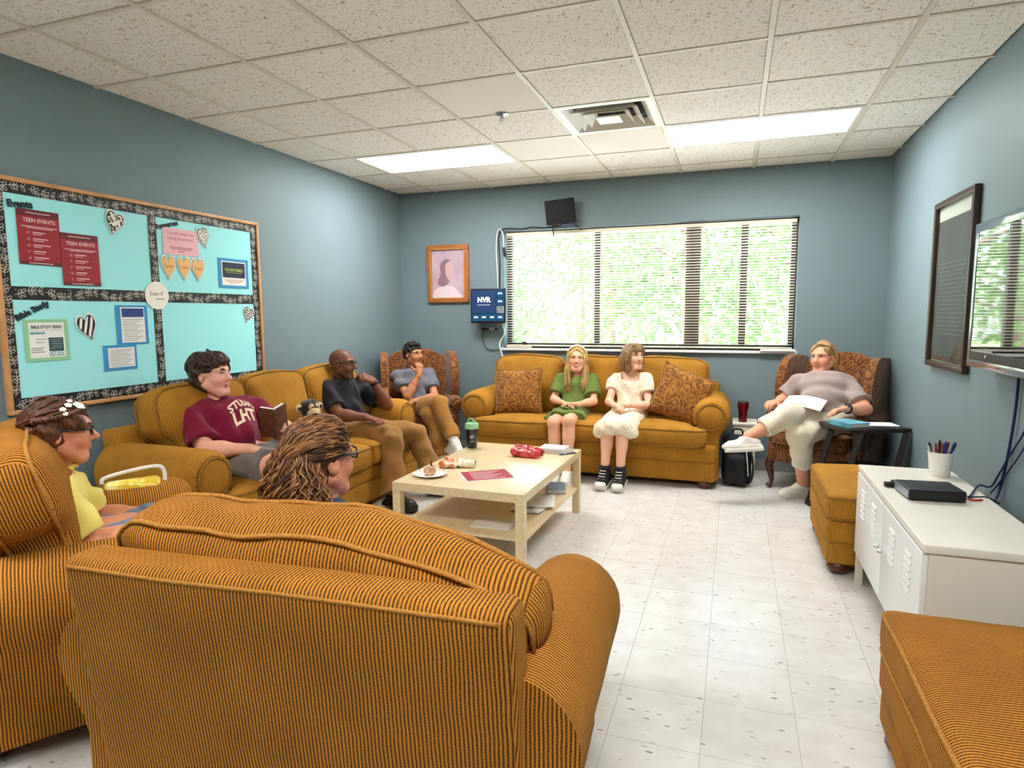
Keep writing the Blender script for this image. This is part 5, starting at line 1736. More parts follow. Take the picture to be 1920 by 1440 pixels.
# ---------------------------------------------------------------- teenage boy in the corner chair
def teen():
    p = Person('teenage boy in a grey short-sleeved shirt, chin on his fist, in the corner wing chair', (0.5, 5.3), (196, 132, 92), 0.005)
    p.nk = 0.95
    p.torso((0.53, 5.28, 0.535), (0.415, 5.425, 0.892), (0.452, 5.385, 1.036), (0.72, -0.7), bulk=0.98,
            shoulders=[(0.555, 5.515, 0.838), (0.300, 5.325, 0.838)])
    p.arm(1, (0.500, 5.165, 0.660), (0.588, 5.235, 0.862), 0.040, 0.036, 0.025)
    p.arm(0, (0.690, 5.350, 0.640), (0.665, 5.135, 0.645), 0.040, 0.036, 0.025)
    p.hand(1, (0.05, 0.05, 1.0), (-0.75, 0.6, 0.0), 0.92, (1.1, 1.3, 0.8))
    p.hand(0, (-0.55, -0.7, -0.1), (0, -0.1, -1), 0.92, (0.3, 0.4, 0.3))
    p.leg(1, (0.905, 4.985, 0.630), (1.115, 4.87, 0.310), 0.080, 0.060, 0.038)
    p.leg(0, (0.830, 4.995, 0.530), (1.000, 4.90, 0.120), 0.080, 0.060, 0.038)
    p.foot(1, (0.82, -0.45, -0.25), 0.25); p.foot(0, (0.75, -0.6, -0.05), 0.25)
    p.head_frame(D(-20), -0.02, 0.04, 0.94)
    p.head(jaw=0.95, nose=1.05, lips=(160, 92, 76), brow=(36, 26, 20), iris=(44, 32, 26), blush=0.1)
    p.build_body()
    gr = cloth('slate_grey_cotton', (112, 112, 120), 0.05, 24)
    L = p.shirt_prims(e=0.013, sleeve=0.66, hem=-0.02, loose=0.024)
    p.garment('shirt', L, gr, seed=31, ripple=0.006, freq=42)
    C_ = [(cone(p.N - p.U * 0.005, p.N + (p.H - p.N) * 0.2, 0.066, 0.062), 0.01, 'add'), (slab_cut(p.N + (p.H - p.N) * 0.26, p.H - p.N, 0.12), 0.004, 'sub'),
          (cone(p.N - p.U * 0.03, p.N + (p.H - p.N) * 0.5, 0.05, 0.05), 0.006, 'sub')]
    p.garment('collar', C_, gr, h=0.005, ripple=0)
    tan = cloth('tan_corduroy', (156, 108, 48), 0.08, 26)
    p.garment('trousers', p.pants_prims(0.012, 0.86, 0.014, 0.05), tan, seed=32, ripple=0.006, freq=42)
    for i in (0, 1):
        d = nrm(p.A[i] - p.K[i])
        p.garment('sock', [(cone(p.A[i] - d * 0.08, p.A[i] + d * 0.02, 0.046, 0.045), 0.01, 'add')], M_SOCK, h=0.006, ripple=0.003)
        p.shoe(i, M_WHITESHOE, M_WHITESOLE, 0.26, 0.045, False, 0.022, laces=M_LACE)
    hm = hair_mat('black_hair', (16, 13, 12), (52, 40, 34), (40, 40, 40), 0.55)
    L = cap_prims(p, 0.009, (0.068, 0.085, 0.10), (0, 0.112, -0.045), nape=-0.045)
    L.append((ell(p.hp(0.005, 0.018, 0.108), (0.058, 0.064, 0.020), np.array([p.hr, p.hf, p.hu])), 0.02, 'add'))
    ear_cut(p, L, (0.03, 0.05, 0.06), 0.012, -0.035)
    o = p.garment('hair', L, hm, h=0.004, ripple=0.0045, freq=190)
    d = nrm(p.W[1] - p.E[1]); fr = frame_z(d)
    for (t, mm) in ((0.10, mat('red_band', (206, 40, 36), rough=0.6)), (0.02, mat('gold_bracelet', (200, 160, 90)))):
        c = p.W[1] - d * t; R_ = 0.0275 + 0.05 * t
        MB().tube([tuple(c + (fr[0] * math.cos(a) + fr[1] * math.sin(a)) * R_ - p.off) for a in np.linspace(0, 2 * PI, 17)[:-1]], 0.004, 6, closed=True).build('wristband', mm, p.root, True, None)
teen()

# ---------------------------------------------------------------- boy in the maroon t-shirt
def maroon_boy():
    p = Person('dark-haired boy in a maroon printed t-shirt on the wall sofa', (0.52, 2.95), (230, 170, 142), 0.005)
    p.nk = 1.2
    p.torso((0.56, 2.96, 0.555), (0.415, 2.965, 0.915), (0.435, 2.915, 1.065), (1, 0.0), bulk=1.42, belly=0.03, chest=1.1,
            shoulders=[(0.43, 3.175, 0.845), (0.405, 2.765, 0.845)])
    p.arm(1, (0.565, 2.715, 0.665), (0.790, 2.81, 0.665), 0.056, 0.046, 0.031)
    p.arm(0, (0.640, 3.270, 0.700), (0.800, 3.130, 0.735), 0.054, 0.045, 0.030)
    p.hand(1, (0.9, 0.3, -0.1), (0, 0, -1), 1.0, (0.3, 0.4, 0.3))
    p.hand(0, (0.25, -0.85, 0.25), (-0.95, -0.25, 0.0), 1.0, (0.35, 0.5, 0.4))
    p.leg(1, (0.985, 2.80, 0.575), (1.045, 2.775, 0.110), 0.098, 0.070, 0.046)
    p.leg(0, (0.985, 3.13, 0.575), (1.05, 3.15, 0.110), 0.098, 0.070, 0.046)
    p.foot(1, (1, -0.1, -0.05), 0.27); p.foot(0, (1, 0.1, -0.05), 0.27)
    p.head_frame(D(12), 0.02, 0.0, 1.04)
    p.head(jaw=1.16, cheek=1.15, chin=1.15, lips=(196, 112, 102), brow=(60, 42, 32), iris=(52, 42, 34), lid=0.25, blush=0.45, wide=1.02)
    p.build_body()
    mar = cloth('maroon_jersey', (122, 22, 50), 0.06, 16)
    L = p.shirt_prims(e=0.014, sleeve=0.78, hem=-0.04, loose=0.028)
    L.append((ell(p.N + p.FF * 0.03 + p.U * 0.04, (0.072, 0.066, 0.05), np.array([p.R, p.FF, p.U])), 0.008, 'sub'))
    sh = p.garment('t_shirt', L, mar, seed=41, ripple=0.008, freq=36)
    # printed lettering pressed onto the chest
    bvh = BVHTree.FromPolygons([v.co[:] for v in sh.data.vertices], [q.vertices[:] for q in sh.data.polygons])
    ink = mat('cream_shirt_print', (238, 214, 178), rough=0.7)
    cen = Vector(tuple(p.P + p.U * 0.255 - p.off)) + Vector((0, 0.03, 0))
    rt, up, fw_ = Vector(tuple(p.R)), Vector(tuple(p.U)), Vector(tuple(p.FF))
    out = Vector((0.93, -0.2, 0.3)).normalized()
    def press(vs, fs, name, lift=0.002):
        pts = []
        for (a, b_, _) in vs:
            o_ = cen - rt * a + up * b_ + fw_ * 0.5 if False else cen + rt * (-a) + up * b_ + fw_ * 0.5
            hit = bvh.ray_cast(o_, -fw_)
            q = hit[0] + fw_ * lift if hit[0] is not None else o_ - fw_ * 0.35
            pts.append(tuple(q))
        mesh_obj(name, pts, fs, ink, sh, False)
    def fine(s, size, bold, arc=0.0, y0=0.0, sx=1.0):
        vs, fs = text_mesh(s, size, bold)
        bm = bmesh.new()
        bv = [bm.verts.new(v) for v in vs]
        for f_ in fs:
            try: bm.faces.new([bv[i] for i in f_])
            except ValueError: pass
        bmesh.ops.subdivide_edges(bm, edges=[e for e in bm.edges if e.calc_length() > 0.012], cuts=2, use_grid_fill=False)
        bmesh.ops.triangulate(bm, faces=bm.faces)
        bm.verts.ensure_lookup_table()
        V = [(v.co.x * sx, v.co.y + y0 - arc * v.co.x ** 2, 0) for v in bm.verts]
        Fs = [tuple(v.index for v in f_.verts) for f_ in bm.faces]
        bm.free()
        return V, Fs
    press(*fine('STUDIO', 0.062, 0.0022, 3.0, 0.055), 'lettering')
    press(*fine('LHT.', 0.105, 0.004, 2.0, -0.025), 'lettering')
    grey = cloth('grey_shorts', (120, 112, 104), 0.05, 20)
    p.garment('shorts', p.pants_prims(0.016, 0.9, 0.03, 0.04, shorts=0.86), grey, seed=42, ripple=0.006, freq=40)
    hm = hair_mat('dark_brown_hair', (30, 20, 16), (84, 58, 44), (45, 45, 16), 0.45)
    L = cap_prims(p, 0.020, (0.068, 0.085, 0.095), (0.004, 0.125, -0.040), nape=-0.085)
    L.append((ell(p.hp(0.01, 0.055, 0.085), (0.066, 0.045, 0.032), np.array([p.hr, p.hf, p.hu])), 0.02, 'add'))
    ear_cut(p, L, (0.035, 0.042, 0.046), -0.008, -0.022)
    o = p.garment('hair', L, hm, h=0.0045, ripple=0.010, freq=95)
    r = np.random.default_rng(9); paths = []
    for k in range(130):
        a = r.uniform(-PI, PI); e0 = r.uniform(0.25, 1.0)
        def sp(a, e, o_): return p.hp((0.078 + o_) * math.sin(a) * math.sin(e), -0.012 + (0.098 + o_) * math.cos(a) * math.sin(e), 0.036 + (0.086 + o_) * math.cos(e))
        emax = 1.25 if abs(a) < 0.9 else (1.45 if abs(a) < 1.8 else 2.0)
        e1 = min(e0 + 0.75, emax)
        if e1 <= e0 + 0.15: continue
        w = r.normal() * 0.25
        paths.append([sp(a, e0, 0.016), sp(a + w * 0.4, e0 + (e1 - e0) * 0.4, 0.026), sp(a + w, e0 + (e1 - e0) * 0.75, 0.026), sp(a + w * 1.4, e1, 0.016 + 0.008 * r.random())])
    locks(p, paths, 0.0065, hm, o)
    for i in (0, 1): p.shoe(i, M_WHITESHOE, M_WHITESOLE, 0.28, 0.046, False, 0.024, laces=M_LACE)
maroon_boy()

# ---------------------------------------------------------------- woman with curly hair, nearest
def curly_woman():
    p = Person('woman with curly brown hair and dark glasses sitting in the nearest armchair', (2.15, 1.65), (224, 150, 118), 0.0045)
    p.torso((2.15, 1.68, 0.51), (2.145, 1.60, 0.825), (2.150, 1.615, 0.968), (0.1, 1), bulk=1.4, belly=0.02,
            shoulders=[(1.965, 1.60, 0.765), (2.335, 1.59, 0.765)])
    p.arm(1, (2.42, 1.70, 0.60), (2.33, 1.90, 0.58), 0.050, 0.042, 0.028)
    p.arm(0, (1.90, 1.72, 0.60), (2.02, 1.90, 0.58), 0.050, 0.042, 0.028)
    p.hand(1, (-0.4, 0.9, 0), (0, 0, -1), 0.95); p.hand(0, (0.4, 0.9, 0), (0, 0, -1), 0.95)
    p.leg(1, (2.20, 2.02, 0.50), (2.22, 2.12, 0.11), 0.095, 0.066, 0.042)
    p.leg(0, (2.03, 2.03, 0.50), (2.02, 2.12, 0.11), 0.095, 0.066, 0.042)
    p.foot(1, (0, 1, -0.05), 0.25); p.foot(0, (0, 1, -0.05), 0.25)
    p.head_frame(D(72), -0.02, 0.02, 1.0)
    p.head(jaw=1.05, cheek=1.1, lips=(186, 98, 90), brow=(110, 76, 48), iris=(60, 50, 42), blush=0.4)
    p.build_body()
    blue = cloth('navy_blouse', (60, 66, 92), 0.06, 20)
    p.garment('blouse', p.shirt_prims(e=0.014, sleeve=0.8, hem=-0.03, loose=0.025), blue, seed=51)
    p.garment('trousers', p.pants_prims(0.014, 0.93, 0.02, 0.06), cloth('dark_denim', (54, 62, 84)), seed=52)
    for i in (0, 1): p.shoe(i, M_BLKSHOE, M_BLKSHOE, 0.25)
    glasses(p, mat('dark_tortoise_frame', (34, 20, 18), rough=0.25), th=0.003)
    hm = hair_mat('curly_brown_hair', (52, 30, 16), (92, 56, 30), (14, 14, 14), 0.5, 0.0)
    hm2 = hair_mat('curly_honey_hair', (140, 94, 48), (184, 134, 80), (14, 14, 14), 0.45, 0.0)
    hm3 = hair_mat('curly_chestnut_hair', (98, 60, 30), (138, 90, 48), (14, 14, 14), 0.48, 0.0)
    L = cap_prims(p, 0.010, (0.066, 0.085, 0.10), (0, 0.118, -0.042), nape=-0.09)
    L.append((ell(p.hp(-0.005, -0.085, -0.075), (0.076, 0.054, 0.105), np.array([p.hr, p.hf, p.hu])), 0.03, 'add'))
    ear_cut(p, L, (0.035, 0.052, 0.055), 0.008, -0.022)
    o = p.garment('hair', L, hm, h=0.0045, ripple=0.004, freq=90)
    r = np.random.default_rng(11)
    gather = np.array((-0.012, -0.128, 0.020))
    def on_skull(q, k):
        q = np.array(q); d = (q - (0, -0.014, 0.036)) / np.array((0.088, 0.109, 0.097))
        return (q - (0, -0.014, 0.036)) / max(1e-6, np.linalg.norm(d)) * k + np.array((0, -0.014, 0.036))
    groups = [[], [], []]
    for k in range(760):                     # swept back from the hairline to the gather
        a = r.uniform(-1.75, 1.75); e = r.uniform(0.0, 1.0)
        st = on_skull((math.sin(a) * 0.085, math.cos(a) * 0.09, (0.095 if abs(a) < 0.75 else 0.075) - 0.075 * e * abs(math.sin(a)) + 0.03 * r.random()), 1.0)
        if k % 4 == 3: st = on_skull((r.uniform(-0.07, 0.07), r.uniform(-0.09, 0.06), 0.12), 1.0)
        lift = 1.03 + 0.05 * r.random(); j = r.normal(size=3) * 0.006
        m1 = on_skull(st * 0.62 + gather * 0.38 + j + np.array((0, 0, 0.015)), lift + 0.02)
        m2 = on_skull(st * 0.28 + gather * 0.72 + j, lift + 0.02)
        groups[k % 3].append(([p.hp(*st), p.hp(*m1), p.hp(*m2), p.hp(*(gather + r.normal(size=3) * 0.007))], 0.0024, 5))
    for k in range(520):                     # loose curls falling over the back
        ph = r.uniform(-2.05, 2.05); rho = r.uniform(0.80, 1.08)
        z0 = r.uniform(-0.01, 0.045); z1 = r.uniform(-0.27, -0.16)
        turns = r.uniform(2.8, 5.0); R_ = r.uniform(0.008, 0.016); f0 = r.uniform(0, 6.3)
        pts = []; n = 34
        for q in range(n):
            t = q / (n - 1); w = 0.55 + 0.52 * math.sin(PI * (0.06 + 0.62 * t))
            an = f0 + turns * 2 * PI * t; rr = R_ * min(1, 0.15 + 2.2 * t)
            x = -0.008 + 0.116 * rho * w * math.sin(ph) + rr * math.cos(an) * math.cos(ph)
            y = -0.080 - 0.084 * rho * w * math.cos(ph) + rr * math.cos(an) * math.sin(ph) - rr * 0.8 * math.sin(an) * math.cos(ph)
            pts.append(p.hp(x, y, z0 + (z1 - z0) * t + 0.25 * rr * math.sin(2 * an)))
        groups[k % 3].append((pts, 0.0031, 1))
    for nm, mm, sel in (('dark_strands', hm, groups[0]), ('light_strands', hm2, groups[1]), ('mid_strands', hm3, groups[2])):
        mb = MB()
        for (pts, rad, sub_) in sel:
            P_ = [tuple(np.asarray(q) - p.off) for q in pts]
            if sub_ > 1: P_ = spline(P_, sub_)
            n = len(P_)
            mb.tube(P_, [rad * min(1.0, 0.35 + 0.2 * k) * (1 - 0.35 * k / n) for k in range(n)], 5)
        oo = mb.build(nm, mm, o, True, None); oo['kind'] = 'stuff'
curly_woman()

# ---------------------------------------------------------------- girl in yellow
def yellow_girl():
    p = Person('girl in a pale yellow top with glasses and braided brown hair', (0.97, 1.62), (224, 152, 116), 0.0045)
    p.nk = 0.92
    p.torso((0.93, 1.66, 0.52), (0.955, 1.620, 0.830), (0.985, 1.632, 0.982), (0.574, 0.819), bulk=1.1,
            shoulders=[(0.825, 1.715, 0.770), (1.090, 1.530, 0.770)])
    p.arm(1, (1.17, 1.58, 0.565), (1.19, 1.78, 0.58), 0.042, 0.036, 0.025)
    p.arm(0, (0.85, 1.86, 0.58), (1.0, 1.96, 0.58), 0.042, 0.036, 0.025)
    p.hand(1, (0.6, 0.8, 0), (0, 0, -1), 0.88); p.hand(0, (0.9, 0.2, 0), (0, 0, -1), 0.88)
    p.leg(1, (1.23, 1.93, 0.54), (1.30, 2.02, 0.11), 0.078, 0.056, 0.036)
    p.leg(0, (1.08, 2.03, 0.54), (1.15, 2.12, 0.11), 0.078, 0.056, 0.036)
    p.foot(1, (0.574, 0.819, -0.05), 0.23); p.foot(0, (0.574, 0.819, -0.05), 0.23)
    p.head_frame(D(52), -0.03, 0.0, 0.97)
    p.head(jaw=0.95, nose=0.88, lips=(210, 130, 116), brow=(92, 62, 44), iris=(60, 48, 40), blush=0.35)
    p.build_body()
    yl = cloth('pale_yellow_cotton', (238, 220, 116), 0.05, 14)
    L = p.shirt_prims(e=0.014, sleeve=0.70, hem=-0.06, loose=0.030, puff=(0.068, 0.25))
    p.garment('blouse', L, yl, seed=61, ripple=0.008, freq=38)
    # ruffled collar
    ring = []
    for k in range(60):
        a = 2 * PI * k / 60
        c = p.N + (p.H - p.N) * 0.16
        ring.append(c + (p.R * math.cos(a) + p.FF * math.sin(a)) * (0.062 + 0.004 * math.sin(11 * a)) + p.U * 0.006 * math.sin(13 * a))
    p.tube_part('ruffled_collar', ring, 0.008, yl, 6, True)
    p.garment('trousers', p.pants_prims(0.014, 0.93, 0.015, 0.05), cloth('light_denim', (120, 136, 160)), seed=62)
    for i in (0, 1): p.shoe(i, M_WHITESHOE, M_WHITESOLE, 0.24)
    glasses(p, M_BLACKF, th=0.0026)
    hm = hair_mat('braided_brown_hair', (40, 22, 14), (120, 76, 48), (55, 55, 24), 0.42)
    L = cap_prims(p, 0.016, (0.068, 0.085, 0.10), (0, 0.112, -0.042), nape=-0.075)
    L.append((ell(p.hp(0, -0.095, -0.05), (0.055, 0.042, 0.05), np.array([p.hr, p.hf, p.hu])), 0.03, 'add'))
    ear_cut(p, L, (0.035, 0.045, 0.05), 0.016, -0.03)
    o = p.garment('hair', L, hm, h=0.0045, ripple=0.010, freq=110)
    r = np.random.default_rng(12); paths = []
    for k in range(170):
        a = r.uniform(-1.9, 1.9); j = r.normal(size=3) * 0.004
        e = r.uniform(0.1, 1.0)
        def sp(a, e, o_): return p.hp((0.077 + o_) * math.sin(a) * math.sin(e), -0.014 + (0.097 + o_) * math.cos(a) * math.sin(e), 0.036 + (0.085 + o_) * math.cos(e))
        emax = 1.12 if abs(a) < 0.8 else 1.35
        e0 = emax * e
        a2 = PI * math.copysign(1, a)
        paths.append([sp(a, e0, 0.017), sp(a * 0.6 + a2 * 0.4, e0 * 0.6 + 0.5, 0.022 + j[0]), sp(a * 0.25 + a2 * 0.75, e0 * 0.3 + 1.1, 0.022 + j[1]), sp(a2 + j[0] * 10, 1.75 + j[2] * 8, 0.018)])
    locks(p, paths, 0.0046, hm, o)
    # crown braid along the hairline with small flower clips
    for sgn in (-1, 1):
        bp_ = MB()
        for st in range(3):
            pts = []
            for k in range(60):
                t = k / 59
                a = sgn * (0.25 + 1.95 * t); e = 0.95 + 0.42 * t
                wob = 0.010 * math.sin(t * 34 + st * 2.09); w2 = 0.006 * math.cos(2 * (t * 34 + st * 2.09))
                pts.append(tuple(p.hp((0.096 + w2) * math.sin(a) * math.sin(e), -0.014 + (0.116 + w2) * math.cos(a) * math.sin(e), 0.036 + (0.104 + w2) * math.cos(e) + wob) - p.off))
            bp_.tube(pts, 0.0075, 6)
        q = bp_.build('braid', hm, o, True, None); q['kind'] = 'stuff'
    pet = mat('white_flower_clip', (244, 236, 220), rough=0.5)
    for (a, e, s_) in ((0.62, 0.86, 1.3), (1.05, 0.80, 0.8), (1.3, 0.95, 0.7), (1.25, 1.12, 0.6), (0.85, 0.62, 0.6)):
        c = p.hp(0.106 * math.sin(a) * math.sin(e), -0.014 + 0.126 * math.cos(a) * math.sin(e), 0.036 + 0.114 * math.cos(e))
        n_ = nrm(c - p.H)
        Mx = T(*(c - p.off)) @ rot_to(n_)
        f_ = MB()
        for k in range(5):
            an = 2 * PI * k / 5
            f_.lathe([(0.0, 0.003), (0.006 * s_, 0.002), (0.008 * s_, -0.001)], 8, Mx @ T(0.009 * s_ * math.cos(an), 0.009 * s_ * math.sin(an), 0), cap=False)
        f_.lathe([(0, 0.005), (0.004 * s_, 0.002)], 8, Mx, cap=False)
        f_.build('flower_clip', pet, o, True, None)
yellow_girl()
# ------------------------------------------------------------------ things on the walls
def wallM(side, u, v, d=0.0, rot=0.0):
    """local x along the wall to the viewer's right, y up, z out of the wall"""
    if side == 'left':
        M = Matrix(((0, 0, 1, d), (1, 0, 0, u), (0, 1, 0, v), (0, 0, 0, 1)))
    elif side == 'right':
        M = Matrix(((0, 0, -1, RW - d), (-1, 0, 0, u), (0, 1, 0, v), (0, 0, 0, 1)))
    else:
        M = Matrix(((1, 0, 0, u), (0, 0, -1, RD - d), (0, 1, 0, v), (0, 0, 0, 1)))
    return M @ RZ(rot)
def flat_thing(name, label, cat, M, group=None):
    o = bpy.data.objects.new(name, None); o.empty_display_size = 0.05; link(o)
    o.matrix_world = M
    return tag(o, label, cat, group)
def sheet(w, h, t=0.0012, cx=0.0, cy=0.0, z=0.0, curl=0.0):
    return MB().bx(cx - w / 2, cx + w / 2, cy - h / 2, cy + h / 2, z, z + t)
def letters(s, size, m, parent, x=0.0, y=0.0, z=0.002, bold=0.0, rot=0.0, name='lettering', sx=1.0):
    vs, fs = text_mesh(s, size, bold)
    M = T(x, y, z) @ RZ(rot) @ Matrix.Diagonal((sx, 1, 1, 1))
    return MB().add(vs, fs, M).build(name, m, parent)
def bars(rows, m, parent, z=0.002, name='print_lines'):
    """small print too fine to read: thin bars (x0, x1, y, thickness)"""
    b = MB()
    for (x0, x1, y, t) in rows: b.bx(x0, x1, y - t / 2, y + t / 2, z - 0.0004, z)
    o = b.build(name, m, parent); o['kind'] = 'stuff'
    return o

M_OAK = mat('light_oak_frame', (206, 150, 96), rough=0.45, noise_amt=0.12, noise_scale=12)
M_TEAL = mat('aqua_backing_paper', (166, 240, 240), rough=0.75, noise_amt=0.02, noise_scale=2, bump=0.05, bump_scale=6)
M_BORDER = mat('black_border_paper', (24, 22, 22), rough=0.5)
M_PRINTW = mat('white_print', (232, 226, 214), rough=0.6)
M_INK = mat('black_ink', (24, 24, 26), rough=0.6)
M_INKTEAL = mat('teal_ink', (22, 110, 118), rough=0.6)
M_PAPER = mat('white_paper', (240, 238, 230), rough=0.7)
M_CRIMSON = mat('crimson_flyer_paper', (158, 26, 36), rough=0.5, noise_amt=0.06, noise_scale=10)
M_CRIMDARK = mat('dark_crimson_print', (104, 14, 26), rough=0.5)
M_PINKINK = mat('pale_pink_print', (236, 196, 190), rough=0.5)
M_GREYINK = mat('grey_print', (140, 140, 140), rough=0.6)

BY0, BY1, BZ0, BZ1 = 2.055, 3.842, 0.935, 2.092
bw_, bh_ = BY1 - BY0, BZ1 - BZ0
board = flat_thing('bulletin_board', 'oak-framed aqua bulletin board with black leaf borders in four panels', 'bulletin board', wallM('left', (BY0 + BY1) / 2, (BZ0 + BZ1) / 2, 0.001))
MB().bx(-bw_ / 2 + 0.01, bw_ / 2 - 0.01, -bh_ / 2 + 0.01, bh_ / 2 - 0.01, 0, 0.018).build('backing', M_TEAL, board)
fw = 0.022
for (x0, x1, y0, y1) in ((-bw_ / 2, bw_ / 2, bh_ / 2 - fw, bh_ / 2), (-bw_ / 2, bw_ / 2, -bh_ / 2, -bh_ / 2 + fw), (-bw_ / 2, -bw_ / 2 + fw, -bh_ / 2 + fw, bh_ / 2 - fw), (bw_ / 2 - fw, bw_ / 2, -bh_ / 2 + fw, bh_ / 2 - fw)):
    MB().bx(x0, x1, y0, y1, 0, 0.032, r=0.004).build('frame_rail', M_OAK, board, True, 0.6)
rb = random.Random(3)
def border(x0, x1, y0, y1, horiz, z):
    s = MB().bx(x0, x1, y0, y1, z, z + 0.001).build('border_strip', M_BORDER, board)
    # printed sprigs: a wavy stem with outlined leaves, and dots
    pr = MB()
    L = (x1 - x0) if horiz else (y1 - y0); W = (y1 - y0) if horiz else (x1 - x0)
    def P(a, b): return ((x0 + a, y0 + W / 2 + b) if horiz else (x0 + W / 2 + b, y0 + a))
    zz = z + 0.0016
    def stroke(pts, w):
        for i in range(len(pts) - 1):
            (ax, ay), (bx_, by) = pts[i], pts[i + 1]
            dx, dy = bx_ - ax, by - ay; l = math.hypot(dx, dy) or 1
            nx, ny = -dy / l * w / 2, dx / l * w / 2
            pr.add([(ax + nx, ay + ny, zz), (ax - nx, ay - ny, zz), (bx_ - nx, by - ny, zz), (bx_ + nx, by + ny, zz)], [(0, 1, 2, 3)])
    def leaf(a, b, ang, l):
        pts = []
        for k in range(9):
            t = 2 * PI * k / 8
            u, v = l / 2 + l / 2 * math.cos(t), l * 0.22 * math.sin(t)
            pts.append(P(a + u * math.cos(ang) - v * math.sin(ang), b + u * math.sin(ang) + v * math.cos(ang)))
        stroke(pts, 0.0022)
    a = 0.012; sg = 1
    while a < L - 0.10:
        n = 5; seg = 0.135
        st = [(a + seg * t / 8, W * 0.24 * sg * math.sin(t / 8 * PI - 0.6)) for t in range(9)]
        stroke([P(*q) for q in st], 0.002)
        for k in range(n):
            q = st[min(8, 1 + k + k // 2)]
            for sd in (-1, 1): leaf(q[0], q[1], sd * 0.85 + rb.uniform(-0.15, 0.15), 0.027)
        for k in range(7):
            da, db = a + rb.uniform(0, seg), rb.uniform(-W * 0.42, W * 0.42)
            c = P(da, db); r_ = rb.uniform(0.0015, 0.003)
            pr.add([(c[0] + r_ * math.cos(t * PI / 3), c[1] + r_ * math.sin(t * PI / 3), zz) for t in range(6)], [tuple(range(6))])
        a += seg + 0.012; sg = -sg
    o = pr.build('leaf_print', M_PRINTW, s); o['kind'] = 'stuff'
ix0, ix1, iy0, iy1 = -bw_ / 2 + fw, bw_ / 2 - fw, -bh_ / 2 + fw, bh_ / 2 - fw
bwid = 0.056
border(ix0, ix1, iy1 - bwid, iy1, True, 0.0185)
border(ix0, ix1, iy0, iy0 + bwid, True, 0.0185)
border(ix0, ix0 + 0.042, iy0 + bwid, iy1 - bwid, False, 0.0186)
border(ix1 - bwid, ix1, iy0 + bwid, iy1 - bwid, False, 0.0186)
bcx, bcz = (BY0 + BY1) / 2, (BZ0 + BZ1) / 2
border(ix0 + 0.042, ix1 - bwid, 1.533 - bcz - 0.033, 1.533 - bcz + 0.033, True, 0.0187)
border(2.941 - bcx - 0.028, 2.941 - bcx + 0.028, iy0 + bwid, iy1 - bwid, False, 0.0195)

BD = 0.0215            # items pinned on the board start here
def pinned(name, label, cat, y, z, rot=0.0, d=0.0, group=None): return flat_thing(name, label, cat, wallM('left', y, z, BD + d, rot), group)
def banner(text, label, y, z, rot, size):
    t = pinned('heading_letters', label, 'lettering', y, z, rot)
    letters(text, size * 1.02, M_INKTEAL, t, 0.004, -0.004, 0.0006, 0.002, name='letter_shadow')
    letters(text, size, M_INK, t, 0, 0, 0.0016, 0.0016)
banner('Events', 'black heading letters reading Events on the bulletin board', 2.190, 1.968, 0.06, 0.045)
banner('Resources', 'black heading letters reading Resources on the bulletin board', 3.045, 1.977, 0.27, 0.040)
banner('Bible Study', 'black heading letters reading Bible Study on the bulletin board', 2.203, 1.447, 0.46, 0.040)

def flyer(label, y, z, rot, nums, d=0.0):
    t = pinned('flyer', label, 'flyer', y, z, rot, d, 'crimson event flyers')
    sheet(0.208, 0.272).build('paper', M_CRIMSON, t)
    MB().bx(-0.104, 0.104, 0.103, 0.136, 0.0013, 0.0015).build('header_band', M_CRIMDARK, t)
    MB().bx(-0.104, 0.104, -0.136, -0.120, 0.0013, 0.0015).build('footer_band', M_CRIMDARK, t)
    letters('TEEN EVENTS', 0.026, M_PINKINK, t, 0.004, 0.082, 0.002, 0.0006)
    rows = [(-0.06, 0.06, 0.119, 0.004), (-0.085, 0.09, 0.052, 0.004), (-0.06, 0.07, 0.045, 0.003), (-0.06, 0.06, -0.128, 0.004)]
    for k, nm in enumerate(nums):
        yy = 0.020 - 0.031 * k
        letters(nm, 0.018, M_PINKINK, t, -0.055, yy, 0.002)
        rows += [(-0.032, 0.028 + 0.012 * (k % 3), yy + 0.004, 0.005), (-0.032, 0.01 + 0.01 * (k % 2), yy - 0.006, 0.003)]
    bars(rows, M_PINKINK, t)
flyer('crimson teen events flyer below the Events heading', 2.273, 1.812, -0.01, ('17', '15', '13', '9', '14'))
flyer('crimson teen events flyer pinned lower, overlapping its neighbour', 2.480, 1.718, 0.0, ('10', '7', '3', '10', '2'), 0.0015)

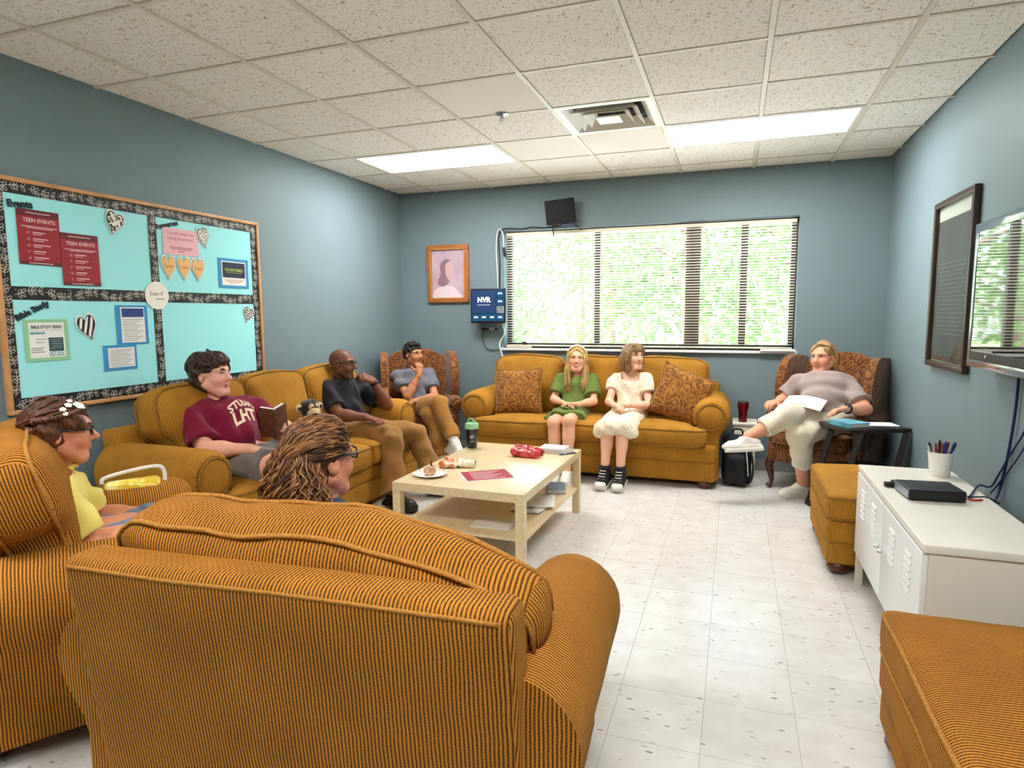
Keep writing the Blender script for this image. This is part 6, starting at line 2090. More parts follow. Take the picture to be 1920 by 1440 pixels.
def heart_pts(w, h, n=40):
    pts = []
    for k in range(n):
        a = 2 * PI * k / n
        x = 16 * math.sin(a) ** 3; y = 13 * math.cos(a) - 5 * math.cos(2 * a) - 2 * math.cos(3 * a) - math.cos(4 * a)
        pts.append((x / 32 * w, (y + 2.5) / 29 * h))
    return pts
def poly(pts, z, t=0.001):
    n = len(pts)
    vs = [(p[0], p[1], z) for p in pts] + [(p[0], p[1], z + t) for p in pts]
    return MB().add(vs, [tuple(range(n))[::-1], tuple(range(n, 2 * n))] + [(i, (i + 1) % n, (i + 1) % n + n, i + n) for i in range(n)])
M_LEOPARD = None
def spot_mat(name, kind):
    m = bpy.data.materials.new(name); m.use_nodes = True
    nt = m.node_tree; b = nt.nodes['Principled BSDF']; Lk = nt.links.new
    b.inputs['Roughness'].default_value = 0.6
    tc = nt.nodes.new('ShaderNodeTexCoord')
    cr = nt.nodes.new('ShaderNodeValToRGB')
    blk, wht = lin((26, 24, 24)), lin((238, 234, 222))
    if kind == 'stripe':
        wv = nt.nodes.new('ShaderNodeTexWave'); wv.inputs['Scale'].default_value = 11; wv.inputs['Distortion'].default_value = 1.0
        mp = nt.nodes.new('ShaderNodeMapping'); mp.inputs['Rotation'].default_value = (0, 0, 0.45)
        Lk(tc.outputs['Object'], mp.inputs[0]); Lk(mp.outputs[0], wv.inputs['Vector']); Lk(wv.outputs['Fac'], cr.inputs[0])
        cr.color_ramp.elements[0].position = 0.48; cr.color_ramp.elements[1].position = 0.54
        cr.color_ramp.elements[0].color, cr.color_ramp.elements[1].color = blk, wht
    else:
        v = nt.nodes.new('ShaderNodeTexVoronoi'); v.inputs['Scale'].default_value = {'leopard': 52, 'speck': 110, 'dot': 66}[kind]
        if kind == 'dot': v.inputs['Randomness'].default_value = 0.25
        Lk(tc.outputs['Object'], v.inputs['Vector']); Lk(v.outputs['Distance'], cr.inputs[0])
        E = cr.color_ramp.elements
        if kind == 'leopard':
            E[0].position = 0.18; E[0].color = lin((200, 180, 150)); E[1].position = 0.5; E[1].color = wht
            e = E.new(0.22); e.color = blk; e = E.new(0.44); e.color = blk
        elif kind == 'dot':
            E[0].position = 0.36; E[0].color = wht; E[1].position = 0.42; E[1].color = blk
        else:
            E[0].position = 0.4; E[0].color = wht; E[1].position = 0.62; E[1].color = lin((150, 146, 130))
    Lk(cr.outputs[0], b.inputs['Base Color'])
    return m
def heart(label, y, z, w, h, rot, m, outline=True):
    t = pinned('paper_heart', label, 'paper heart', y, z, rot, 0.002)
    poly(heart_pts(w, h), 0).build('white_edge', M_PAPER, t)
    if outline: poly(heart_pts(w * 0.88, h * 0.88), 0.001).build('black_outline', M_INK, t)
    poly(heart_pts(w * (0.80 if outline else 0.86), h * (0.80 if outline else 0.86)), 0.002).build('face', m, t)
    return t
heart('leopard print paper heart beside the red flyers', 2.690, 1.935, 0.120, 0.150, -0.28, spot_mat('leopard_print', 'leopard'))
heart('pale speckled paper heart beside the pink note', 3.330, 1.925, 0.108, 0.148, 0.22, spot_mat('speckle_print', 'speck'))
heart('black and white striped paper heart below the flyers', 2.488, 1.352, 0.115, 0.158, 0.28, spot_mat('stripe_print', 'stripe'))
heart('small polka dot paper heart in the empty lower panel', 3.702, 1.420, 0.108, 0.130, -0.35, spot_mat('dot_print', 'dot'))
M_PEACH = mat('peach_card', (240, 190, 124), rough=0.7)
for (yy, w_) in ((3.040, 'Love'), (3.157, 'Learn'), (3.268, 'Lead')):
    t = pinned('paper_heart', 'peach paper heart reading %s under the pink note' % w_, 'paper heart', yy, 1.712, 0.0, 0.002, 'peach hearts in a row')
    poly(heart_pts(0.112, 0.165), 0).build('white_edge', M_PAPER, t)
    poly(heart_pts(0.098, 0.145), 0.001).build('outline', M_INK, t)
    poly(heart_pts(0.094, 0.141), 0.0015).build('face', M_PEACH, t)
    letters(w_, 0.032, mat('brown_ink', (150, 96, 60)), t, 0, 0.012, 0.0032)
t = pinned('note', 'pink paper note in the Resources panel', 'note', 3.146, 1.880, 0.0)
sheet(0.272, 0.165).build('paper', mat('pink_paper', (240, 186, 190), rough=0.7), t)
mauve = mat('mauve_ink', (150, 84, 96))
letters('You are never too', 0.028, mauve, t, 0.0, 0.052, 0.0018); letters('young to witness!', 0.028, mauve, t, 0.0, 0.020, 0.0018)
bars([(-0.09, 0.09, -0.035, 0.004), (-0.08, 0.08, -0.045, 0.004), (-0.025, 0.025, -0.060, 0.005)], mauve, t, 0.0018)
M_BLUEP = mat('blue_mat_paper', (58, 146, 200), rough=0.7, noise_amt=0.04)
def framed_card(label, y, z, w, h, rot, mcol, iw, ih, ox=0.0, oy=0.0):
    t = pinned('framed_card', label, 'card', y, z, rot)
    sheet(w, h).build('mat_paper', mcol, t); sheet(iw, ih, 0.0012, ox, oy, 0.0013).build('page', M_PAPER, t)
    return t
t = framed_card('blue matted card with a dark logo reading TRANSFORMED', 3.584, 1.709, 0.280, 0.203, 0.0, M_BLUEP, 0.225, 0.165)
MB().bx(-0.105, 0.105, -0.030, 0.075, 0.0026, 0.003).build('picture', mat('navy_print', (26, 40, 58)), t)
letters('TRANSFORMED', 0.030, mat('lime_print', (190, 206, 84)), t, 0.0, 0.022, 0.0034, 0.0003, sx=0.82)
bars([(-0.07, 0.07, 0.004, 0.002)], mat('lime_print', (190, 206, 84)), t, 0.0034)
bars([(-0.09, 0.09, -0.045, 0.003), (-0.08, 0.08, -0.055, 0.003), (-0.05, 0.05, -0.064, 0.003)], mat('red_print', (190, 70, 60)), t, 0.003)
t = framed_card('green matted page titled Bible Study Series', 2.268, 1.297, 0.220, 0.212, 0.0, mat('sage_mat_paper', (150, 206, 152), rough=0.7), 0.178, 0.178)
letters('BIBLE STUDY SERIES', 0.0225, mat('brown_black_ink', (60, 52, 44)), t, 0.0, 0.066, 0.0032, 0.0005, sx=0.78)
MB().bx(-0.085, -0.01, 0.030, 0.042, 0.0026, 0.003).build('print_block', mat('grey_teal_print', (130, 170, 170)), t)
MB().bx(0.005, 0.080, -0.062, 0.012, 0.0026, 0.003).build('print_block', mat('dark_teal_print', (40, 84, 88)), t)
letters('TABOO', 0.028, M_PAPER, t, 0.043, -0.070, 0.0036, 0.0005, sx=0.8)
MB().bx(0.005, 0.082, -0.083, -0.058, 0.0026, 0.0031).build('print_block', mat('grey_teal_print', (130, 170, 170)), t)
bars([(-0.06, 0.0, 0.005, 0.003), (-0.06, -0.015, -0.012, 0.003), (-0.085, -0.02, -0.040, 0.004), (-0.085, -0.03, -0.050, 0.004), (-0.085, -0.015, -0.060, 0.004), (-0.085, 0.085, 0.050, 0.0015)] + [(0.012 + 0.01 * (k % 2), 0.07, 0.002 - 0.011 * k, 0.004) for k in range(5)], M_GREYINK, t, 0.0034)
t = framed_card('tall blue matted printed page beside the striped heart', 2.762, 1.366, 0.206, 0.226, 0.0, M_BLUEP, 0.155, 0.205, 0.004)
def nebula():
    m = mat('blue_nebula_print', (30, 60, 130), rough=0.5, noise_amt=0.6, noise_scale=14); return m
MB().bx(-0.066, 0.076, 0.045, 0.095, 0.0026, 0.003).build('picture', nebula(), t)
bars([(-0.062, 0.068 - 0.02 * (k % 3), 0.030 - 0.011 * k, 0.003) for k in range(12)], M_GREYINK, t, 0.003)
t = framed_card('small blue matted printed page below the tall one', 2.672, 1.181, 0.208, 0.143, 0.0, M_BLUEP, 0.166, 0.112, 0.006)
bars([(-0.066, 0.076 - 0.015 * (k % 3), 0.044 - 0.010 * k, 0.0028) for k in range(10)], M_GREYINK, t, 0.003)
t = pinned('round_badge', 'white round paper badge at the centre of the board reading Even if', 'badge', 2.941, 1.541, 0.0, 0.003)
MB().lathe([(0.0, 0.0), (0.084, 0.0), (0.084, 0.0015), (0.0, 0.0015)], 40).build('disc', mat('ivory_paper', (246, 240, 226), rough=0.7), t)
letters('Even if', 0.034, mat('sepia_ink', (96, 84, 74)), t, -0.006, 0.010, 0.0022)
bars([(-0.012, 0.052, -0.022, 0.004)], mat('sepia_ink', (96, 84, 74)), t, 0.0022)

# ------------------------------------------------------------------ framed portrait: a plain stand-in picture
t = flat_thing('framed_picture', 'wood-framed mauve portrait print beside the wall monitor', 'picture', wallM('back', 0.552, 1.831, 0.002))
M_WALNUT = mat('honey_wood_frame', (166, 100, 44), rough=0.35, noise_amt=0.12, noise_scale=14)
pw_, ph_ = 0.466, 0.588
for (x0, x1, y0, y1) in ((-pw_ / 2, pw_ / 2, ph_ / 2 - 0.05, ph_ / 2), (-pw_ / 2, pw_ / 2, -ph_ / 2, -ph_ / 2 + 0.05), (-pw_ / 2, -pw_ / 2 + 0.05, -ph_ / 2 + 0.05, ph_ / 2 - 0.05), (pw_ / 2 - 0.05, pw_ / 2, -ph_ / 2 + 0.05, ph_ / 2 - 0.05)):
    MB().bx(x0, x1, y0, y1, 0, 0.03, r=0.006).build('frame_rail', M_WALNUT, t, True, 0.6)
for (x0, x1, y0, y1) in ((-0.19, 0.19, 0.244, 0.254), (-0.19, 0.19, -0.254, -0.244), (-0.193, -0.183, -0.254, 0.254), (0.183, 0.193, -0.254, 0.254)):
    MB().bx(x0, x1, y0, y1, 0.02, 0.034).build('inner_lip', mat('gilt_lip', (196, 136, 66), rough=0.4), t)
MB().bx(-0.185, 0.185, -0.246, 0.246, 0.008, 0.012).build('print', mat('mauve_print', (186, 160, 170), rough=0.5, noise_amt=0.14, noise_scale=5), t)
def blob(pts, z, m, nm): poly([(p.x, p.y) for p in spline([(a, b, 0) for a, b in pts], 5, closed=True)], z, 0.0006).build(nm, m, t)
blob([(-0.16, -0.244), (-0.15, -0.17), (-0.06, -0.12), (0.05, -0.13), (0.12, -0.19), (0.14, -0.244)], 0.0122, mat('pale_rose_print', (216, 196, 196)), 'painted_shoulders')
blob([(-0.03, 0.15), (-0.09, 0.09), (-0.085, 0.0), (-0.12, -0.09), (-0.07, -0.13), (0.0, -0.10), (0.03, -0.03), (0.055, 0.06), (0.03, 0.13)], 0.0129, mat('dusky_mauve_print', (142, 106, 112)), 'painted_hair')
blob([(0.015, 0.125), (-0.025, 0.09), (-0.025, 0.0), (0.0, -0.055), (0.035, -0.075), (0.06, -0.03), (0.068, 0.03), (0.06, 0.10)], 0.0136, mat('rose_skin_print', (198, 164, 162)), 'painted_face')

# ------------------------------------------------------------------ monitor with NVR screen, bracket, cables
t = flat_thing('monitor', 'small black monitor showing a blue NVR screen beside the window', 'monitor', wallM('back', 1.040, 1.497, 0.13))
MB().bx(-0.185, 0.185, -0.17, 0.17, -0.02, 0.012, r=0.006).build('housing', M_BLACKF, t, True, 0.6)
scr = MB().bx(-0.172, 0.172, -0.152, 0.158, 0.0121, 0.013).build('screen', mat('dark_navy_screen', (10, 26, 48), rough=0.25, emit=((8, 30, 52), 0.25)), t)
tile_m = mat('lit_blue_tile', (18, 60, 92), rough=0.3, emit=((14, 56, 80), 0.3)); scr_w = mat('lit_white_lettering', (240, 240, 240), emit=((255, 255, 255), 0.4))
def stile(x0, x1, y0, y1, nm='screen_tile', m=None):
    MB().bx(x0 + 0.001, x1 - 0.001, y0 + 0.001, y1 - 0.001, 0.0131, 0.0136).build(nm, m or tile_m, scr)
stile(-0.172, 0.085, -0.075, 0.158, m=mat('lit_deep_blue_tile', (14, 46, 84), emit=((8, 34, 66), 0.3)))
for k, (a, b_) in enumerate(((0.083, 0.158), (0.005, 0.080))): stile(0.09, 0.172, a, b_); letters('NVR', 0.022, scr_w, scr, 0.130, (a + b_) / 2, 0.0142, 0.001)
stile(0.09, 0.172, -0.072, 0.0, m=mat('lit_camera_tile', (110, 120, 120), noise_amt=0.6, noise_scale=40, emit=((120, 120, 116), 0.12)))
for k in range(4): stile(-0.172 + 0.086 * k, -0.172 + 0.086 * (k + 1), -0.152, -0.078); letters('NVR', 0.022, scr_w, scr, -0.129 + 0.086 * k, -0.112, 0.0142, 0.001)
letters('NVR', 0.070, scr_w, scr, -0.042, 0.058, 0.0142, 0.0025); letters('Network Video Recorder', 0.0125, scr_w, scr, -0.042, 0.010, 0.0142)
MB().bx(-0.06, 0.06, -0.06, 0.06, -0.13, -0.02).build('wall_arm', M_BLACKF, t)
M_BLKPL = mat('black_plastic', (28, 28, 30), rough=0.5)
t = flat_thing('power_adapter', 'grey and black power adapter hanging under the monitor', 'power adapter', wallM('back', 1.02, 1.268, 0.05))
MB().bx(-0.085, 0.085, -0.012, 0.012, -0.02, 0.02, r=0.004).build('bar', M_BLKPL, t, True, 0.6)
MB().bx(0.0, 0.06, -0.014, 0.014, -0.024, 0.026, r=0.004).build('grey_block', mat('grey_plastic', (150, 148, 144), rough=0.5), t, True, 0.6)
def cable(name, label, pts, r, m, n=6):
    P_ = spline(pts, n)
    o = MB().tube(P_, r, 6).build(name, m, None, True, None)
    tag(o, label, 'cable')
M_WCABLE = mat('white_cable', (232, 232, 228), rough=0.4)
M_BCABLE = mat('black_cable', (22, 22, 24), rough=0.5)
yw = RD - 0.012
cable('white_cable', 'white cable looped over the top corner of the window', [(1.10, yw, 1.66), (1.095, yw, 1.85), (1.085, yw, 2.05), (1.095, yw, 2.20), (1.125, yw - 0.01, 2.255), (1.155, yw, 2.20), (1.165, yw, 2.08), (1.17, yw, 2.03)], 0.006, M_WCABLE)
cable('black_cable', 'black cable running from the monitor along the window top to the router', [(1.115, yw, 1.66), (1.12, yw, 1.95), (1.11, yw, 2.15), (1.145, yw, 2.245), (1.25, yw, 2.255), (1.36, yw, 2.245), (1.46, yw, 2.258), (1.58, yw, 2.245), (1.70, yw, 2.26), (1.76, yw, 2.29)], 0.005, M_BCABLE)
cable('black_cable', 'black cable drooping below the monitor to the sill', [(0.95, yw - 0.04, 1.26), (0.93, yw, 1.16), (0.97, yw, 1.07), (1.06, yw, 1.055), (1.15, yw, 1.075), (1.24, yw - 0.02, 1.13)], 0.004, M_BCABLE)
cable('white_cable', 'white cable hanging from the monitor past the sill end', [(1.15, yw - 0.02, 1.32), (1.17, yw - 0.02, 1.22), (1.12, yw - 0.02, 1.12), (1.16, yw - 0.05, 1.0), (1.17, yw - 0.02, 0.95)], 0.006, M_WCABLE)
t = flat_thing('cable_plug', 'black plug hanging at the top corner of the window', 'plug', wallM('back', 1.172, 2.03, 0.012, 0.2))
MB().bx(-0.016, 0.016, -0.045, 0.045, -0.01, 0.012, r=0.004).build('plug_body', M_BLKPL, t, True, 0.6)
MB().tube([(0, -0.045, 0), (0.01, -0.075, 0.0)], 0.006, 6).build('strain_relief', M_BLKPL, t, True)
# power strip on the sill
t = thing('power_strip', 'beige power strip with a black plug on the window sill', 'power strip', (1.32, RD - 0.012, WZ0 + 0.0005))
MB().bx(-0.13, 0.13, -0.018, 0.018, 0, 0.03, r=0.005).build('housing', mat('beige_plastic', (214, 200, 172), rough=0.5), t, True, 0.6)
for k in range(5): MB().bx(-0.11 + 0.045 * k, -0.085 + 0.045 * k, -0.012, 0.012, 0.030, 0.0312).build('socket', mat('grey_plastic', (150, 148, 144)), t)
MB().bx(0.04, 0.075, -0.014, 0.014, 0.031, 0.062, r=0.005).build('plug', M_BLKPL, t, True, 0.6)
# router box above the window
t = flat_thing('wireless_router', 'black wireless router tilted on the wall above the window', 'router', wallM('back', 1.766, 2.365, 0.10, 0.075) @ RX(0.12))
MB().bx(-0.14, 0.14, -0.105, 0.12, -0.03, 0.02, r=0.008).build('housing', mat('matte_black_plastic', (18, 18, 19), rough=0.7), t, True, 0.6)
MB().bx(-0.05, 0.06, -0.05, 0.05, -0.10, -0.03).build('bracket', M_BLKPL, t)
MB().tube([(-0.085, -0.105, 0.0), (-0.085, -0.21, 0.0)], [0.006, 0.005], 8).build('antenna', M_BLKPL, t, True)
MB().tube([(0.11, -0.10, 0.0), (0.165, -0.165, 0.005), (0.185, -0.19, 0.005)], [0.006, 0.006, 0.004], 8).build('antenna', M_BLKPL, t, True)
MB().bx(0.0, 0.09, -0.135, -0.103, -0.02, 0.005).build('port_block', mat('blue_grey_ports', (60, 70, 92), rough=0.5), t)
MB().tube([(0.135, -0.06, 0.0), (0.155, -0.11, -0.01), (0.13, -0.15, -0.02)], 0.003, 6).build('lead', M_BCABLE, t, True)

# card lying on the sill
t = tag(MB().bx(-0.14, 0.14, -0.03, 0.03, 0, 0.016).build('white_box', M_PAPER, None, loc=(3.712, RD - 0.036, WZ0 + 0.0005)), 'flat white box lying at the armchair end of the window sill', 'box')

# ------------------------------------------------------------------ right wall: framed document, television, cords
t = flat_thing('framed_document', 'tall dark-framed document under glass on the television wall', 'framed document', wallM('right', 4.253, 1.572, 0.002))
M_DFRAME = mat('dark_walnut_frame', (66, 50, 40), rough=0.35)
w2, h2 = 0.348, 0.49
for (x0, x1, y0, y1) in ((-w2, w2, h2 - 0.035, h2), (-w2, w2, -h2, -h2 + 0.035), (-w2, -w2 + 0.035, -h2 + 0.035, h2 - 0.035), (w2 - 0.035, w2, -h2 + 0.035, h2 - 0.035)):
    MB().bx(x0, x1, y0, y1, 0, 0.032, r=0.005).build('frame_rail', M_DFRAME, t, True, 0.6)
MB().bx(-w2 + 0.03, w2 - 0.03, -h2 + 0.03, h2 - 0.03, 0.004, 0.008).build('mount', mat('cream_mount', (226, 216, 200), rough=0.7), t)
MB().bx(-w2 + 0.035, w2 - 0.035, -h2 + 0.04, h2 - 0.115, 0.009, 0.010).build('document', mat('aged_umber_print', (84, 72, 62), rough=0.6, noise_amt=0.25, noise_scale=3), t)
bars([(-0.24, 0.24 - 0.02 * (k % 4), 0.12 - 0.024 * k, 0.006) for k in range(18)], mat('faded_print', (118, 106, 94)), t, 0.0108)
MB().bx(-w2 + 0.03, w2 - 0.03, -h2 + 0.03, h2 - 0.03, 0.016, 0.018).build('glass', M_GLASS, t)

t = flat_thing('television', 'large glossy black flat television on the wall above the white cabinet', 'television', wallM('right', 3.05, 1.495, 0.085))
tw, th_ = 0.556, 0.315
MB().bx(-tw, tw, -th_, th_, -0.03, 0.012, r=0.006).build('housing', M_BLKPL, t, True, 0.6)
MB().bx(-tw + 0.035, tw - 0.035, -th_ + 0.045, th_ - 0.03, 0.0125, 0.014).build('screen', mat('glossy_screen', (8, 8, 9), rough=0.03, spec=0.9, coat=1.0), t)
M_ACR = mat('clear_acrylic_bezel', (206, 210, 212), rough=0.08, metal=0.85)
for (x0, x1, y0, y1) in ((-tw - 0.012, tw + 0.012, th_ - 0.03, th_ + 0.012), (-tw - 0.012, tw + 0.012, -th_ - 0.030, -th_ + 0.006), (-tw - 0.012, -tw + 0.022, -th_ + 0.006, th_ - 0.03), (tw - 0.022, tw + 0.012, -th_ + 0.006, th_ - 0.03)):
    MB().bx(x0, x1, y0, y1, 0.004, 0.016, r=0.003).build('bezel', M_ACR, t, True, 0.6)
MB().bx(-tw + 0.02, tw - 0.02, -th_ + 0.006, -th_ + 0.045, 0.0125, 0.0165).build('lower_bezel', M_BLACKF, t)
MB().lathe([(0.0, 0.004), (0.010, 0.0), (0.0, -0.004)], 10, T(-0.32, -th_ + 0.026, 0.018)).build('indicator', M_CHROME, t, True)
MB().bx(-0.2, 0.2, -0.15, 0.15, -0.083, -0.03).build('wall_mount', M_BLKPL, t)
xw = RW - 0.012
M_NCABLE = mat('navy_cord', (26, 32, 84), rough=0.5)
cable('hanging_cable', 'dark blue cord hanging straight down from the television', [(xw, 3.26, 1.20), (xw, 3.265, 1.0), (xw, 3.30, 0.80), (xw, 3.36, 0.62), (xw - 0.04, 3.30, 0.56)], 0.006, M_NCABLE)
cable('hanging_cable', 'dark cord sagging in a loop below the television', [(xw, 3.05, 1.20), (xw, 3.10, 1.02), (xw, 3.17, 0.90), (xw, 3.27, 0.80), (xw - 0.004, 3.37, 0.68), (xw - 0.01, 3.44, 0.60), (xw - 0.10, 3.30, 0.636), (4.30, 3.06, 0.636)], 0.004, M_NCABLE)
cable('hanging_cable', 'thin dark cord crossing behind the cabinet top', [(xw, 2.98, 1.20), (xw, 3.12, 0.98), (xw, 3.14, 0.86), (xw, 3.30, 0.70), (xw - 0.02, 3.40, 0.58)], 0.0035, M_NCABLE)
# ------------------------------------------------------------------ white metal cabinet and what stands on it
M_WMETAL = mat('white_powder_coat', (232, 226, 208), rough=0.35, spec=0.4)
M_WDOOR = mat('white_door_enamel', (236, 236, 232), rough=0.3, spec=0.45)
CXA, CXB, CYA, CYB, CZT = 3.985, 4.385, 2.405, 3.605, 0.63
cab = thing('metal_cabinet', 'low white metal locker cabinet under the television', 'cabinet', ((CXA + CXB) / 2, (CYA + CYB) / 2, 0))
hx, hy = (CXB - CXA) / 2, (CYB - CYA) / 2
MB().bx(-hx + 0.012, hx, -hy + 0.004, hy - 0.004, 0.165, CZT - 0.028).build('body', M_WMETAL, cab)
MB().bx(-hx - 0.006, hx, -hy - 0.004, hy + 0.004, CZT - 0.03, CZT, r=0.004).build('top', M_WMETAL, cab, True, 0.6)
for sx in (-1, 1):
    for sy in (-1, 1):
        MB().bx(sx * (hx - 0.018) - 0.016, sx * (hx - 0.018) + 0.016, sy * (hy - 0.02) - 0.016, sy * (hy - 0.02) + 0.016, 0, 0.17).build('leg', M_WMETAL, cab)
for k, (y0, y1) in enumerate(((-hy + 0.008, -0.003), (0.003, hy - 0.008))):
    d = MB().bx(-hx - 0.008, -hx + 0.012, y0, y1, 0.172, CZT - 0.036, r=0.004).build('door', M_WDOOR, cab, True, 0.6)
    for c in range(2):
        yc = y0 + (y1 - y0) * (0.27 + 0.42 * c)
        for r_ in range(6):
            zc = 0.535 - 0.026 * r_
            v = MB().add([(-hx - 0.0085, yc - 0.045, zc + 0.009), (-hx - 0.0085, yc + 0.045, zc + 0.009), (-hx - 0.015, yc + 0.042, zc - 0.002), (-hx - 0.015, yc - 0.042, zc - 0.002),
                          (-hx - 0.0085, yc - 0.042, zc - 0.006), (-hx - 0.0085, yc + 0.042, zc - 0.006)], [(0, 1, 2, 3), (3, 2, 5, 4), (0, 3, 4), (1, 5, 2)])
            v.build('vent_slot', M_WDOOR, d)
    yk = y1 - 0.03 if k == 0 else y0 + 0.03
    MB().lathe([(0.008, 0), (0.009, 0.012), (0.006, 0.02), (0.0, 0.021)], 12, T(-hx - 0.008, yk, 0.395) @ RY(-PI / 2)).build('knob', M_CHROME, d, True)

# pen cup and pens
cx, cy = 4.305, 3.485
t = thing('pen_cup', 'white ceramic cup holding pens on the cabinet', 'cup', (cx, cy, CZT))
MB().lathe([(0.0, 0.0), (0.040, 0.0), (0.043, 0.004), (0.054, 0.115), (0.051, 0.115), (0.040, 0.008), (0.0, 0.008)], 28).build('cup', mat('white_ceramic', (238, 234, 224), rough=0.25), t, True, 0.8)
pens = [('blue', (40, 60, 150)), ('red', (180, 36, 40)), ('black', (28, 28, 32)), ('orange', (216, 116, 50)), ('white', (226, 226, 226)), ('navy', (26, 34, 80))]
rp = random.Random(4)
for k in range(13):
    nm, c = pens[[0, 2, 1, 5, 4, 0, 3, 2, 5, 1, 0, 5, 2, 4, 0][k]]
    a = k * 2.4; rr = 0.012 + 0.022 * ((k * 7) % 10) / 10
    tx, ty = rp.uniform(-0.16, 0.16) + 0.25 * math.cos(a) * rr / 0.034, rp.uniform(-0.16, 0.16) + 0.25 * math.sin(a) * rr / 0.034
    o = thing('pen', nm + ' pen standing in the white cup on the cabinet', 'pen', (cx + rr * 0.6 * math.cos(a), cy + rr * 0.6 * math.sin(a), CZT + 0.012), group='pens in the white cup')
    M = rot_to((tx, ty, 1))
    L_ = rp.uniform(0.135, 0.165)
    MB().lathe([(0.0012, 0.0), (0.0045, 0.016), (0.0048, L_ * 0.75)], 8, M).build('barrel', mat('pen_' + nm, c, rough=0.3), o, True, 0.8)
    MB().lathe([(0.0048, L_ * 0.75), (0.0052, L_ * 0.95), (0.003, L_), (0.0, L_)], 8, M).build('cap', mat('pen_%s_cap' % nm, tuple(int(v * 0.8) for v in c), rough=0.3), o, True, 0.8)
    MB().bx(-0.0015, 0.0015, 0.0052, 0.008, L_ * 0.70, L_ * 0.94, M).build('clip', M_CHROME, o)

# recorder box and adapter
t = thing('recorder_box', 'black slim recorder box on the white cabinet', 'electronic device', (4.155, 3.055, CZT), 0.10)
MB().bx(-0.105, 0.105, -0.085, 0.085, 0.004, 0.048, r=0.004).build('housing', mat('black_metal_case', (24, 24, 26), rough=0.45), t, True, 0.6)
MB().bx(-0.108, -0.104, -0.08, 0.08, 0.01, 0.042).build('silver_side', mat('silver_trim', (150, 156, 166), rough=0.3, metal=0.6), t)
MB().bx(-0.10, 0.10, -0.088, -0.084, 0.010, 0.044).build('front_panel', M_BLACKF, t)
for sx in (-1, 1):
    for sy in (-1, 1): MB().lathe([(0.008, 0), (0.008, 0.006)], 10, T(sx * 0.085, sy * 0.065, 0)).build('foot', M_BLKPL, t)
t = thing('black_adapter', 'flat black adapter lying behind the recorder box', 'adapter', (4.125, 3.185, CZT), 0.12)
MB().bx(-0.085, 0.085, -0.02, 0.02, 0, 0.030, r=0.004).build('housing', M_BLKPL, t, True, 0.6)
MB().bx(-0.115, -0.082, -0.014, 0.014, 0.002, 0.022, r=0.003).build('plug', M_BLKPL, t, True, 0.6)
cable('red_lead', 'short red lead plugged into the recorder box', [(4.262, 3.035, CZT + 0.016), (4.30, 3.03, CZT + 0.006), (4.345, 3.05, CZT + 0.004)], 0.004, mat('red_cable', (206, 40, 40), rough=0.5))
cable('black_lead', 'black lead from the recorder box to the wall', [(4.262, 3.07, CZT + 0.02), (4.31, 3.07, CZT + 0.008), (4.375, 3.10, CZT + 0.004), (4.45, 3.18, CZT - 0.04)], 0.003, M_BCABLE)

# ------------------------------------------------------------------ coffee table and what lies on it
def birch(name, rgb, rough=0.3):
    m = bpy.data.materials.new(name); m.use_nodes = True
    nt = m.node_tree; b = nt.nodes['Principled BSDF']; Lk = nt.links.new
    b.inputs['Roughness'].default_value = rough; b.inputs['Specular IOR Level'].default_value = 0.5; b.inputs['Coat Weight'].default_value = 0.25; b.inputs['Coat Roughness'].default_value = 0.15
    tc = nt.nodes.new('ShaderNodeTexCoord'); mp = nt.nodes.new('ShaderNodeMapping'); mp.inputs['Scale'].default_value = (22, 2.0, 22)
    n = nt.nodes.new('ShaderNodeTexNoise'); n.inputs['Scale'].default_value = 2.2; n.inputs['Detail'].default_value = 5; n.inputs['Distortion'].default_value = 0.4
    cr = nt.nodes.new('ShaderNodeValToRGB'); c = lin(rgb)
    cr.color_ramp.elements[0].position = 0.3; cr.color_ramp.elements[0].color = (c[0] * 0.86, c[1] * 0.84, c[2] * 0.78, 1)
    cr.color_ramp.elements[1].position = 0.7; cr.color_ramp.elements[1].color = c
    Lk(tc.outputs['Object'], mp.inputs[0]); Lk(mp.outputs[0], n.inputs['Vector']); Lk(n.outputs['Fac'], cr.inputs[0]); Lk(cr.outputs[0], b.inputs['Base Color'])
    return m
M_BIRCH = birch('birch_veneer', (236, 212, 168))
TX, TY, TR, TZ = 1.930, 3.720, -0.025, 0.455
tab = thing('coffee_table', 'pale birch coffee table with a lower shelf', 'table', (TX, TY, 0), TR)
tw2, td2 = 0.405, 0.605
MB().bx(-tw2, tw2, -td2, td2, TZ - 0.05, TZ, r=0.002).build('table_top', M_BIRCH, tab, True, 0.6)
for sx in (-1, 1):
    for sy in (-1, 1):
        MB().bx(sx * (tw2 - 0.026) - 0.025, sx * (tw2 - 0.026) + 0.025, sy * (td2 - 0.026) - 0.025, sy * (td2 - 0.026) + 0.025, 0, TZ - 0.0505, r=0.002).build('leg', M_BIRCH, tab, True, 0.6)
MB().bx(-tw2 + 0.012, tw2 - 0.012, -td2 + 0.045, td2 - 0.045, 0.175, 0.193).build('shelf', M_BIRCH, tab)
TT = TZ + 0.0005
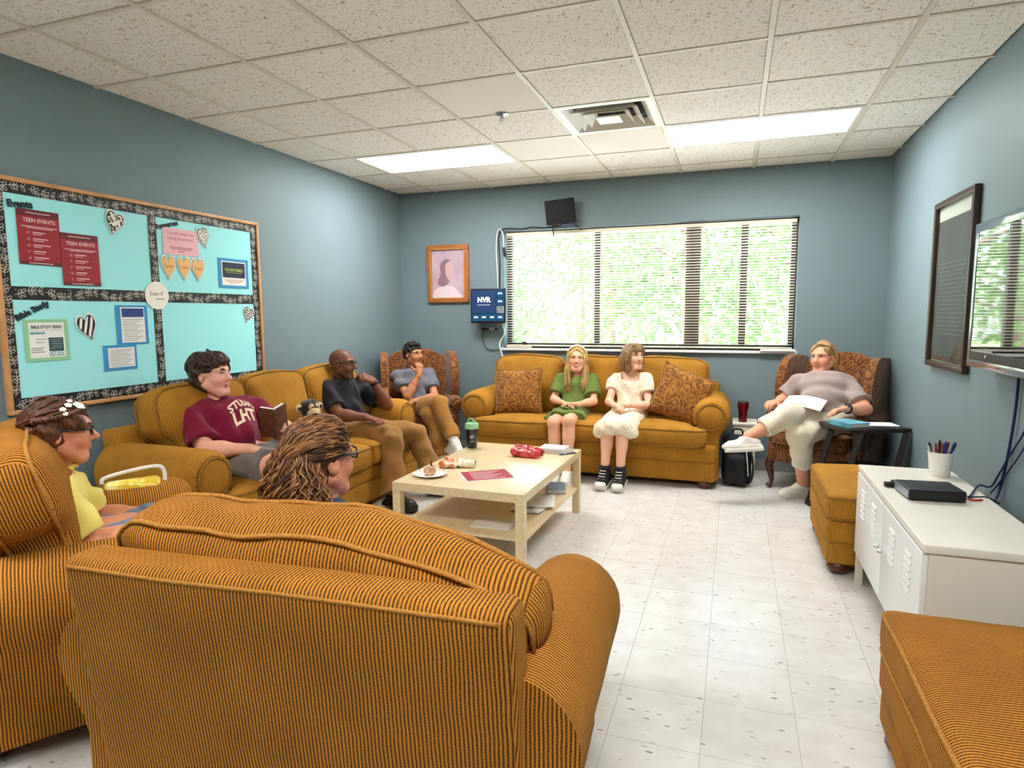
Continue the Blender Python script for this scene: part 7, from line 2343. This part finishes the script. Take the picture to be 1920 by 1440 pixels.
# shaker bottle
t = thing('shaker_bottle', 'navy shaker bottle with a mint green lid on the coffee table', 'bottle', (1.585, 4.135, TT))
b_ = MB().lathe([(0.0, 0.0), (0.034, 0.0), (0.037, 0.004), (0.043, 0.12), (0.045, 0.150)], 28).build('body', mat('navy_tritan', (14, 24, 40), rough=0.2, coat=0.4), t, True, 0.8)
MB().lathe([(0.046, 0.140), (0.049, 0.142), (0.049, 0.172), (0.044, 0.180), (0.0, 0.184)], 28).build('lid', mat('mint_plastic', (150, 206, 158), rough=0.35), t, True, 0.8)
MB().lathe([(0.013, 0.180), (0.013, 0.196), (0.0, 0.198)], 14, T(0.018, 0, 0)).build('spout', MATS['mint_plastic'], t, True, 0.8)
MB().tube(spline([(-0.030, 0, 0.182), (-0.024, 0, 0.206), (0.0, 0, 0.210), (0.010, 0, 0.200)], 4), 0.005, 6).build('carry_loop', MATS['mint_plastic'], t, True)
def on_cyl(pts, r0, ang):      # wrap flat points round the bottle facing the viewer
    return [((r0 + 0.0008) * math.cos(ang + x / r0), (r0 + 0.0008) * math.sin(ang + x / r0), z) for x, z in pts]
ang = math.atan2(-4.135, 3.35 - 1.585)
drop = MB()
def ring2(pts, w, zc, sc):
    n = len(pts); o_ = [(p[0] * sc, zc + p[1] * sc) for p in pts]; i_ = [(p[0] * (sc - w), zc + p[1] * (sc - w)) for p in pts]
    vs = on_cyl(o_, 0.041, ang) + on_cyl(i_, 0.0412, ang)
    drop.add(vs, [(k, (k + 1) % n, (k + 1) % n + n, k + n) for k in range(n)])
dp = [(0.0, 1.3)] + [(math.sin(a), -math.cos(a)) for a in np.linspace(2.3, -2.3, 16)]
ring2(dp, 0.003, 0.088, 0.014); ring2([(math.sin(a) * 0.9, -math.cos(a) * 0.9) for a in np.linspace(0, 2 * PI, 14)[:-1]], 0.003, 0.086, 0.008)
for k in range(4): drop.add(on_cyl([(-0.012 + 0.0065 * k, 0.049), (-0.008 + 0.0065 * k, 0.049), (-0.008 + 0.0065 * k, 0.055), (-0.012 + 0.0065 * k, 0.055)], 0.0405, ang), [(0, 1, 2, 3)])
o = drop.build('logo', M_PRINTW, b_); o['kind'] = 'stuff'
# paper plate with a half eaten cupcake
t = thing('paper_plate', 'white paper plate with a patterned rim on the coffee table', 'plate', (1.658, 3.325, TT))
def pl_(u, v):
    a = 2 * PI * u; r_ = 0.105 * v
    z = 0.002 + (0.014 * ((v - 0.65) / 0.35) if v > 0.65 else 0) + (0.0012 * math.sin(40 * a) if v > 0.7 else 0)
    return (r_ * math.cos(a), r_ * math.sin(a), z)
MB().grid(pl_, 80, 10, wrapu=True).build('plate', mat('paper_plate_white', (238, 232, 218), rough=0.7), t, True)
rim = MB()
for k in range(18):
    a = 2 * PI * k / 18
    rim.add([(math.cos(a + d) * r_, math.sin(a + d) * r_, 0.0105 + (r_ - 0.082) * 0.35) for d, r_ in ((-0.04, 0.086), (0.04, 0.088), (0.06, 0.099), (-0.02, 0.098))], [(0, 1, 2, 3)])
tag(rim.build('rim_print', mat('rust_rim_print', (140, 74, 50)), t), kind='stuff')
t = thing('cupcake', 'half eaten frosted cupcake with chocolate drizzle on the paper plate', 'cupcake', (1.655, 3.330, TT + 0.003))
cr_ = [((cone((0, 0, 0.014), (0.012, 0, 0.030), 0.034, 0.026)), 0.015, 'add'), (ell((-0.02, 0.01, 0.02), (0.03, 0.025, 0.018)), 0.015, 'add'), (ell((0.03, -0.03, 0.02), (0.03, 0.03, 0.03)), 0.01, 'sub'), (slab_cut((0, 0, 0.0005), (0, 0, -1), 0.2), 0.003, 'sub')]
vx = vox_of(cr_, 0.003); vx.ripple(0.003, 200, 3); v_, f_ = vx.mesh(); fast_mesh('cake', v_, f_, mat('cream_frosting', (222, 178, 140), rough=0.7, noise_amt=0.15, noise_scale=60), t)
vx = vox_of([(cone((-0.02, 0, 0.036), (0.02, 0.004, 0.050), 0.008, 0.006), 0.008, 'add'), (cone((0.006, 0, 0.048), (0.004, 0.006, 0.085), 0.007, 0.004), 0.008, 'add'), (cone((-0.03, 0.01, 0.02), (-0.008, 0.005, 0.04), 0.007, 0.007), 0.008, 'add')], 0.002); v_, f_ = vx.mesh(); fast_mesh('chocolate', v_, f_, mat('chocolate', (76, 40, 24), rough=0.4), t)
# crumpled snack wrapper
def crumple(name, label, loc, rotz, size, m, seed, amp, h=0.004, group=None, freq=70):
    L_ = [(rboxp((0, 0, size[2] / 2), (size[0] / 2, size[1] / 2, size[2] / 2), np.eye(3), size[2] * 0.45), 0.01, 'add')]
    vx = vox_of(L_, h, 0.02); vx.ripple(amp, freq, seed, 5); vx.ripple(amp * 0.5, freq * 2.2, seed + 1, 5)
    vx.op(slab_cut((0, 0, 0.0008), (0, 0, -1), 0.4), 0.002, 'sub')
    v, f = vx.mesh()
    t = thing(name, label, name.replace('_', ' ').split()[-1], loc, rotz, group)
    fast_mesh('foil', v, f, m, t)
    return t
def foil_mat(name, c1, c2, c3, scale):
    m = bpy.data.materials.new(name); m.use_nodes = True
    nt = m.node_tree; b = nt.nodes['Principled BSDF']; Lk = nt.links.new
    b.inputs['Roughness'].default_value = 0.28; b.inputs['Specular IOR Level'].default_value = 0.7
    tc = nt.nodes.new('ShaderNodeTexCoord'); n = nt.nodes.new('ShaderNodeTexNoise'); n.inputs['Scale'].default_value = scale; n.inputs['Detail'].default_value = 1.5
    cr = nt.nodes.new('ShaderNodeValToRGB'); E = cr.color_ramp.elements
    E[0].position = 0.40; E[0].color = lin(c1); E[1].position = 0.58; E[1].color = lin(c3); e = E.new(0.5); e.color = lin(c2)
    cr.color_ramp.interpolation = 'CONSTANT' if scale > 15 else 'LINEAR'
    Lk(tc.outputs['Object'], n.inputs['Vector']); Lk(n.outputs['Fac'], cr.inputs[0]); Lk(cr.outputs[0], b.inputs['Base Color'])
    return m
t = crumple('snack_bag', 'crumpled cream and orange snack bag beside the paper plate', (1.715, 3.590, TT), 0.35, (0.22, 0.13, 0.035), foil_mat('cream_orange_foil', (206, 108, 44), (232, 206, 160), (238, 224, 190), 13), 5, 0.010)
MB().bx(0.085, 0.115, -0.05, 0.05, 0.012, 0.022).build('black_end', M_BLKPL, t)
crumple('chip_bag', 'crumpled red foil chip bag on the coffee table', (2.045, 4.005, TT), -0.1, (0.205, 0.15, 0.055), foil_mat('red_foil', (150, 6, 14), (180, 10, 18), (206, 60, 60), 9), 9, 0.012)
# crimson flyer on the table
t = thing('flyer', 'crimson printed flyer lying flat on the coffee table', 'flyer', (1.975, 3.43, TT), 0.62)
MB().bx(-0.145, 0.145, -0.112, 0.112, 0, 0.001).build('paper', M_PAPER, t); MB().bx(-0.135, 0.145, -0.104, 0.112, 0.001, 0.0014).build('print', M_CRIMSON, t)
bars([(-0.09, 0.10 - 0.03 * (k % 3), 0.08 - 0.026 * k, 0.007) for k in range(7)], M_PINKINK, t, 0.0018)
# notebooks and pen
def book(label, loc, rotz, w, d, h, cover, name='book', page=None, group=None, spine=True):
    t = thing(name, label, name.replace('_', ' '), loc, rotz, group)
    MB().bx(-w / 2, w / 2, -d / 2, d / 2, 0, h * 0.1).build('back_cover', cover, t)
    MB().bx(-w / 2, w / 2, -d / 2, d / 2, h * 0.9, h).build('front_cover', cover, t)
    MB().bx(-w / 2 + 0.003, w / 2 - 0.004, -d / 2 + 0.004, d / 2 - 0.004, h * 0.1, h * 0.9).build('pages', page or M_PAPER, t)
    if spine: MB().bx(-w / 2 - 0.002, -w / 2 + 0.002, -d / 2, d / 2, 0, h).build('spine', cover, t)
    return t
M_CREAMC = mat('cream_cover', (226, 220, 202), rough=0.6); M_GREYC = mat('grey_cover', (170, 160, 150), rough=0.6)
book('grey notebook at the bottom of the stack on the coffee table', (2.205, 4.185, TT), -0.12, 0.20, 0.155, 0.014, M_GREYC, 'notebook')
book('cream notebook on top of the grey one on the coffee table', (2.185, 4.195, TT + 0.0142), -0.05, 0.185, 0.145, 0.018, M_CREAMC, 'notebook')
t = thing('ballpoint_pen', 'dark ballpoint pen lying on the coffee table beside the notebooks', 'pen', (2.300, 4.120, TT + 0.0055), 0.75)
MB().lathe([(0.001, -0.07), (0.005, -0.055), (0.005, 0.06), (0.003, 0.068)], 8, RY(PI / 2)).build('barrel', mat('slate_pen', (70, 86, 104), rough=0.3), t, True)
MB().bx(0.02, 0.06, -0.002, 0.002, 0.005, 0.007).build('clip', M_CHROME, t)
# lower shelf
SZ = 0.1935
book('pale blue hardback book on the lower shelf of the coffee table', (2.215, 4.13, SZ), 0.3, 0.13, 0.19, 0.035, mat('pale_blue_cover', (120, 150, 186), rough=0.5))
for k, (x, y, r_, lab_) in enumerate(((2.19, 3.80, 0.25, 'topmost loose white sheet on the lower shelf'), (2.17, 3.72, -0.1, 'second loose white sheet on the lower shelf, under the top one'))):
    t = tag(mesh_obj('loose_paper', *(lambda m_: (m_.v, m_.f))(MB().grid(lambda u, v: ((u - 0.5) * 0.21, (v - 0.5) * 0.28, 0.002 + 0.007 * math.sin(u * 5 + v * 3) ** 2 + 0.003 * k), 10, 12)), M_PAPER, None, True, None, (x, y, SZ + 0.002 + 0.012 * (1 - k)), (0, 0, r_)), lab_, 'paper')
    sm_ = t.modifiers.new('thickness', 'SOLIDIFY'); sm_.thickness = 0.0012
book('white folder lying toward the near end of the lower shelf', (2.06, 3.34, SZ), 0.05, 0.24, 0.17, 0.010, M_CREAMC, 'folder')

# ------------------------------------------------------------------ throw pillows
def pillow(label, loc, rot, w, h, seed, th=0.15):
    def fn(p):
        u, v = p.x / (w / 2), p.z / (h / 2)
        k = 1 - 0.06 * (1 - abs(u)) * abs(v) - 0.0
        pin = 1 - 0.07 * (1 - v * v) * 0 
        # edges draw in, corners stay as ears
        x = p.x * (1 - 0.07 * (1 - v * v)); z = p.z * (1 - 0.07 * (1 - u * u))
        return Vector((x, p.y, z)) + nz3(p, 7, 0.007, seed)
    vs = []; fs = []
    n = 15
    def surf(s):
        out = []
        for i in range(n):
            for j in range(n):
                u, v = -1 + 2 * i / (n - 1), -1 + 2 * j / (n - 1)
                d = s * th / 2 * ((1 - u * u) * (1 - v * v)) ** 0.42 + 0.0
                out.append(tuple(fn(Vector((u * w / 2, d, v * h / 2)))))
        return out
    a, b_ = surf(-1), surf(1)
    vs = a + b_
    for i in range(n - 1):
        for j in range(n - 1):
            q = (i * n + j, (i + 1) * n + j, (i + 1) * n + j + 1, i * n + j + 1)
            fs.append(q); fs.append(tuple(n * n + k for k in q[::-1]))
    t = bpy.data.objects.new('throw_pillow', None); link(t); t.location = loc; t.rotation_euler = rot
    tag(t, label, 'pillow')
    mesh_obj('cover', vs, fs, D_PILLOW, t, True, None)
    rim = [fn(Vector(p)) for p in [(-w / 2 + w * k / 12, 0, -h / 2) for k in range(12)] + [(w / 2, 0, -h / 2 + h * k / 12) for k in range(12)] + [(w / 2 - w * k / 12, 0, h / 2) for k in range(12)] + [(-w / 2, 0, h / 2 - h * k / 12) for k in range(12)]]
    MB().tube(rim, 0.006, 6, closed=True).build('piping', S_PIPE, t, True, None)
pillow('bronze scroll patterned pillow upright at the corner chair end of the window sofa', (1.497, 5.44, 0.705), (-0.28, -0.05, 0.10), 0.45, 0.43, 1.0, 0.16)
pillow('bronze scroll patterned pillow tilted at the wing chair end of the window sofa', (2.945, 5.43, 0.725), (-0.28, 0.36, -0.08), 0.45, 0.44, 2.0, 0.16)
pillow('bronze scroll patterned pillow pushed behind the man in black', (0.52, 4.505, 0.645), (-0.35, 0.1, PI / 2 - 0.5), 0.38, 0.36, 3.0, 0.15)

# ------------------------------------------------------------------ book held by the boy, plush monkey, bag, lap paper
t = bpy.data.objects.new('leather_book', None); link(t)
t.matrix_world = T(0.815, 2.990, 0.790) @ RZ(math.radians(-40)) @ RY(0.30) @ RX(0.10)
tag(t, 'worn brown leather book held open by the boy in maroon', 'book')
M_LEATH = mat('worn_brown_leather', (92, 52, 26), rough=0.55, noise_amt=0.35, noise_scale=24, bump=0.5, bump_scale=60)
# local: covers stand in yz, opening toward -x (the reader)
for s in (-1, 1):
    Mx = T(0.03, 0, 0) @ RZ(s * 0.72)
    MB().bx(-0.006, 0.002, min(0, s * 0.105), max(0, s * 0.105), -0.095, 0.095, Mx, r=0.003).build('cover', M_LEATH, t, True, 0.6)
    MB().bx(-0.026, -0.006, min(0, s * 0.099), max(0, s * 0.099), -0.090, 0.090, Mx).build('pages', M_PAPER, t)
MB().tube([(0.032, 0, -0.095), (0.034, 0, 0.095)], 0.010, 8).build('spine', M_LEATH, t, True)

def monkey():
    t = thing('plush_monkey', 'dark brown plush monkey with a cream face sitting on the wall sofa', 'plush toy', (0.60, 3.60, 0.52), math.radians(-20))
    dk = mat('dark_brown_plush', (42, 26, 20), rough=0.95, noise_amt=0.3, noise_scale=80, bump=0.8, bump_scale=120, sheen=0.4)
    cm = mat('cream_plush', (206, 178, 134), rough=0.95, noise_amt=0.12, noise_scale=80, bump=0.5, bump_scale=120)
    def m_(nm, L_, m, h=0.005, rp=0.003):
        vx = vox_of(L_, h); vx.ripple(rp, 160, 2); v, f = vx.mesh(); return fast_mesh(nm, v, f, m, t)
    m_('body', [(ell((0, 0, 0.075), (0.085, 0.10, 0.085)), 0.03, 'add'), (ell((0, 0, 0.16), (0.06, 0.07, 0.06)), 0.03, 'add'), (ell((0.0, 0.0, 0.255), (0.068, 0.072, 0.066)), 0.015, 'add'),
                (cone((0.05, -0.06, 0.06), (0.20, -0.03, 0.06), 0.032, 0.026), 0.02, 'add'), (cone((0.05, 0.06, 0.06), (0.20, 0.10, 0.06), 0.032, 0.026), 0.02, 'add'),
                (cone((0.0, -0.06, 0.16), (0.06, -0.12, 0.08), 0.026, 0.022), 0.02, 'add'), (cone((0, 0.06, 0.16), (0.08, 0.10, 0.09), 0.026, 0.022), 0.02, 'add')], dk)
    m_('muzzle', [(ell((0.055, -0.005, 0.232), (0.042, 0.046, 0.034)), 0.02, 'add')], cm)
    for s in (-1, 1):
        e = m_('ear', [(ell((-0.005, s * 0.080, 0.262), (0.014, 0.028, 0.030)), 0.01, 'add')], cm, 0.004, 0.001)
        MB().lathe([(0.0, 0.004), (0.012, 0.002), (0.014, -0.004)], 12, T(0.009, s * 0.082, 0.262) @ RY(PI / 2), cap=False).build('inner_ear', dk, e, True)
        m_('eye_patch', [(ell((0.054, s * 0.022, 0.272), (0.016, 0.021, 0.023)), 0.005, 'add')], cm, 0.004, 0.001)
        MB().lathe([(0.0, 0.006), (0.006, 0.003), (0.007, -0.003), (0.0, -0.005)], 10, T(0.069, s * 0.020, 0.272) @ RY(PI / 2)).build('eye', M_BLACKF, t, True)
        m_('paw', [(ell((0.215, -0.03 if s < 0 else 0.10, 0.062), (0.034, 0.034, 0.032)), 0.01, 'add')], cm)
        m_('hand_paw', [(ell((0.068, s * 0.115, 0.078), (0.026, 0.024, 0.024)), 0.01, 'add')], cm)
monkey()

# tote bag beside the girl in yellow
t = thing('tote_bag', 'yellow patterned bag with a white handle beside the girl in yellow', 'bag', (0.765, 2.09, 0.525), math.radians(52))
L_ = [(rboxp((0, 0, 0.075), (0.115, 0.045, 0.075), np.eye(3), 0.03), 0.01, 'add')]
vx = vox_of(L_, 0.006); vx.ripple(0.006, 50, 4); v_, f_ = vx.mesh()
fast_mesh('bag_body', v_, f_, foil_mat('yellow_pattern_fabric', (224, 190, 40), (236, 214, 90), (244, 232, 150), 22), t)
MB().tube(spline([(-0.12, 0, 0.140), (-0.11, 0, 0.165), (-0.02, 0, 0.185), (0.09, 0, 0.195), (0.125, 0, 0.175), (0.13, 0, 0.11)], 5), 0.009, 8).build('handle', mat('white_webbing', (232, 226, 214), rough=0.7), t, True, None)

t = mesh_obj('lap_paper', *(lambda m_: (m_.v, m_.f))(MB().grid(lambda u, v: ((u - 0.5) * 0.28, (v - 0.5) * 0.20, 0.02 * math.sin(u * 3.2)), 12, 6)), M_PAPER, None, True, None, (3.86, 5.14, 0.735), (0.30, 0.05, -0.35))
tag(t, 'white sheet of paper on the lap of the woman in taupe', 'paper'); sm_ = t.modifiers.new('thickness', 'SOLIDIFY'); sm_.thickness = 0.0012

# ------------------------------------------------------------------ side table by the wing chair
M_ESP = mat('espresso_wood', (34, 22, 18), rough=0.35, coat=0.2)
sr = math.atan2(0.19, 0.41)
st = thing('side_table', 'dark slanted side table in front of the wing chair arm', 'table', (4.235, 4.975, 0), sr)
SW, SD, SH = 0.225, 0.18, 0.62
MB().bx(-SW, SW, -SD, SD, SH - 0.03, SH, r=0.003).build('table_top', M_ESP, st, True, 0.6)
for sy in (-1, 1):
    for x0, x1 in ((-SW + 0.10, -SW - 0.06), (SW - 0.02, SW - 0.15)):
        MB().tube([(x0, sy * (SD - 0.02), SH - 0.03), (x1, sy * (SD - 0.02), 0.03)], 0.026, 4).build('slanted_leg', M_ESP, st)
MB().bx(-SW - 0.08, SW - 0.13, -SD, SD, 0.0, 0.03).build('base_board', M_ESP, st)
MB().bx(-SW - 0.02, SW - 0.05, -SD + 0.02, SD - 0.02, 0.30, 0.318).build('shelf', M_ESP, st)
book('white book with a teal picture cover on the side table', (4.135, 4.925, SH + 0.0005), sr + 0.2, 0.17, 0.20, 0.028, mat('teal_cover_print', (96, 168, 184), rough=0.4, noise_amt=0.4, noise_scale=14))
t = tag(MB().bx(-0.10, 0.10, -0.075, 0.075, 0, 0.004).build('paper_stack', M_PAPER, None, loc=(4.345, 5.015, SH + 0.0005), rot=(0, 0, sr - 0.25)), 'white papers beside the book on the side table', 'paper')
# ------------------------------------------------------------------ backpack, stand and red tumbler between sofa and wing chair
t = thing('backpack', 'black backpack standing on the floor between the window sofa and wing chair', 'backpack', (3.400, 5.42, 0), -0.15)
bp_ = mat('black_nylon', (16, 16, 18), rough=0.7, noise_amt=0.2, noise_scale=30)
L_ = [(rboxp((0, 0, 0.21), (0.115, 0.075, 0.21), np.eye(3), 0.07), 0.02, 'add'), (rboxp((0, -0.075, 0.14), (0.09, 0.04, 0.12), np.eye(3), 0.035), 0.02, 'add'), (slab_cut((0, 0, 0.001), (0, 0, -1), 0.4), 0.003, 'sub')]
vx = vox_of(L_, 0.007); vx.ripple(0.006, 40, 6); v_, f_ = vx.mesh(); fast_mesh('bag_body', v_, f_, bp_, t)
MB().tube(spline([(-0.04, 0.03, 0.41), (-0.03, 0.03, 0.455), (0.03, 0.03, 0.455), (0.04, 0.03, 0.41)], 5), 0.008, 6).build('grab_handle', bp_, t, True, None)
MB().tube(spline([(0.10, -0.02, 0.34), (0.135, -0.05, 0.2), (0.13, -0.05, 0.07), (0.10, -0.03, 0.03)], 5), 0.009, 6).build('strap', bp_, t, True, None)
MB().tube(spline([(0.085, -0.085, 0.32), (0.10, -0.10, 0.2), (0.105, -0.08, 0.10)], 5), 0.004, 6).build('white_trim', M_WCABLE, t, True, None)
t = thing('storage_cube', 'plain white storage cube against the window wall behind the backpack', 'cube', (3.46, 5.80, 0))
MB().bx(-0.09, 0.09, -0.13, 0.13, 0.0, 0.455, r=0.006).build('carcass', M_WMETAL, t, True, 0.6); MB().bx(-0.10, 0.10, -0.14, 0.14, 0.455, 0.475, r=0.004).build('lid', M_WMETAL, t, True, 0.6)
t = thing('red_tumbler', 'dark red steel tumbler standing on the white storage cube', 'tumbler', (3.443, 5.74, 0.4755))
MB().lathe([(0.0, 0.0), (0.032, 0.0), (0.034, 0.006), (0.036, 0.09), (0.045, 0.12), (0.047, 0.168)], 24).build('body', mat('maroon_steel', (120, 14, 28), rough=0.25, metal=0.4), t, True, 0.7)
MB().lathe([(0.048, 0.166), (0.048, 0.176), (0.042, 0.180), (0.0, 0.180)], 24).build('lid', mat('smoked_lid', (60, 50, 50), rough=0.2), t, True, 0.7)
